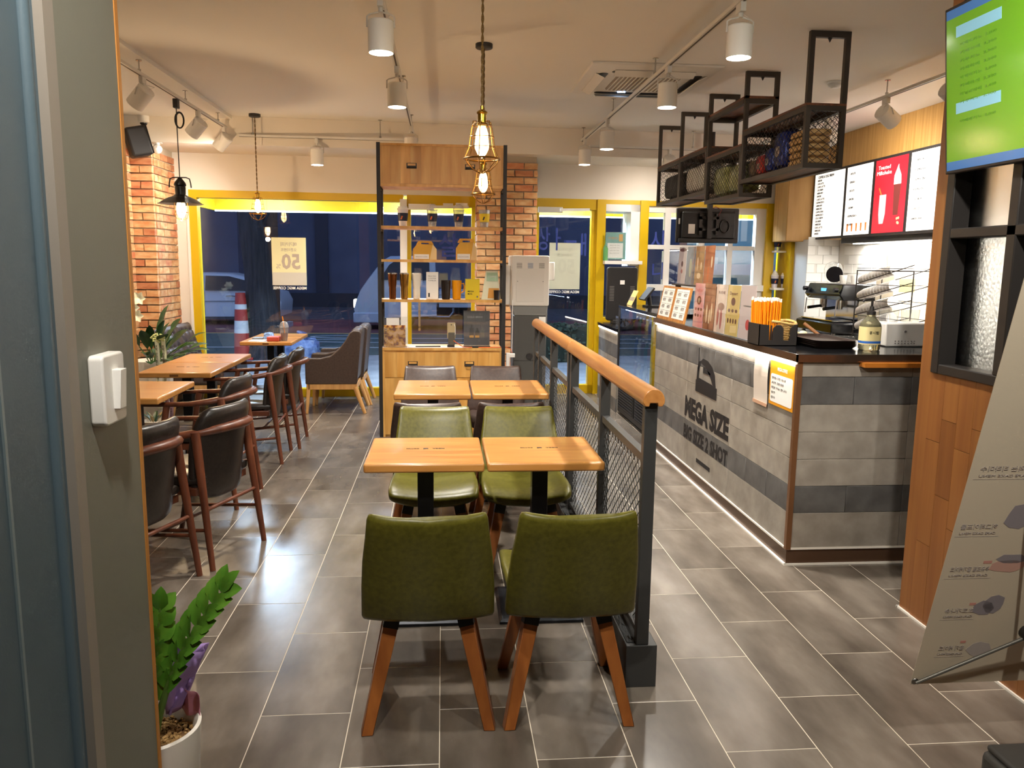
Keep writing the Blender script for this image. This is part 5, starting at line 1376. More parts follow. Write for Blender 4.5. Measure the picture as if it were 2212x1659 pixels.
def standee(y0, y1, x, z0, h, m, label, icons, title=None, tcol=None):
    t = thing('acrylic_sign', label, 'sign', (x, (y0 + y1) / 2, z0), 'acrylic table signs on the counter')
    fn = lambda u, v, q: (x + v * .04 - q, u, z0 + v)
    g = .004
    MB().prism([(y0 + g, .004), (y1 - g, .004), (y1 - g, h), (y0 + g, h)], fn, -.001, .0005).build('printed_card', m, t)
    MB().prism([(y0 + g, .0), (y1 - g, .0), (y1 - g, h + .004), (y0 + g, h + .004)], fn, .001, .003).build('acrylic_front', M_sign, t)
    MB().box(x - .01, x + .05, y0 + g, y1 - g, z0, z0 + .003).build('acrylic_foot', M_clear, t)
    yc = (y0 + y1) / 2; w = y1 - y0
    for (du, v, rx, ry, mm) in icons:
        MB().prism([(yc - du * w + rx * w * math.cos(2 * math.pi * i / 12), v * h + ry * h * math.sin(2 * math.pi * i / 12)) for i in range(12)], fn, .0006, .0009).build('printed_picture', mm, t)
    if title: text(title, 'lettering', tcol or M_print, t, fn(yc, h * .84, .0009), (0, -1, 0), (.04, 0, 1), .02, w * .6)
    return t
grid9 = [(dx, v, .09, .035, M_icon2 if (dx + v) * 10 % 2 > 1 else M_icon1) for dx in (-.27, 0, .27) for v in (.28, .42)]
standee(5.27, 5.48, 1.752, ZC, .305, P_pink, 'pink dessert card in the row of signs on the counter', [(0, .62, .22, .10, M_icon1), (0, .62, .12, .06, M_icon3)] + grid9, 'NEW', M_icon2)
standee(5.045, 5.265, 1.752, ZC, .307, P_brown, 'brown card with churros in the row of signs on the counter', [(-.2, .35, .07, .2, M_icon3), (.05, .3, .07, .16, M_icon3), (.22, .4, .07, .2, M_icon3)], None)
standee(4.84, 5.04, 1.752, ZC, .308, P_cream, 'cream card with shakes in the row of signs on the counter', [(-.2, .35, .1, .2, M_icon2), (.1, .3, .1, .22, M_icon2), (.05, .55, .3, .08, MATS['card_brown'])], '프라페', M_icon1)
standee(4.615, 4.835, 1.752, ZC, .31, P_yel, 'yellow card with pastries in the row of signs on the counter', [(0, .68, .16, .08, M_icon1)] + [(dx, .5, .09, .035, M_icon1) for dx in (-.27, 0, .27)] + [(dx, .3, .06, .05, M_icon1) for dx in (-.3, -.1, .1, .3)], 'Dessert', M_icon1)
standee(4.375, 4.61, 1.752, ZC, .315, P_wh, 'pale lilac card nearest the straws in the row of signs', [(.1, .28, .14, .1, mat('icon_red', '#c9504c', .5)), (0, .62, .3, .012, M_printg)], None)
rz_ = ZC + .28
standee(6.06, 6.27, 1.862, rz_, .285, P_wh, 'white card at the left of the raised sign row', [(0, .55, .12, .08, M_icon1), (0, .35, .12, .06, M_icon2), (0, .93, .42, .05, M_icon1)], None)
standee(5.85, 6.05, 1.862, rz_, .285, P_dk, 'dark card second in the raised sign row', [(0, .45, .16, .25, mat('icon_pale', '#b9b48c', .5))], None)
standee(5.635, 5.845, 1.862, rz_, .285, P_tan, 'tan card with snacks third in the raised sign row', [(-.2, .55, .06, .18, M_icon3), (.2, .5, .08, .1, M_icon3), (0, .25, .2, .08, M_icon3)], None)
standee(5.42, 5.63, 1.862, rz_, .285, P_br2, 'reddish card at the right of the raised sign row', [(.25, .6, .08, .14, M_icon3), (-.05, .3, .09, .2, mat('icon_orange', '#c9744a', .5))], None)
# straws, caddy, basket
cd_ = thing('napkin_caddy', 'black napkin and straw caddy on the counter', 'caddy', (1.80, 4.23, ZC))
def caddy_side(y):
    poly = [(1.700, ZC), (1.915, ZC), (1.915, ZC + .115), (1.895, ZC + .115), (1.875, ZC + .095), (1.872, ZC + .03), (1.838, ZC + .03), (1.835, ZC + .095), (1.82, ZC + .112), (1.795, ZC + .112), (1.778, ZC + .095), (1.775, ZC + .03), (1.758, ZC + .03), (1.755, ZC + .112), (1.700, ZC + .118)]
    MB().prism(poly, lambda u, v, q: (u, y + q, v), 0, .004).build('side_plate', M_black, cd_)
caddy_side(4.155); caddy_side(4.31)
MB().box(1.700, 1.704, 4.155, 4.314, ZC, ZC + .118).box(1.911, 1.915, 4.155, 4.314, ZC, ZC + .115).box(1.700, 1.915, 4.155, 4.314, ZC, ZC + .004).box(1.770, 1.774, 4.159, 4.31, ZC, ZC + .11).build('tray', M_black, cd_)
bk_ = thing('wicker_basket', 'small wicker basket inside the black caddy', 'basket', (1.84, 4.235, ZC))
M_wick = nmat('wicker', '#a9803f', '#d2ab68', (1, 1, 1), 60, 3, .7, bump=.3)
for i in range(9):
    z = ZC + .012 + i * .012; r_ = .045 + i * .002
    MB().tube([(1.845 + r_ * 1.25 * math.cos(2 * math.pi * k / 24), 4.235 + r_ * 1.15 * math.sin(2 * math.pi * k / 24), z + .003 * math.sin(k * 4 + i)) for k in range(24)], .006, 6, closed=True).build('coil', M_wick, bk_, smooth=True)
MB().tube([(1.845 + .088 * math.cos(2 * math.pi * k / 24), 4.235 + .076 * math.sin(2 * math.pi * k / 24), ZC + .122 + .008 * math.sin(2 * math.pi * k / 24 * 2)) for k in range(24)], .008, 6, closed=True).build('rim', M_wick, bk_, smooth=True)
M_straw = mat('straw_orange', '#f08a06', .4); M_wrap = mat('straw_wrap', '#e6dccb', .5)
sp0 = None
k = 0
for i in range(11):
    for j in range(5):
        x = 1.712 + i * .0105 + (j % 2) * .004; y = 4.18 + j * .028
        lean = (i - 5) * .006
        if sp0 is None:
            t = thing('drinking_straw', 'orange paper-topped drinking straw in the dense bundle in the caddy', 'straw', (0, 0, 0), 'orange straws in the caddy')
            MB().cyl((0, 0, 0), (0, 0, .225), .0048, n=8).build('tube', M_straw, t, smooth=True)
            MB().cyl((0, 0, .225), (.001, 0, .243), .0052, .0035, n=6).build('wrapper_tip', M_wrap, t)
            sp0 = t
        else:
            t = copy_tree(sp0)
        t.location = (x, y, ZC + .006 + random.uniform(0, .012)); t.rotation_euler = (random.uniform(-.03, .03), lean + random.uniform(-.02, .02), 0)
# tray stack
tr0 = None
M_tray = mat('brown_tray', '#2c211c', .35)
for i, nm in enumerate(('lowest', 'second lowest', 'second highest', 'topmost')):
    z = ZC + .001 + i * .009
    b = MB()
    for (a, zz) in ((.0, 0), (.014, .02)):
        pass
    o1 = [(1.965, 4.01), (2.165, 4.01), (2.165, 4.42), (1.965, 4.42)]
    r1 = [(x_, y_, z) for x_, y_ in rpoly(1.965, 2.165, 4.01, 4.42, .03)]
    r2 = [(x_, y_, z + .016) for x_, y_ in rpoly(1.945, 2.185, 3.99, 4.44, .04)]
    r3 = [(x_, y_, z + .016) for x_, y_ in rpoly(1.950, 2.180, 3.995, 4.435, .038)]
    r4 = [(x_, y_, z + .003) for x_, y_ in rpoly(1.969, 2.161, 4.014, 4.416, .028)]
    b.loft([r1, r2, r3, r4])
    tag(b.build('serving_tray', M_tray, smooth=True, ang=30), 'dark brown serving tray, %s of the stack on the counter' % nm, 'tray', 'stacked serving trays')
# syrup bottle
sb = thing('pump_bottle', 'clear pump bottle of pale syrup with label on the counter front', 'bottle', (2.224, 3.98, ZC))
X, Y = 2.224, 3.975
rg = lambda r_, z: [(X + x_, Y + y_, ZC + z) for x_, y_ in rring(r_, r_ * .85, 24, 3.2)]
MB().loft([rg(.046, 0), rg(.050, .006), rg(.050, .125), rg(.046, .14), rg(.026, .165), rg(.020, .175), rg(.020, .185)]).build('body', mat('syrup', '#e6dfb4', .08, trans=.85), sb, smooth=True, ang=50)
MB().loft([rg(.0508, .030), rg(.0508, .122)], closed_ends=False).build('label', mat('syrup_label', '#e0cf94', .5), sb, smooth=True, ang=50)
MB().loft([rg(.0512, .036), rg(.0512, .048)], closed_ends=False).build('label_band', mat('blue_band', '#2a62b5', .5), sb, smooth=True, ang=50)
text('콩시럽', 'lettering', M_print, sb, (X - .002, Y - .0445, ZC + .092), (1, 0, 0), (0, 0, 1), .016, .05)
MB().lathe([(.022, .183), (.022, .20), (.012, .205), (.010, .225), (.006, .228), (.006, .265), (0, .265)], (X, Y, ZC), 16).build('pump_collar', M_black, sb, smooth=True)
MB().tube([(X + .008, Y, ZC + .262), (X, Y, ZC + .266), (X - .04, Y, ZC + .262), (X - .05, Y, ZC + .25)], .006, 8).build('pump_spout', M_black, sb, smooth=True)
# white perforated box with cups of cutlery
wbx = thing('cutlery_box', 'white perforated box at the right end of the counter', 'box', (2.53, 4.2, ZC))
MB().loft([[(2.40, 4.12, ZC), (2.63, 4.12, ZC), (2.63, 4.28, ZC), (2.40, 4.28, ZC)], [(2.385, 4.11, ZC + .13), (2.64, 4.11, ZC + .13), (2.64, 4.29, ZC + .13), (2.385, 4.29, ZC + .13)]]).build('box', M_white, wbx, bevel=.008)
for i in range(7):
    for j in range(2): MB().cyl((2.45 + i * .018, 4.112, ZC + .02 + j * .012), (2.45 + i * .018, 4.116, ZC + .02 + j * .012), .003, n=8).build('hole', M_printg, wbx)
MB().cyl((2.50, 4.108, ZC + .085), (2.50, 4.113, ZC + .085), .006, n=12).build('button', M_printg, wbx)
for i, x in enumerate((2.42, 2.48, 2.55, 2.60)):
    tag(MB().lathe([(0, ZC + .131), (.022, ZC + .131), (.028, ZC + .20), (.026, ZC + .20), (.02, ZC + .135), (0, ZC + .135)], (x, 4.2, 0), 16).build('plastic_cup', M_clear, smooth=True, ang=30), 'clear plastic cup on the white box, number %s from the left' % ('one', 'two', 'three', 'four')[i], 'cup', 'plastic cups on the white box')
eg = thing('cookie_tray', 'small cream tray of round biscuits behind the serving trays', 'tray', (2.06, 4.55, ZC))
MB().box(1.96, 2.16, 4.50, 4.62, ZC, ZC + .02).build('tray', mat('cream_tray', '#dfd0a8', .5), eg, bevel=.005)
for i in range(4): MB().sphere((1.985 + i * .05, 4.56, ZC + .03), .026, .026, .02).build('biscuit', mat('biscuit', '#e2d3ab', .6), eg, smooth=True)
kn = thing('wooden_knife', 'brown handled knife resting behind the trays', 'knife', (2.2, 4.6, ZC))
MB().cyl((2.165, 4.62, ZC + .09), (2.24, 4.56, ZC + .02), .010, n=10).build('handle', mat('knife_handle', '#8a5a30', .5), kn, smooth=True)
MB().bar((2.24, 4.56, ZC + .02), (2.40, 4.45, ZC + .010), .003, .025).build('blade', M_steel, kn)
pr_ = thing('pos_terminal', 'black point of sale tablet on the showcase', 'terminal', (1.98, 7.62, 1.115))
MB().obox((1.96, 7.58, 1.24), .02, .22, .15, Matrix.Rotation(R(38), 3, 'Y')).build('tablet', M_black, pr_, bevel=.004)
MB().cyl((2.0, 7.58, 1.115), (1.98, 7.58, 1.22), .02, n=12).box(1.94, 2.08, 7.50, 7.66, 1.115, 1.13).build('stand', M_black, pr_)
mc = thing('menu_card', 'folded cream menu card on the showcase', 'card', (1.88, 7.86, 1.115))
MB().obox((1.88, 7.82, 1.19), .004, .20, .16, Matrix.Rotation(R(25), 3, 'Y')).build('card', mat('card_amber', '#d9b46a', .5), mc)
for i in range(4): MB().obox((1.874, 7.76 + .05 * i, 1.18), .004, .03, .04, Matrix.Rotation(R(25), 3, 'Y')).build('printed_shape', M_printg, mc)
ao = thing('acrylic_organiser', 'clear acrylic organiser with sticks on the pick-up counter', 'organiser', (1.95, 8.3, .868))
MB().box(1.82, 1.825, 8.1, 8.3, .868, .98).box(1.82, 1.96, 8.1, 8.105, .868, .98).box(1.955, 1.96, 8.1, 8.3, .868, 1.06).box(1.82, 1.96, 8.1, 8.3, .868, .872).build('bin', M_clear, ao)
for i in range(5): MB().cyl((1.85 + i * .02, 8.2, .873), (1.85 + i * .022, 8.19, 1.0 + .01 * (i % 3)), .004, n=6).build('stick', mat('stick_wood', '#c9a36b', .6), ao)
bx('printed_strip', mat('strip_red', '#b0503a', .5), 1.9525, 1.9545, 8.12, 8.26, .90, 1.05, ao)
# kiosk and sign by the pick-up window
ki = thing('order_kiosk', 'black ordering kiosk seen from behind at the pick-up window', 'kiosk', (1.98, 8.75, .868))
MB().prism(rpoly(1.80, 2.14, .90, 1.49, .03), lambda u, v, q: (u, 8.70 + q, v), 0, .06).build('housing', mat('kiosk_black', '#1e1b1a', .5), ki, bevel=.01)
for x in (1.83, 2.06):
    for i in range(10): bx('vent_slot', M_printg, x, x + .05, 8.698, 8.70, 1.12 + i * .017, 1.127 + i * .017, ki)
bx('label', M_paper, 1.945, 1.995, 8.697, 8.70, 1.30, 1.345, ki)
bx('stand', M_black, 1.87, 2.07, 8.66, 8.82, .868, .91, ki, bevel=.005)
ps = thing('window_poster', 'teal promotion poster in an acrylic stand on the pick-up window sill', 'sign', (1.95, 8.98, 1.577))
y_ = 8.93 + SKEW * 3.3
bx('poster', mat('poster_teal', '#6fa39a', .5), 1.86, 2.09, y_, y_ + .004, 1.575, 1.88, ps)
bx('white_panel', M_paper, 1.88, 2.06, y_ - .002, y_, 1.59, 1.76, ps)
bx('acrylic', M_clear, 1.855, 2.095, y_ - .008, y_ - .005, 1.566, 1.885, ps)
text('이벤트', 'lettering', mat('poster_orange', '#d98a3a', .5), ps, (1.94, y_ - .001, 1.815), (1, 0, 0), (0, 0, 1), .03, .11)
for i in range(4): text('음료 쿠폰 안내', 'lettering', M_printg, ps, (1.96, y_ - .0025, 1.735 - i * .03), (1, 0, 0), (0, 0, 1), .010, .11)
bx('printed_phone', mat('phone_amber', '#d9a24a', .5), 2.01, 2.055, y_ - .001, y_, 1.78, 1.86, ps)
gs = thing('green_bottle', 'green bottle on the pick-up window sill left of the teal poster', 'bottle', (1.84, 9.0, 1.56)); yy = 9.02 + SKEW * 3.15 - .06
MB().lathe([(0, 1.56), (.03, 1.56), (.032, 1.57), (.032, 1.70), (.012, 1.75), (.012, 1.79), (0, 1.79)], (1.835 + .03, yy, 0), 16).build('body', mat('green_glass', '#5c9a5a', .3), gs, smooth=True)
yn = 9.0 + SKEW * 5.3 - .05
cup(3.955, yn, 1.70, 'dome', 'dome cup with red drink on the upper niche shelf by the kitchen window', 1.0)
cup(3.945, yn, 1.266, 'cream', 'pink cup with whipped cream on the lower niche shelf', 1.0)
cup(4.055, yn - .02, 1.266, 'cream', 'brown cup with whipped cream on the lower niche shelf beside the pink one', 1.0)

# ================================================================ kitchen back counter
kb = thing('back_counter', 'stainless back counter along the white tiled wall', 'counter', (4.1, 6.7, 0))
bx('cabinet', mat('cabinet_steel', '#8f8c87', .35, .8), 3.72, 4.44, 4.7, 8.7, 0, .83, kb); bx('worktop', M_steel, 3.68, 4.44, 4.68, 8.72, .83, .87, kb, bevel=.004)
em_ = thing('espresso_machine', 'black and chrome espresso machine on the back counter', 'coffee machine', (3.95, 7.7, .87))
M_eb = mat('machine_black', '#15161a', .22, .3); M_chr = mat('chrome', '#c9c7c4', .12, 1.0)
MB().loft([[(3.70, 7.31, .885), (4.20, 7.31, .885), (4.20, 8.06, .885), (3.70, 8.06, .885)], [(3.69, 7.30, .98), (4.21, 7.30, .98), (4.21, 8.07, .98), (3.69, 8.07, .98)], [(3.74, 7.33, 1.0), (4.20, 7.33, 1.0), (4.20, 8.04, 1.0), (3.74, 8.04, 1.0)]]).build('base_tray', M_eb, em_, bevel=.008)
MB().box(3.72, 3.92, 7.35, 8.02, 1.0, 1.008).build('drip_grid', M_chr, em_)
bx('back_panel', M_chr, 3.98, 4.18, 7.36, 8.01, 1.0, 1.2, em_, bevel=.005)
MB().loft([[(3.80, 7.31, 1.20), (4.20, 7.31, 1.20), (4.20, 8.06, 1.20), (3.80, 8.06, 1.20)], [(3.76, 7.31, 1.25), (4.20, 7.31, 1.25), (4.20, 8.06, 1.25), (3.76, 8.06, 1.25)], [(3.80, 7.33, 1.355), (4.20, 7.33, 1.355), (4.20, 8.04, 1.355), (3.80, 8.04, 1.355)]]).build('upper_body', M_eb, em_, bevel=.01)
for y in (7.52, 7.85):
    g_ = MB().cyl((3.87, y, 1.14), (3.87, y, 1.20), .035, n=20).build('group_head', M_chr, em_, smooth=True)
    MB().cyl((3.86, y, 1.13), (3.70, y - .02, 1.11), .013, .016, n=12).build('portafilter_handle', M_eb, g_, smooth=True)
    MB().cyl((3.87, y, 1.11), (3.87, y, 1.14), .033, n=20).build('portafilter', M_chr, g_, smooth=True)
for y in (7.36, 8.0):
    MB().tube([(3.79, y, 1.22), (3.76, y, 1.20), (3.75, y, 1.05)], .006, 8).build('steam_wand', M_chr, em_, smooth=True)
    MB().cyl((3.76, y, 1.30), (3.72, y, 1.30), .022, n=16).build('steam_knob', M_eb, em_, smooth=True)
bx('control_display', mat('blue_display', '#5aa0d8', .2, emit='#4f98d6', estr=1.2), 3.772, 3.778, 7.62, 7.72, 1.27, 1.31, em_)
for x, y in ((3.75, 7.36), (4.15, 7.36), (3.75, 8.0), (4.15, 8.0)): MB().cyl((x, y, .87), (x, y, .886), .02, n=12).build('foot', M_chr, em_)
gr = thing('bean_hopper', 'clear coffee grinder hopper with black round lid on the espresso machine', 'grinder', (4.0, 7.92, 1.355))
MB().lathe([(.05, 1.356), (.085, 1.42), (.09, 1.50), (.07, 1.55), (.03, 1.57), (0, 1.572)], (4.0, 7.95, 0), 20).build('hopper', M_clear, gr, smooth=True)
MB().cyl((3.90, 7.72, 1.36 + .085), (3.915, 7.74, 1.36 + .085), .08, n=28).build('round_lid', M_eb, gr, smooth=True)
for i, (x, y) in enumerate(((3.88, 7.50), (3.95, 7.42), (4.05, 7.55))):
    tag(MB().lathe([(0, 1.357), (.026, 1.357), (.036, 1.44), (.033, 1.44), (.024, 1.362), (0, 1.362)], (x, y, 0), 16).build('espresso_cup', M_white, smooth=True, ang=30), ('white cup nearest the edge on top of the espresso machine', 'white cup at the near corner on top of the espresso machine', 'white cup at the wall side on top of the espresso machine')[i], 'cup', 'cups on the espresso machine')
# wire rack with stacked paper cups
wk = thing('cup_rack', 'black wire rack holding slanted stacks of paper cups', 'rack', (3.85, 6.55, .87))
for x in (3.74, 3.98):
    MB().tube([(x, 6.98, .87), (x, 6.98, 1.49), (x, 6.10, 1.49), (x, 6.10, .87)], .006, 6).build('wire_frame', M_black, wk, smooth=True)
    for i in range(4):
        z = .95 + i * .14
        MB().tube([(x, 6.98, z), (x, 6.10, z + .17)], .004, 6).build('wire_rail', M_black, wk, smooth=True)
        MB().tube([(x, 6.10, z + .14), (x, 6.98, z + .14)], .003, 6).build('wire_rail', M_black, wk, smooth=True)
M_pc = mat('paper_cup', '#e2ddd8', .5)
for i, nm in enumerate(('lowest', 'second lowest', 'second highest', 'highest')):
    z = 1.0 + i * .14
    t = thing('cup_stack', 'slanted stack of white paper cups, %s in the wire rack' % nm, 'cups', (3.86, 6.7, z), 'paper cup stacks in the wire rack')
    a = Vector((3.86, 7.12, z - .02)); d = Vector((0, -.98, .19)).normalized()
    MB().cyl(tuple(a), tuple(a + d * .11), .036, .050, n=24).build('end_cup', M_pc, t, smooth=True)
    for k_ in range(9):
        p = a + d * (.11 + k_ * .05)
        MB().cyl(tuple(p), tuple(p + d * .048), .046, .0505, n=24).build('nested_cup', M_pc, t, smooth=True)
bxs = thing('storage_carton', 'cream carton under the lamp strip on the back counter', 'box', (4.25, 6.9, .87)); bx('carton', mat('carton_cream', '#d8cdb8', .6), 4.05, 4.40, 6.9, 7.2, .87, 1.45, bxs, bevel=.004); bx('window', mat('carton_olive', '#9a9064', .5), 4.10, 4.25, 6.897, 6.9, 1.30, 1.42, bxs)
for i, nm in enumerate(('left', 'middle', 'right')):
    tag(MB().lathe([(0, 1.452), (.04, 1.452), (.055, 1.62), (.052, 1.64), (0, 1.64)], (4.10 + i * .115, 7.04, 0), 20).build('paper_cup_pile', M_pc, smooth=True, ang=30), 'white cup pile on the cream carton, %s' % nm, 'cups', 'cup piles on the carton')
light('AREA', 'bulkhead_light', (4.30, 6.6, 1.755), 34, NEUT, shape='RECTANGLE', size=.06, size_y=3.0)
bx('lamp_bar', M_led, 4.27, 4.33, 5.1, 8.1, 1.757, 1.765, bulk)

# ================================================================ menu boards on the bulkhead
M_mw = mat('lightbox_white', '#ffffff', .4, emit='#fff6ea', estr=.5)
M_mr = nmat('lightbox_red', '#9c1420', '#b51c2a', (1, 1, 1), 3, 2, .35); 
_b = M_mr.node_tree.nodes['Principled BSDF']; _b.inputs['Emission Color'].default_value = C('#b01a28'); _b.inputs['Emission Strength'].default_value = .75
M_mt = mat('lightbox_text', '#2a2625', .6); M_mi = mat('lightbox_icon', '#b0642a', .5, emit='#b0642a', estr=.8)
fnM = lambda u, v, q: (4.178 - q, u, v)
Yb = [8.85, 8.13, 7.58, 6.99, 6.40]
names = ('white lit menu board with coffee list, farthest of the four', 'white lit menu board with small drink pictures, second of the four', 'red lit poster of a milkshake between the white boards', 'white lit menu board cut off by the partition, nearest of the four')
for i in range(4):
    ya, yb = Yb[i + 1], Yb[i]
    t = thing('menu_board', names[i], 'menu board', (4.17, (ya + yb) / 2, 1.825), 'lit menu boards')
    MB().prism([(ya, 1.82), (yb, 1.82), (yb, 2.555), (ya, 2.555)], fnM, 0, .02).build('frame', M_black, t)
    MB().prism([(ya + .025, 1.845), (yb - .025, 1.845), (yb - .025, 2.53), (ya + .025, 2.53)], fnM, .02, .0215).build('lit_panel', M_mr if i == 2 else M_mw, t)
    f2 = lambda u, v, q: fnM(u, v, .0216 + q)
    if i in (0, 1, 3):
        for r_ in range(18 if i == 0 else 7):
            v = 2.46 - r_ * (.034 if i == 0 else .085); w = random.choice((.10, .14, .18))
            text(random.choice(('ESPRESSO', 'AMERICANO', 'CAFE LATTE', 'COLD BREW', 'CAPPUCCINO')), 'menu_line', M_mt, t, f2(yb - .09 - w / 2, v, 0), (0, -1, 0), (0, 0, 1), .020, w, bold=.03, depth=.002)
        if i == 0: text('COFFEE & COLD BREW', 'menu_heading', M_mt, t, f2(yb - .28, 2.495, 0), (0, -1, 0), (0, 0, 1), .028, .36, bold=.04, depth=.002)
    if i == 1:
        for k in range(5):
            u = yb - .1 - k * .09
            MB().prism([(u - .012, 1.88), (u + .012, 1.88), (u + .018, 1.96), (u - .018, 1.96)], f2, 0, .0005).build('printed_cup', M_mi, t)
    if i == 2:
        M_sh1 = mat('shake_cream', '#f3e3d8', .5, emit='#f3e3d8', estr=.9); M_sh2 = mat('shake_pink', '#e79a9a', .5, emit='#e79a9a', estr=.75); M_sh3 = mat('shake_choc', '#5e2622', .5, emit='#5e2622', estr=.5)
        MB().prism([(7.20, 2.0), (7.12, 2.0), (7.10, 2.28), (7.22, 2.28)], f2, 0, .0005).build('printed_shake', M_sh3, t)
        MB().prism([(7.22, 2.28), (7.10, 2.28), (7.11, 2.36), (7.15, 2.42), (7.16, 2.46), (7.19, 2.41), (7.22, 2.36)], f2, 0, .0005).build('printed_cream', M_sh1, t)
        MB().prism([(7.43, 1.93), (7.36, 1.93), (7.335, 2.02), (7.335, 2.20), (7.45, 2.20), (7.45, 2.02)], f2, 0, .0005).build('printed_glass', M_sh2, t)
        MB().prism([(7.43, 2.2), (7.41, 2.2), (7.46, 2.27), (7.475, 2.265)], f2, .0003, .0008).build('printed_straw', M_mi, t)
        for k in range(5): MB().sphere(f2(7.13 - random.uniform(-.03, .06), 1.93 + random.uniform(-.03, .05), 0), .001, .014, .012, 8, 6).build('printed_popcorn', mat('popcorn', '#e8c27a', .5, emit='#e8c27a', estr=.7), t)
        text('Toasted\nMilkshake', 'menu_heading', M_sh1, t, f2(7.40, 2.43, 0), (0, -1, 0), (0, 0, 1), .085, .25)

# ================================================================ window posters and lettering on the glass
def wposter(x, z0, z1, w, label, yellow):
    y = 9.045 + SKEW * (x + 1.35)
    t = thing('glass_poster', label, 'poster', (x, y, z0), 'posters stuck on the shop-front glass')
    bx('sheet', mat('poster_back_yellow', '#e3e0b4', .7) if yellow else mat('poster_back_pale', '#c9cbb8', .7), x - w / 2, x + w / 2, y, y + .003, z0, z1, t)
    if yellow: bx('lower_sheet', mat('poster_back_grey', '#c7c6bd', .7), x - w / 2, x + w / 2, y - .001, y, z0, z0 + (z1 - z0) * .27, t)
    mt = mat('show_through_text', '#b3a79a', .7) if yellow else mat('show_through_text2', '#c3c5b3', .7)
    for s_, v, h, ww in (('메가커피', .86, .045, .17), ('오픈이벤트', .745, .036, .17)):
        text(s_, 'show_through_lettering', mt, t, (x, y - .002, z0 + (z1 - z0) * v), (-1, 0, 0), (0, 0, 1), h, ww, bold=.01)
    text('50', 'show_through_lettering', mt, t, (x + .02, y - .002, z0 + (z1 - z0) * .50), (-1, 0, 0), (0, 0, 1), .17, .20, bold=.03)
    text('%', 'show_through_lettering', mt, t, (x - .115, y - .002, z0 + (z1 - z0) * .40), (-1, 0, 0), (0, 0, 1), .05, .05)
    text('MEGA MGC COFFEE', 'glass_lettering', M_paper, t, (x, y - .002, z0 - .03), (-1, 0, 0), (0, 0, 1), .032, w * .98, bold=.02)
wposter(-1.69, 1.245, 1.765, .37, 'pale yellow sale poster seen from behind on the large window', True)
wposter(1.40, 1.225, 1.755, .36, 'pale blank-looking poster seen from behind on the right glass door', False)
M_bl = mat('blue_glass_film', '#2d3d8c', .6)
def glasstext(s_, x, z, h, w, label):
    y = 9.052 + SKEW * (x + 1.35)
    t = thing('glass_lettering', label, 'lettering', (x, y, z), 'blue lettering on the shop-front glass')
    text(s_, 'stroke', M_bl, t, (x, y + .002, z), (1, 0, 0), (0, 0, 1), h, w, bold=.01)
glasstext('살', .06, 1.71, .26, .22, 'blue brushed letter on the left glass door behind the shelving')
glasstext('상ㅏ', 1.21, 1.80, .26, .28, 'blue brushed letters above the poster on the right glass door, left pair')
glasstext('ㅠㅐ', 1.52, 1.74, .26, .26, 'blue brushed letters above the poster on the right glass door, right pair')
glasstext('시', 2.50, 1.80, .24, .16, 'blue brushed letter on the upper kitchen pane')
glasstext('니', 2.52, 1.45, .2, .13, 'blue brushed letter on the middle kitchen pane')

# ================================================================ things on the window table
dk = thing('iced_drink', 'iced red-brown drink with dome lid and orange straw on the window table', 'drink', (-1.585, 8.10, .72))
X, Y = -1.585, 8.10
MB().lathe([(0, .721), (.030, .721), (.043, .855), (.045, .855), (.045, .858), (.042, .858)], (X, Y, 0), 20).build('cup', M_plast, dk, smooth=True)
MB().lathe([(0, .725), (.028, .725), (.036, .80), (0, .80)], (X, Y, 0), 20).build('tea', mat('red_tea', '#7a2a14', .1, trans=.3), dk, smooth=True, ang=40)
MB().lathe([(.0455, .856), (.046, .864), (.043, .88), (.032, .905), (.012, .915)], (X, Y, 0), 20).build('dome_lid', M_plast, dk, smooth=True)
MB().cyl((X + .01, Y, .75), (X - .012, Y, .965), .0045, n=8).build('straw', M_straw, dk, smooth=True)
rb = tag(MB().box(-1.745, -1.625, 8.03, 8.16, .721, .765).build('red_box', mat('red_box', '#b94a3c', .5), bevel=.008), 'red flat box lying on the window table', 'box')
pp = tag(MB().box(-1.92, -1.765, 8.02, 8.2, .721, .724).build('white_paper', M_paper), 'white paper sheet lying on the window table', 'paper')
nt_ = tag(MB().box(-1.93, -1.83, 8.22, 8.36, .721, .735).build('notebook', mat('notebook_grey', '#6f7478', .6), bevel=.002), 'grey notebook lying at the back of the window table', 'notebook')
bt = MB(); pillow(bt, (-1.765, 8.24, .755), .09, .08, .068); bt.v = [(x + random.uniform(-.008, .008), y + random.uniform(-.008, .008), max(.721, z + random.uniform(-.008, .008))) for x, y, z in bt.v]
tag(bt.build('blue_tissue', mat('blue_tissue', '#7f9fd0', .7), smooth=True), 'crumpled pale blue wrapper on the window table', 'wrapper')

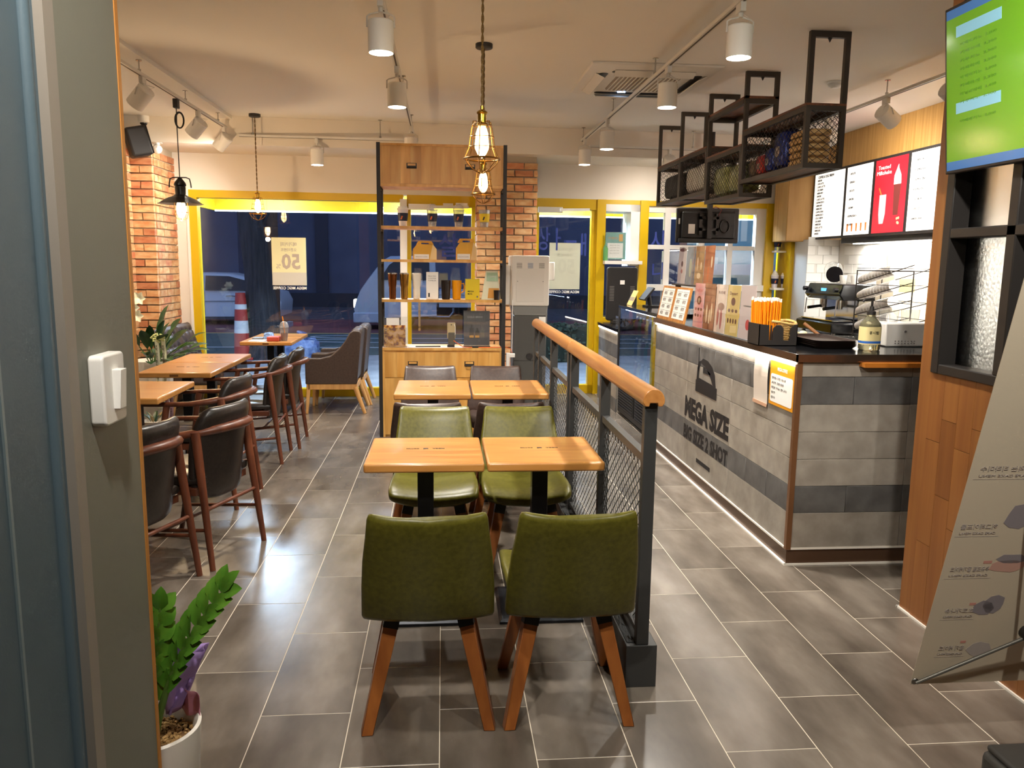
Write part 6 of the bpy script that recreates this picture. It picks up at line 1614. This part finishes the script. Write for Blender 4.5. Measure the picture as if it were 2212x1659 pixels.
# ================================================================ plants
M_leaf = nmat('zz_leaf', '#3a6b1b', '#679a33', (1, 1, 1), 9, 3, .28, .35, .3, .7, coat=.3)
M_dleaf = nmat('dark_leaf', '#153213', '#2c5420', (1, 1, 1), 7, 3, .35, .4, .3, .7)
M_stem = mat('stem_green', '#4e6b2a', .5)
def leaf(b, p, d, nrm, L, W, cup_=.15):
    d = Vector(d).normalized(); nrm = Vector(nrm); s_ = d.cross(nrm).normalized(); nrm = s_.cross(d)
    prof = [(0, .04), (.2, .62), (.42, 1.0), (.65, .92), (.85, .55), (1, .03)]
    vs = []
    for t, w in prof:
        c = Vector(p) + d * (L * t) + nrm * (L * .12 * math.sin(t * 2.6))
        for q in (-1, -.5, 0, .5, 1):
            vs.append(c + s_ * (q * w * W / 2) + nrm * (abs(q) * w * W * cup_))
    fs = [(i * 5 + k, i * 5 + k + 1, (i + 1) * 5 + k + 1, (i + 1) * 5 + k) for i in range(5) for k in range(4)]
    return b.add(vs, fs)
PX, PY = -.745, 1.95
zz = thing('potted_zz_plant', 'zz plant with glossy leaves in a white pot next to the grey jamb', 'plant', (PX, PY, 0))
MB().lathe([(0, 0), (.085, 0), (.10, .02), (.118, .312), (.120, .332), (.112, .336), (.104, .325), (.10, .28), (0, .28)], (PX, PY, 0), 40).build('pot', mat('white_ceramic', '#dfd9cf', .3), zz, smooth=True, ang=40)
MB().lathe([(0, .290), (.06, .294), (.102, .290)], (PX, PY, 0), 24).build('soil', nmat('bark_soil', '#5a3a1a', '#a9824a', (1, 1, 1), 60, 4, .85, None, .35, .65, bump=1.0, bdist=.02), zz)
gb = MB()
for i in range(420):
    a = random.uniform(0, 6.283); r_ = .10 * math.sqrt(random.random())
    gb.obox((PX + r_ * math.cos(a), PY + r_ * math.sin(a), .294 + random.uniform(0, .008)), random.uniform(.005, .011), random.uniform(.004, .008), .004, Matrix.Rotation(random.uniform(0, 6), 3, 'Z') @ Matrix.Rotation(random.uniform(-.6, .6), 3, 'X'))
gb.build('gravel', nmat('husk_gravel', '#7a5528', '#c9a266', (1, 1, 1), 25, 2, .8, rand=.2), zz, kind='stuff')
def frond(base, tip, ctrl, n, L, W, lean):
    base, tip, ctrl = Vector(base), Vector(tip), Vector(ctrl)
    q = lambda t: base * (1 - t) ** 2 + ctrl * (2 * t * (1 - t)) + tip * t * t
    st = MB().tube([q(i / 14) for i in range(15)], [.011 - .008 * i / 14 for i in range(15)], 8).build('frond_stem', M_stem, zz, smooth=True)
    for i in range(n):
        t = .34 + .64 * i / (n - 1)
        p = q(t); tg = (q(min(1, t + .02)) - q(t - .02)).normalized()
        sd = tg.cross(Vector(lean)).normalized()
        for s_ in (-1, 1):
            d = (tg * .85 + sd * s_ * .6).normalized()
            k_ = 1.0 - .35 * abs(t - .6)
            leaf(MB(), p, d, Vector(lean) + tg * .1 + Vector((random.uniform(-.2, .2), random.uniform(-.2, .2), random.uniform(-.2, .2))), L * k_, W * k_).build('leaf', M_leaf, st, smooth=True, ang=80)
    leaf(MB(), q(.98), (tip - ctrl), lean, L * .95, W * .8).build('leaf', M_leaf, st, smooth=True, ang=80)
frond((-.735, 1.93, .29), (-.535, 1.90, .715), (-.69, 1.92, .53), 9, .082, .046, (-.55, -.8, .35))
frond((-.745, 1.94, .29), (-.70, 1.93, .66), (-.72, 1.93, .47), 7, .07, .045, (.3, -.9, .3))
frond((-.76, 1.98, .29), (-.86, 2.02, .75), (-.79, 2.0, .55), 7, .09, .045, (.2, -.9, .4))
wr_ = MB().sheet(lambda u, v: (-.700 + .075 * math.sin(u * 3.1) * (v + .35) - .02 + .008 * math.sin(u * 22), 2.07 - .10 * u + .012 * math.sin(v * 9 + u * 14), .345 + .17 * v * (1 - .25 * abs(u - .5))), 26, 10).build('wrap_paper', mat('violet_wrap', '#a98ac8', .6), zz, smooth=True, solid=.001)
MB().sheet(lambda u, v: (-.71 + .075 * u, 2.035 - .05 * u + .01 * math.sin(u * 9), .33 + .085 * v * (1 - .3 * u)), 12, 6).build('wrap_paper', mat('pink_wrap', '#d08aa0', .6), zz, smooth=True, solid=.001)

bpn = thing('gift_plant', 'large leafy gift plant with cream ribbons in a white pot behind the left tables', 'plant', (-2.62, 7.25, 0))
QX, QY = -2.58, 7.28
MB().lathe([(0, 0), (.13, 0), (.14, .02), (.17, .60), (.175, .625), (.165, .625), (.15, .57), (0, .56)], (QX, QY, 0), 28).build('pot', MATS['white_ceramic'], bpn, smooth=True, ang=40)
for i in range(30):
    a = random.uniform(0, 6.283); el = random.uniform(.15, 1.3)
    d = Vector((math.cos(a) * math.cos(el), math.sin(a) * math.cos(el), math.sin(el)))
    if d.x < -.25: d.x *= -.6; d.normalize()
    p = Vector((QX, QY, .58)) + Vector((d.x, d.y, 0)) * .05
    q_ = p + d * random.uniform(.10, .34)
    st = MB().tube([p, (p + q_) / 2 + Vector((0, 0, .02)), q_], .005, 6).build('leaf_stalk', M_stem, bpn, smooth=True)
    leaf(MB(), q_, (d + Vector((0, 0, -.25))).normalized(), Vector((-d.x * .3, -d.y * .3 - .2, 1)), random.uniform(.16, .26), random.uniform(.07, .10), .1).build('leaf', M_dleaf, st, smooth=True, ang=80)
for (x, y, z) in ((-2.60, 7.12, 1.18), (-2.66, 7.14, 1.10), (-2.62, 7.11, 1.03)):
    fl = MB()
    for k_ in range(6):
        a = k_ * 1.047
        leaf(fl, (x, y, z), (math.cos(a) * .7, -.35, math.sin(a) * .7), (0, -1, 0), .07, .045)
    fl.build('flower', mat('cream_petal', '#e9ead6', .6), bpn, smooth=True, ang=80)
M_rib = mat('cream_ribbon', '#dcdcc0', .6)
bw = MB()
for k_ in range(7):
    a = k_ * .9; bw.tube([(-2.42, 6.99, .845), (-2.42 + .045 * math.cos(a), 6.985, .845 + .03 * math.sin(a) + .012), (-2.42 + .06 * math.cos(a + .4), 6.985, .845 + .035 * math.sin(a + .4))], .010, 6)
bw.build('ribbon_bow', mat('lime_bow', '#c3c98a', .6), bpn, smooth=True)
for x in (-2.455, -2.40):
    rb_ = MB().sheet(lambda u, v: (x + .034 * u + .006 * math.sin(v * 6), 6.985 + .004 * math.sin(v * 9), .845 - .62 * v), 3, 24).build('ribbon_tail', M_rib, bpn, smooth=True, solid=.001)
    text('축\n발\n전\n개\n업\n감\n사', 'ribbon_lettering', M_print, rb_, (x + .017, 6.98, .58), (1, 0, 0), (0, 0, 1), .42, .018)
sp_ = thing('small_potted_plant', 'small plant in a white pot with saucer on the floor under the left table', 'plant', (-2.42, 6.78, 0))
MB().lathe([(0, .012), (.06, .012), (.075, .03), (.095, .17), (.10, .175), (.092, .178), (.08, .15), (0, .15)], (-2.42, 6.78, 0), 28).build('pot', MATS['white_ceramic'], sp_, smooth=True, ang=40)
MB().lathe([(0, 0), (.085, 0), (.10, .02), (.095, .02), (.08, .010), (0, .010)], (-2.42, 6.78, 0), 28).build('saucer', MATS['white_ceramic'], sp_, smooth=True, ang=40)
for i in range(12):
    a = i * .8; d = Vector((math.cos(a) * .6, math.sin(a) * .6, .55))
    leaf(MB(), Vector((-2.42, 6.78, .16)) + Vector((d.x, d.y, 0)) * .04, d, (-d.x, -d.y, 1), random.uniform(.08, .13), .03).build('leaf', M_dleaf if i % 3 else mat('dry_leaf', '#a08a5c', .6), sp_, smooth=True, ang=80)
for x in (-2.30, -2.265):
    rb_ = MB().sheet(lambda u, v: (x + .03 * u + .008 * math.sin(v * 5), 6.70, .44 - .34 * v), 3, 16).build('ribbon_tail', mat('pink_ribbon', '#c9a3b4', .6), sp_, smooth=True, solid=.001)
    text('축\n개\n업\n감\n사', 'ribbon_lettering', M_print, rb_, (x + .016, 6.695, .28), (1, 0, 0), (0, 0, 1), .22, .016)
cbx = thing('cardboard_box', 'brown cardboard box with white label beside the small plant', 'box', (-2.62, 6.60, 0))
bx('carton', mat('cardboard', '#a3805c', .8), -2.80, -2.50, 6.45, 6.75, 0, .42, cbx, bevel=.003); bx('label', M_paper, -2.60, -2.53, 6.447, 6.45, .18, .34, cbx)
# ================================================================ outside, at dusk
M_asp = nmat('asphalt', '#2f3238', '#3d4046', (1, 1, 1), 3, 5, .8)
M_pav = nmat('paving', '#777c82', '#8e9296', (1, 1, 1), 3, 4, .8)
gnd = struct(MB().box(-30, 30, 9.62, 13.6, -.25, -.06).build('ground_pavement', M_pav))
rd = struct(MB().box(-30, 30, 13.6, 60, -.3, -.15).build('ground_road', M_asp))
bx('green_lane', nmat('green_lane', '#27403f', '#324f4d', (1, 1, 1), 2, 4, .8), -30, 30, 13.8, 18.7, -.149, -.146, rd)
bx('red_lane', nmat('red_lane', '#53282b', '#643236', (1, 1, 1), 2, 4, .8), -30, 30, 18.8, 23.2, -.149, -.145, rd)
M_line = mat('road_line', '#a9b4b8', .7)
bx('lane_line', mat('road_line_yellow', '#b59a55', .7), -30, 30, 18.66, 18.78, -.148, -.143, rd); bx('lane_line', M_line, -30, 30, 15.6, 15.7, -.148, -.143, rd)
for q in range(2):
    MB().tube([(-1.7 + 1.2 * math.cos(a * .2 + 1.6), 17.0 + q * .9 + .35 * math.sin(a * .2 + 1.6), -.144) for a in range(16)] + [(1.4, 16.7 + q * .9, -.144)], .05, 4, flat=.05).build('road_marking', M_line, rd)
M_fac = nmat('facade_render', '#454b5c', '#545a6b', (1, 1, 1), .6, 4, .9)
fac = thing('facing_building', 'dark blue-grey building wall across the street', 'building', (0, 30, -.15))
bx('wall', M_fac, -12, 30, 30.0, 30.6, -.15, 14, fac)
bx('drain_pipe', mat('pipe_dark', '#2b2e3a', .7), -4.65, -4.2, 29.9, 30.0, -.15, 14, fac)
bx('plinth', mat('plinth_dark', '#33343a', .9), -12, 30, 29.7, 30.0, -.15, .35, fac)
nb_ = thing('side_building', 'paler concrete building at the left across the street', 'building', (-14, 28, -.15))
bx('wall', nmat('concrete_pale', '#6b6a6e', '#7d7b7d', (1, 1, 1), .8, 4, .9), -24, -8.6, 27.8, 28.4, -.15, 14, nb_)
bx('recess', M_fac, -8.6, -7.0, 28.3, 29.2, -.15, 14, nb_)
text('ㅓ', 'wall_sign', mat('sign_dark', '#22242b', .7), nb_, (-9.1, 27.78, 2.6), (1, 0, 0), (0, 0, 1), 1.0, .5)
gb_ = thing('kitchen_side_building', 'greenish lit wall outside the kitchen window', 'building', (8, 16, -.15))
bx('wall', nmat('green_lit_render', '#7fa5a2', '#9abfba', (1, 1, 1), .8, 4, .9), 4.9, 14, 15.5, 15.9, -.15, 8, gb_)  # green-lit look put into the wall colour, in place of a street lamp
bx('awning', mat('grey_awning', '#9aa0a2', .7), 4.6, 14, 14.6, 15.5, 1.35, 1.55, gb_)
hd = MB()
for i in range(900):
    hd.obox((random.uniform(1.6, 3.3), random.uniform(12.6, 13.1), random.uniform(-.05, .55)), random.uniform(.04, .08), .02, random.uniform(.03, .07), Matrix.Rotation(random.uniform(0, 6), 3, 'Z') @ Matrix.Rotation(random.uniform(-1, 1), 3, 'X'))
hg = thing('street_hedge', 'dark clipped hedge at the kerb outside the right glass door', 'hedge', (2.4, 12.85, -.06))
bx('core', mat('hedge_core', '#141d14', .9), 1.6, 3.3, 12.65, 13.05, -.06, .52, hg)
hd.build('foliage', mat('hedge_leaf', '#26352a', .8), hg, kind='stuff')

# yellow canopy over the shop front
cn = thing('shop_canopy', 'yellow shop canopy fascia with lamps outside the window', 'canopy', (.5, 10.0, 2.14))
M_can = mat('canopy_yellow', '#d0a804', .5)
bx('fascia', M_can, -2.80, 5.2, 10.28, 10.36, 2.12, 2.9, cn); bx('fascia_return', M_can, -2.84, -2.80, 9.25, 10.36, 2.12, 2.9, cn)
bx('soffit', mat('soffit_white', '#d8d8d2', .7), -2.8, 5.2, 9.25, 10.28, 2.82, 2.9, cn); bx('fascia_lip', mat('lip_white', '#e6e2d8', .6), -2.80, 5.2, 10.262, 10.28, 2.105, 2.125, cn)
for k_, x in enumerate((-2.15, -.35, 1.5, 3.3)):
    bx('lamp_hanger', M_steel, x - .01, x + .01, 9.70, 9.72, 2.355, 2.82, cn)
    bx('canopy_lamp', mat('canopy_lamp', '#ffffff', .4, emit='#dcebff', estr=20), x - .3, x + .3, 9.60, 9.82, 2.335, 2.355, cn)
    light('AREA', 'canopy_light', (x, 9.71, 2.33), 45, COOL, shape='RECTANGLE', size=.6, size_y=.22)
    light('AREA', 'canopy_uplight', (x, 9.75, 2.45), .9, COOL, shape='RECTANGLE', size=.5, size_y=.06, aim=(x, 10.28, 2.5))

# tree, pole, cone, rubbish bag
tr = thing('street_tree', 'thick dark tree trunk at the kerb outside the window', 'tree', (-2.9, 13.3, -.06))
TX, TY = -2.88, 13.25
rings = []
for i in range(14):
    z = -.06 + 3.6 * i / 13; r_ = .30 - .10 * min(1, i / 5) + (.10 if i == 0 else 0)
    rings.append([(TX - .02 * i + (r_ + .02 * math.sin(k_ * 3 + i * .4)) * math.cos(2 * math.pi * k_ / 18), TY + (r_ + .02 * math.cos(k_ * 5)) * math.sin(2 * math.pi * k_ / 18), z) for k_ in range(18)])
MB().loft(rings).build('trunk', nmat('tree_bark', '#25262a', '#3d3c3e', (6, 6, .6), 4, 5, .95, None, .35, .65, bump=1.0, bdist=.05), tr, smooth=True, ang=60)
for (a, b_, r_) in (((TX - .2, TY, 2.2), (TX - 1.2, TY + .3, 3.8), .06), ((TX - .2, TY, 2.4), (TX + .9, TY - .2, 3.9), .05), ((TX - .1, TY, 1.9), (TX + .5, TY - .2, 2.9), .03)):
    MB().cyl(a, b_, r_, r_ * .4, n=8).build('branch', MATS['tree_bark'], tr, smooth=True)
up = thing('utility_pole', 'grey and brown utility pole behind the tree', 'pole', (-3.45, 15.6, -.06))
MB().cyl((-3.40, 15.2, -.15), (-3.40, 15.2, 6), .10, .09, n=16).build('shaft', mat('pole_grey', '#8d8f92', .7), up, smooth=True); MB().cyl((-3.16, 15.3, -.15), (-3.16, 15.3, 6), .11, .11, n=16).build('conduit', mat('pole_brown', '#5b4433', .8), up, smooth=True)
cn_ = thing('traffic_bollard', 'red and white traffic cone beside the tree', 'traffic cone', (-3.28, 13.05, -.06))
CX, CY = -3.22, 13.05
M_red = mat('cone_red', '#a3322c', .5); M_cw = mat('cone_white', '#c9cbcb', .4)
for i, (za, zb, ra, rb2, m) in enumerate(((0, .42, .13, .115, M_red), (.42, .62, .115, .105, M_cw), (.62, .80, .105, .095, M_red), (.80, .88, .095, .09, M_cw), (.88, 1.06, .09, .075, M_red))):
    MB().cyl((CX, CY, -.06 + za), (CX, CY, -.06 + zb), ra, rb2, n=20).build('band', m, cn_, smooth=True)
bx('foot', M_red, CX - .2, CX + .2, CY - .2, CY + .2, -.06, -.02, cn_, bevel=.01)
tb_ = thing('rubbish_bag', 'blue translucent rubbish bag on the pavement outside the window', 'bag', (-2.28, 12.9, -.06))
b = MB(); pillow(b, (-2.28, 12.9, .12), .58, .5, .36); b.v = [(x + random.uniform(-.03, .03), y + random.uniform(-.03, .03), max(-.058, z + random.uniform(-.03, .03))) for x, y, z in b.v]
b.build('bag', nmat('blue_plastic', '#3a4f86', '#8a9cc0', (1, 1, 1), 9, 4, .25, None, .35, .65), tb_, smooth=True, ang=50)
MB().cyl((-2.28, 12.9, .27), (-2.24, 12.88, .38), .05, .09, n=10).build('knot', MATS['blue_plastic'], tb_)

# cars
M_cwhite = mat('car_white', '#b9c3c9', .25, coat=.6); M_cglass = mat('car_glass', '#15181d', .08); M_tyre = mat('tyre', '#15161a', .8); M_rim = mat('wheel_rim', '#8f979f', .3, .9)
def wheel(parent, x, y, z, r_=.31):
    w_ = MB().cyl((x, y - .10, z), (x, y + .10, z), r_, n=28).build('wheel', M_tyre, parent, bevel=.02)
    MB().cyl((x, y - .106, z), (x, y - .09, z), r_ * .66, n=24).build('rim', M_rim, w_)
    for k_ in range(7):
        a = 2 * math.pi * k_ / 7
        MB().bar((x + .04 * math.cos(a), y - .112, z + .04 * math.sin(a)), (x + r_ * .62 * math.cos(a), y - .11, z + r_ * .62 * math.sin(a)), .045, .02, up=(0, 1, 0)).build('spoke', M_cglass, w_)
def car_body(parent, name, m, prof, y0, y1, tuck):
    """side profile lofted over the width with a tucked-in cabin; prof (x,z,cabin 0..1)"""
    secs = []
    for f in (0, .06, .2, .5, .8, .94, 1):
        y = y0 + (y1 - y0) * f; e_ = abs(f - .5) * 2
        k_ = max(0, (e_ - .6) / .4)
        secs.append([(x, y + (tuck * c_ * (1 if f < .5 else -1) if e_ > .5 else 0), z - (.05 * k_ ** 3 if z > .4 else 0)) for x, z, c_ in prof])
    return MB().loft(secs).build(name, m, parent, smooth=True, ang=35)
sd_ = thing('white_car', 'white hatchback car parked across the street at the left', 'car', (-6.2, 21.8, -.15))
pr2 = [(-8.3, .05, 0), (-8.35, .35, 0), (-8.25, .52, 0), (-7.6, .66, 0), (-7.35, .70, .1), (-6.75, 1.10, 1), (-6.2, 1.19, 1), (-5.5, 1.17, 1), (-4.95, 1.05, 1), (-4.55, .78, .3), (-4.28, .70, 0), (-4.18, .5, 0), (-4.22, .08, 0)]
car_body(sd_, 'body', M_cwhite, pr2, 21.1, 22.75, .13)
for poly in ([(-7.15, .74), (-6.72, 1.04), (-6.15, 1.11), (-6.15, .74)], [(-6.08, .74), (-6.08, 1.11), (-5.5, 1.10), (-5.10, 1.0), (-4.86, .80), (-4.95, .74)]):
    MB().prism(poly, lambda u, v, q: (u, 21.09 + .12 * min(1, (v - .70) / .38) + q, v), -.02, .06).build('side_window', M_cglass, sd_)
MB().prism([(-6.12, .1), (-6.10, .1), (-6.10, .70), (-6.12, .70)], lambda u, v, q: (u, 21.095 + q, v), 0, .01).prism([(-8.1, .42), (-4.3, .46), (-4.3, .49), (-8.1, .45)], lambda u, v, q: (u, 21.09 + q, v), 0, .01).build('door_line', mat('car_line', '#7f8a90', .4), sd_)
MB().tube([(-5.55, 21.07, .60), (-5.50, 21.05, .61), (-5.38, 21.05, .61), (-5.33, 21.07, .60)], .018, 6).build('door_handle', M_rim, sd_, smooth=True)
MB().sphere((-4.30, 21.25, .70), .07, .12, .10).build('tail_lamp', mat('tail_red', '#8a2a2a', .3), sd_, smooth=True)
wheel(sd_, -5.05, 21.15, .16); wheel(sd_, -7.55, 21.15, .16)
tk = thing('white_truck', 'small white flatbed truck driving past outside the glass door', 'truck', (-.5, 20.6, -.15))
prt = [(-2.12, .12, 0), (-2.18, .35, 0), (-2.12, .62, 0), (-2.02, .85, 0), (-1.85, 1.10, .4), (-1.50, 1.55, 1), (-1.30, 1.66, 1), (-.35, 1.68, 1), (-.20, 1.62, .8), (-.16, .2, 0)]
car_body(tk, 'cab', mat('truck_white', '#aebac6', .3, coat=.5), prt, 19.8, 21.4, .08)
MB().prism([(-1.55, 1.08), (-1.32, 1.44), (-1.18, 1.54), (-.42, 1.56), (-.34, 1.50), (-.34, 1.08)], lambda u, v, q: (u, 19.80 + .08 * min(1, max(0, v - .85) / .7) + q, v), -.02, .06).build('side_window', M_cglass, tk)
bx('window_pillar', MATS['truck_white'], -.95, -.90, 19.79, 19.83, 1.08, 1.55, tk)
bx('headlamp', mat('headlamp', '#fff2d8', .3, emit='#fff0d0', estr=6), -2.20, -2.10, 19.9, 20.1, .38, .60, tk, bevel=.03)
bx('indicator', mat('indicator', '#e08a2a', .3, emit='#e08a2a', estr=2), -2.18, -2.10, 19.92, 20.05, .30, .37, tk)
bx('bumper', MATS['truck_white'], -2.20, -1.55, 19.78, 21.42, .02, .28, tk, bevel=.03)
MB().box(-.10, 2.3, 19.78, 21.42, .42, .47).box(-.10, 2.3, 19.78, 19.83, .47, .82).box(-.10, 2.3, 21.37, 21.42, .47, .82).box(2.25, 2.3, 19.78, 21.42, .47, .82).build('flatbed', MATS['truck_white'], tk)
for i in range(3): bx('bed_rib', M_rim, -.40, 2.3, 19.77, 19.78, .52 + i * .1, .535 + i * .1, tk)
bx('chassis', M_tyre, -1.6, 2.2, 20.1, 21.1, .10, .40, tk)
MB().tube([(-.35, 19.85, .38), (-.35, 19.85, .18), (.15, 19.85, .18), (.25, 19.85, .3), (.25, 19.85, .4)], .03, 8).build('side_guard', M_rim, tk)
wheel(tk, -1.0, 19.95, .15, .30); wheel(tk, 1.5, 19.95, .15, .30)
bx('tail_lamp', mat('tail_lamp_red', '#c02040', .3, emit='#ff2040', estr=3), 2.28, 2.32, 19.85, 20.0, .35, .45, tk)
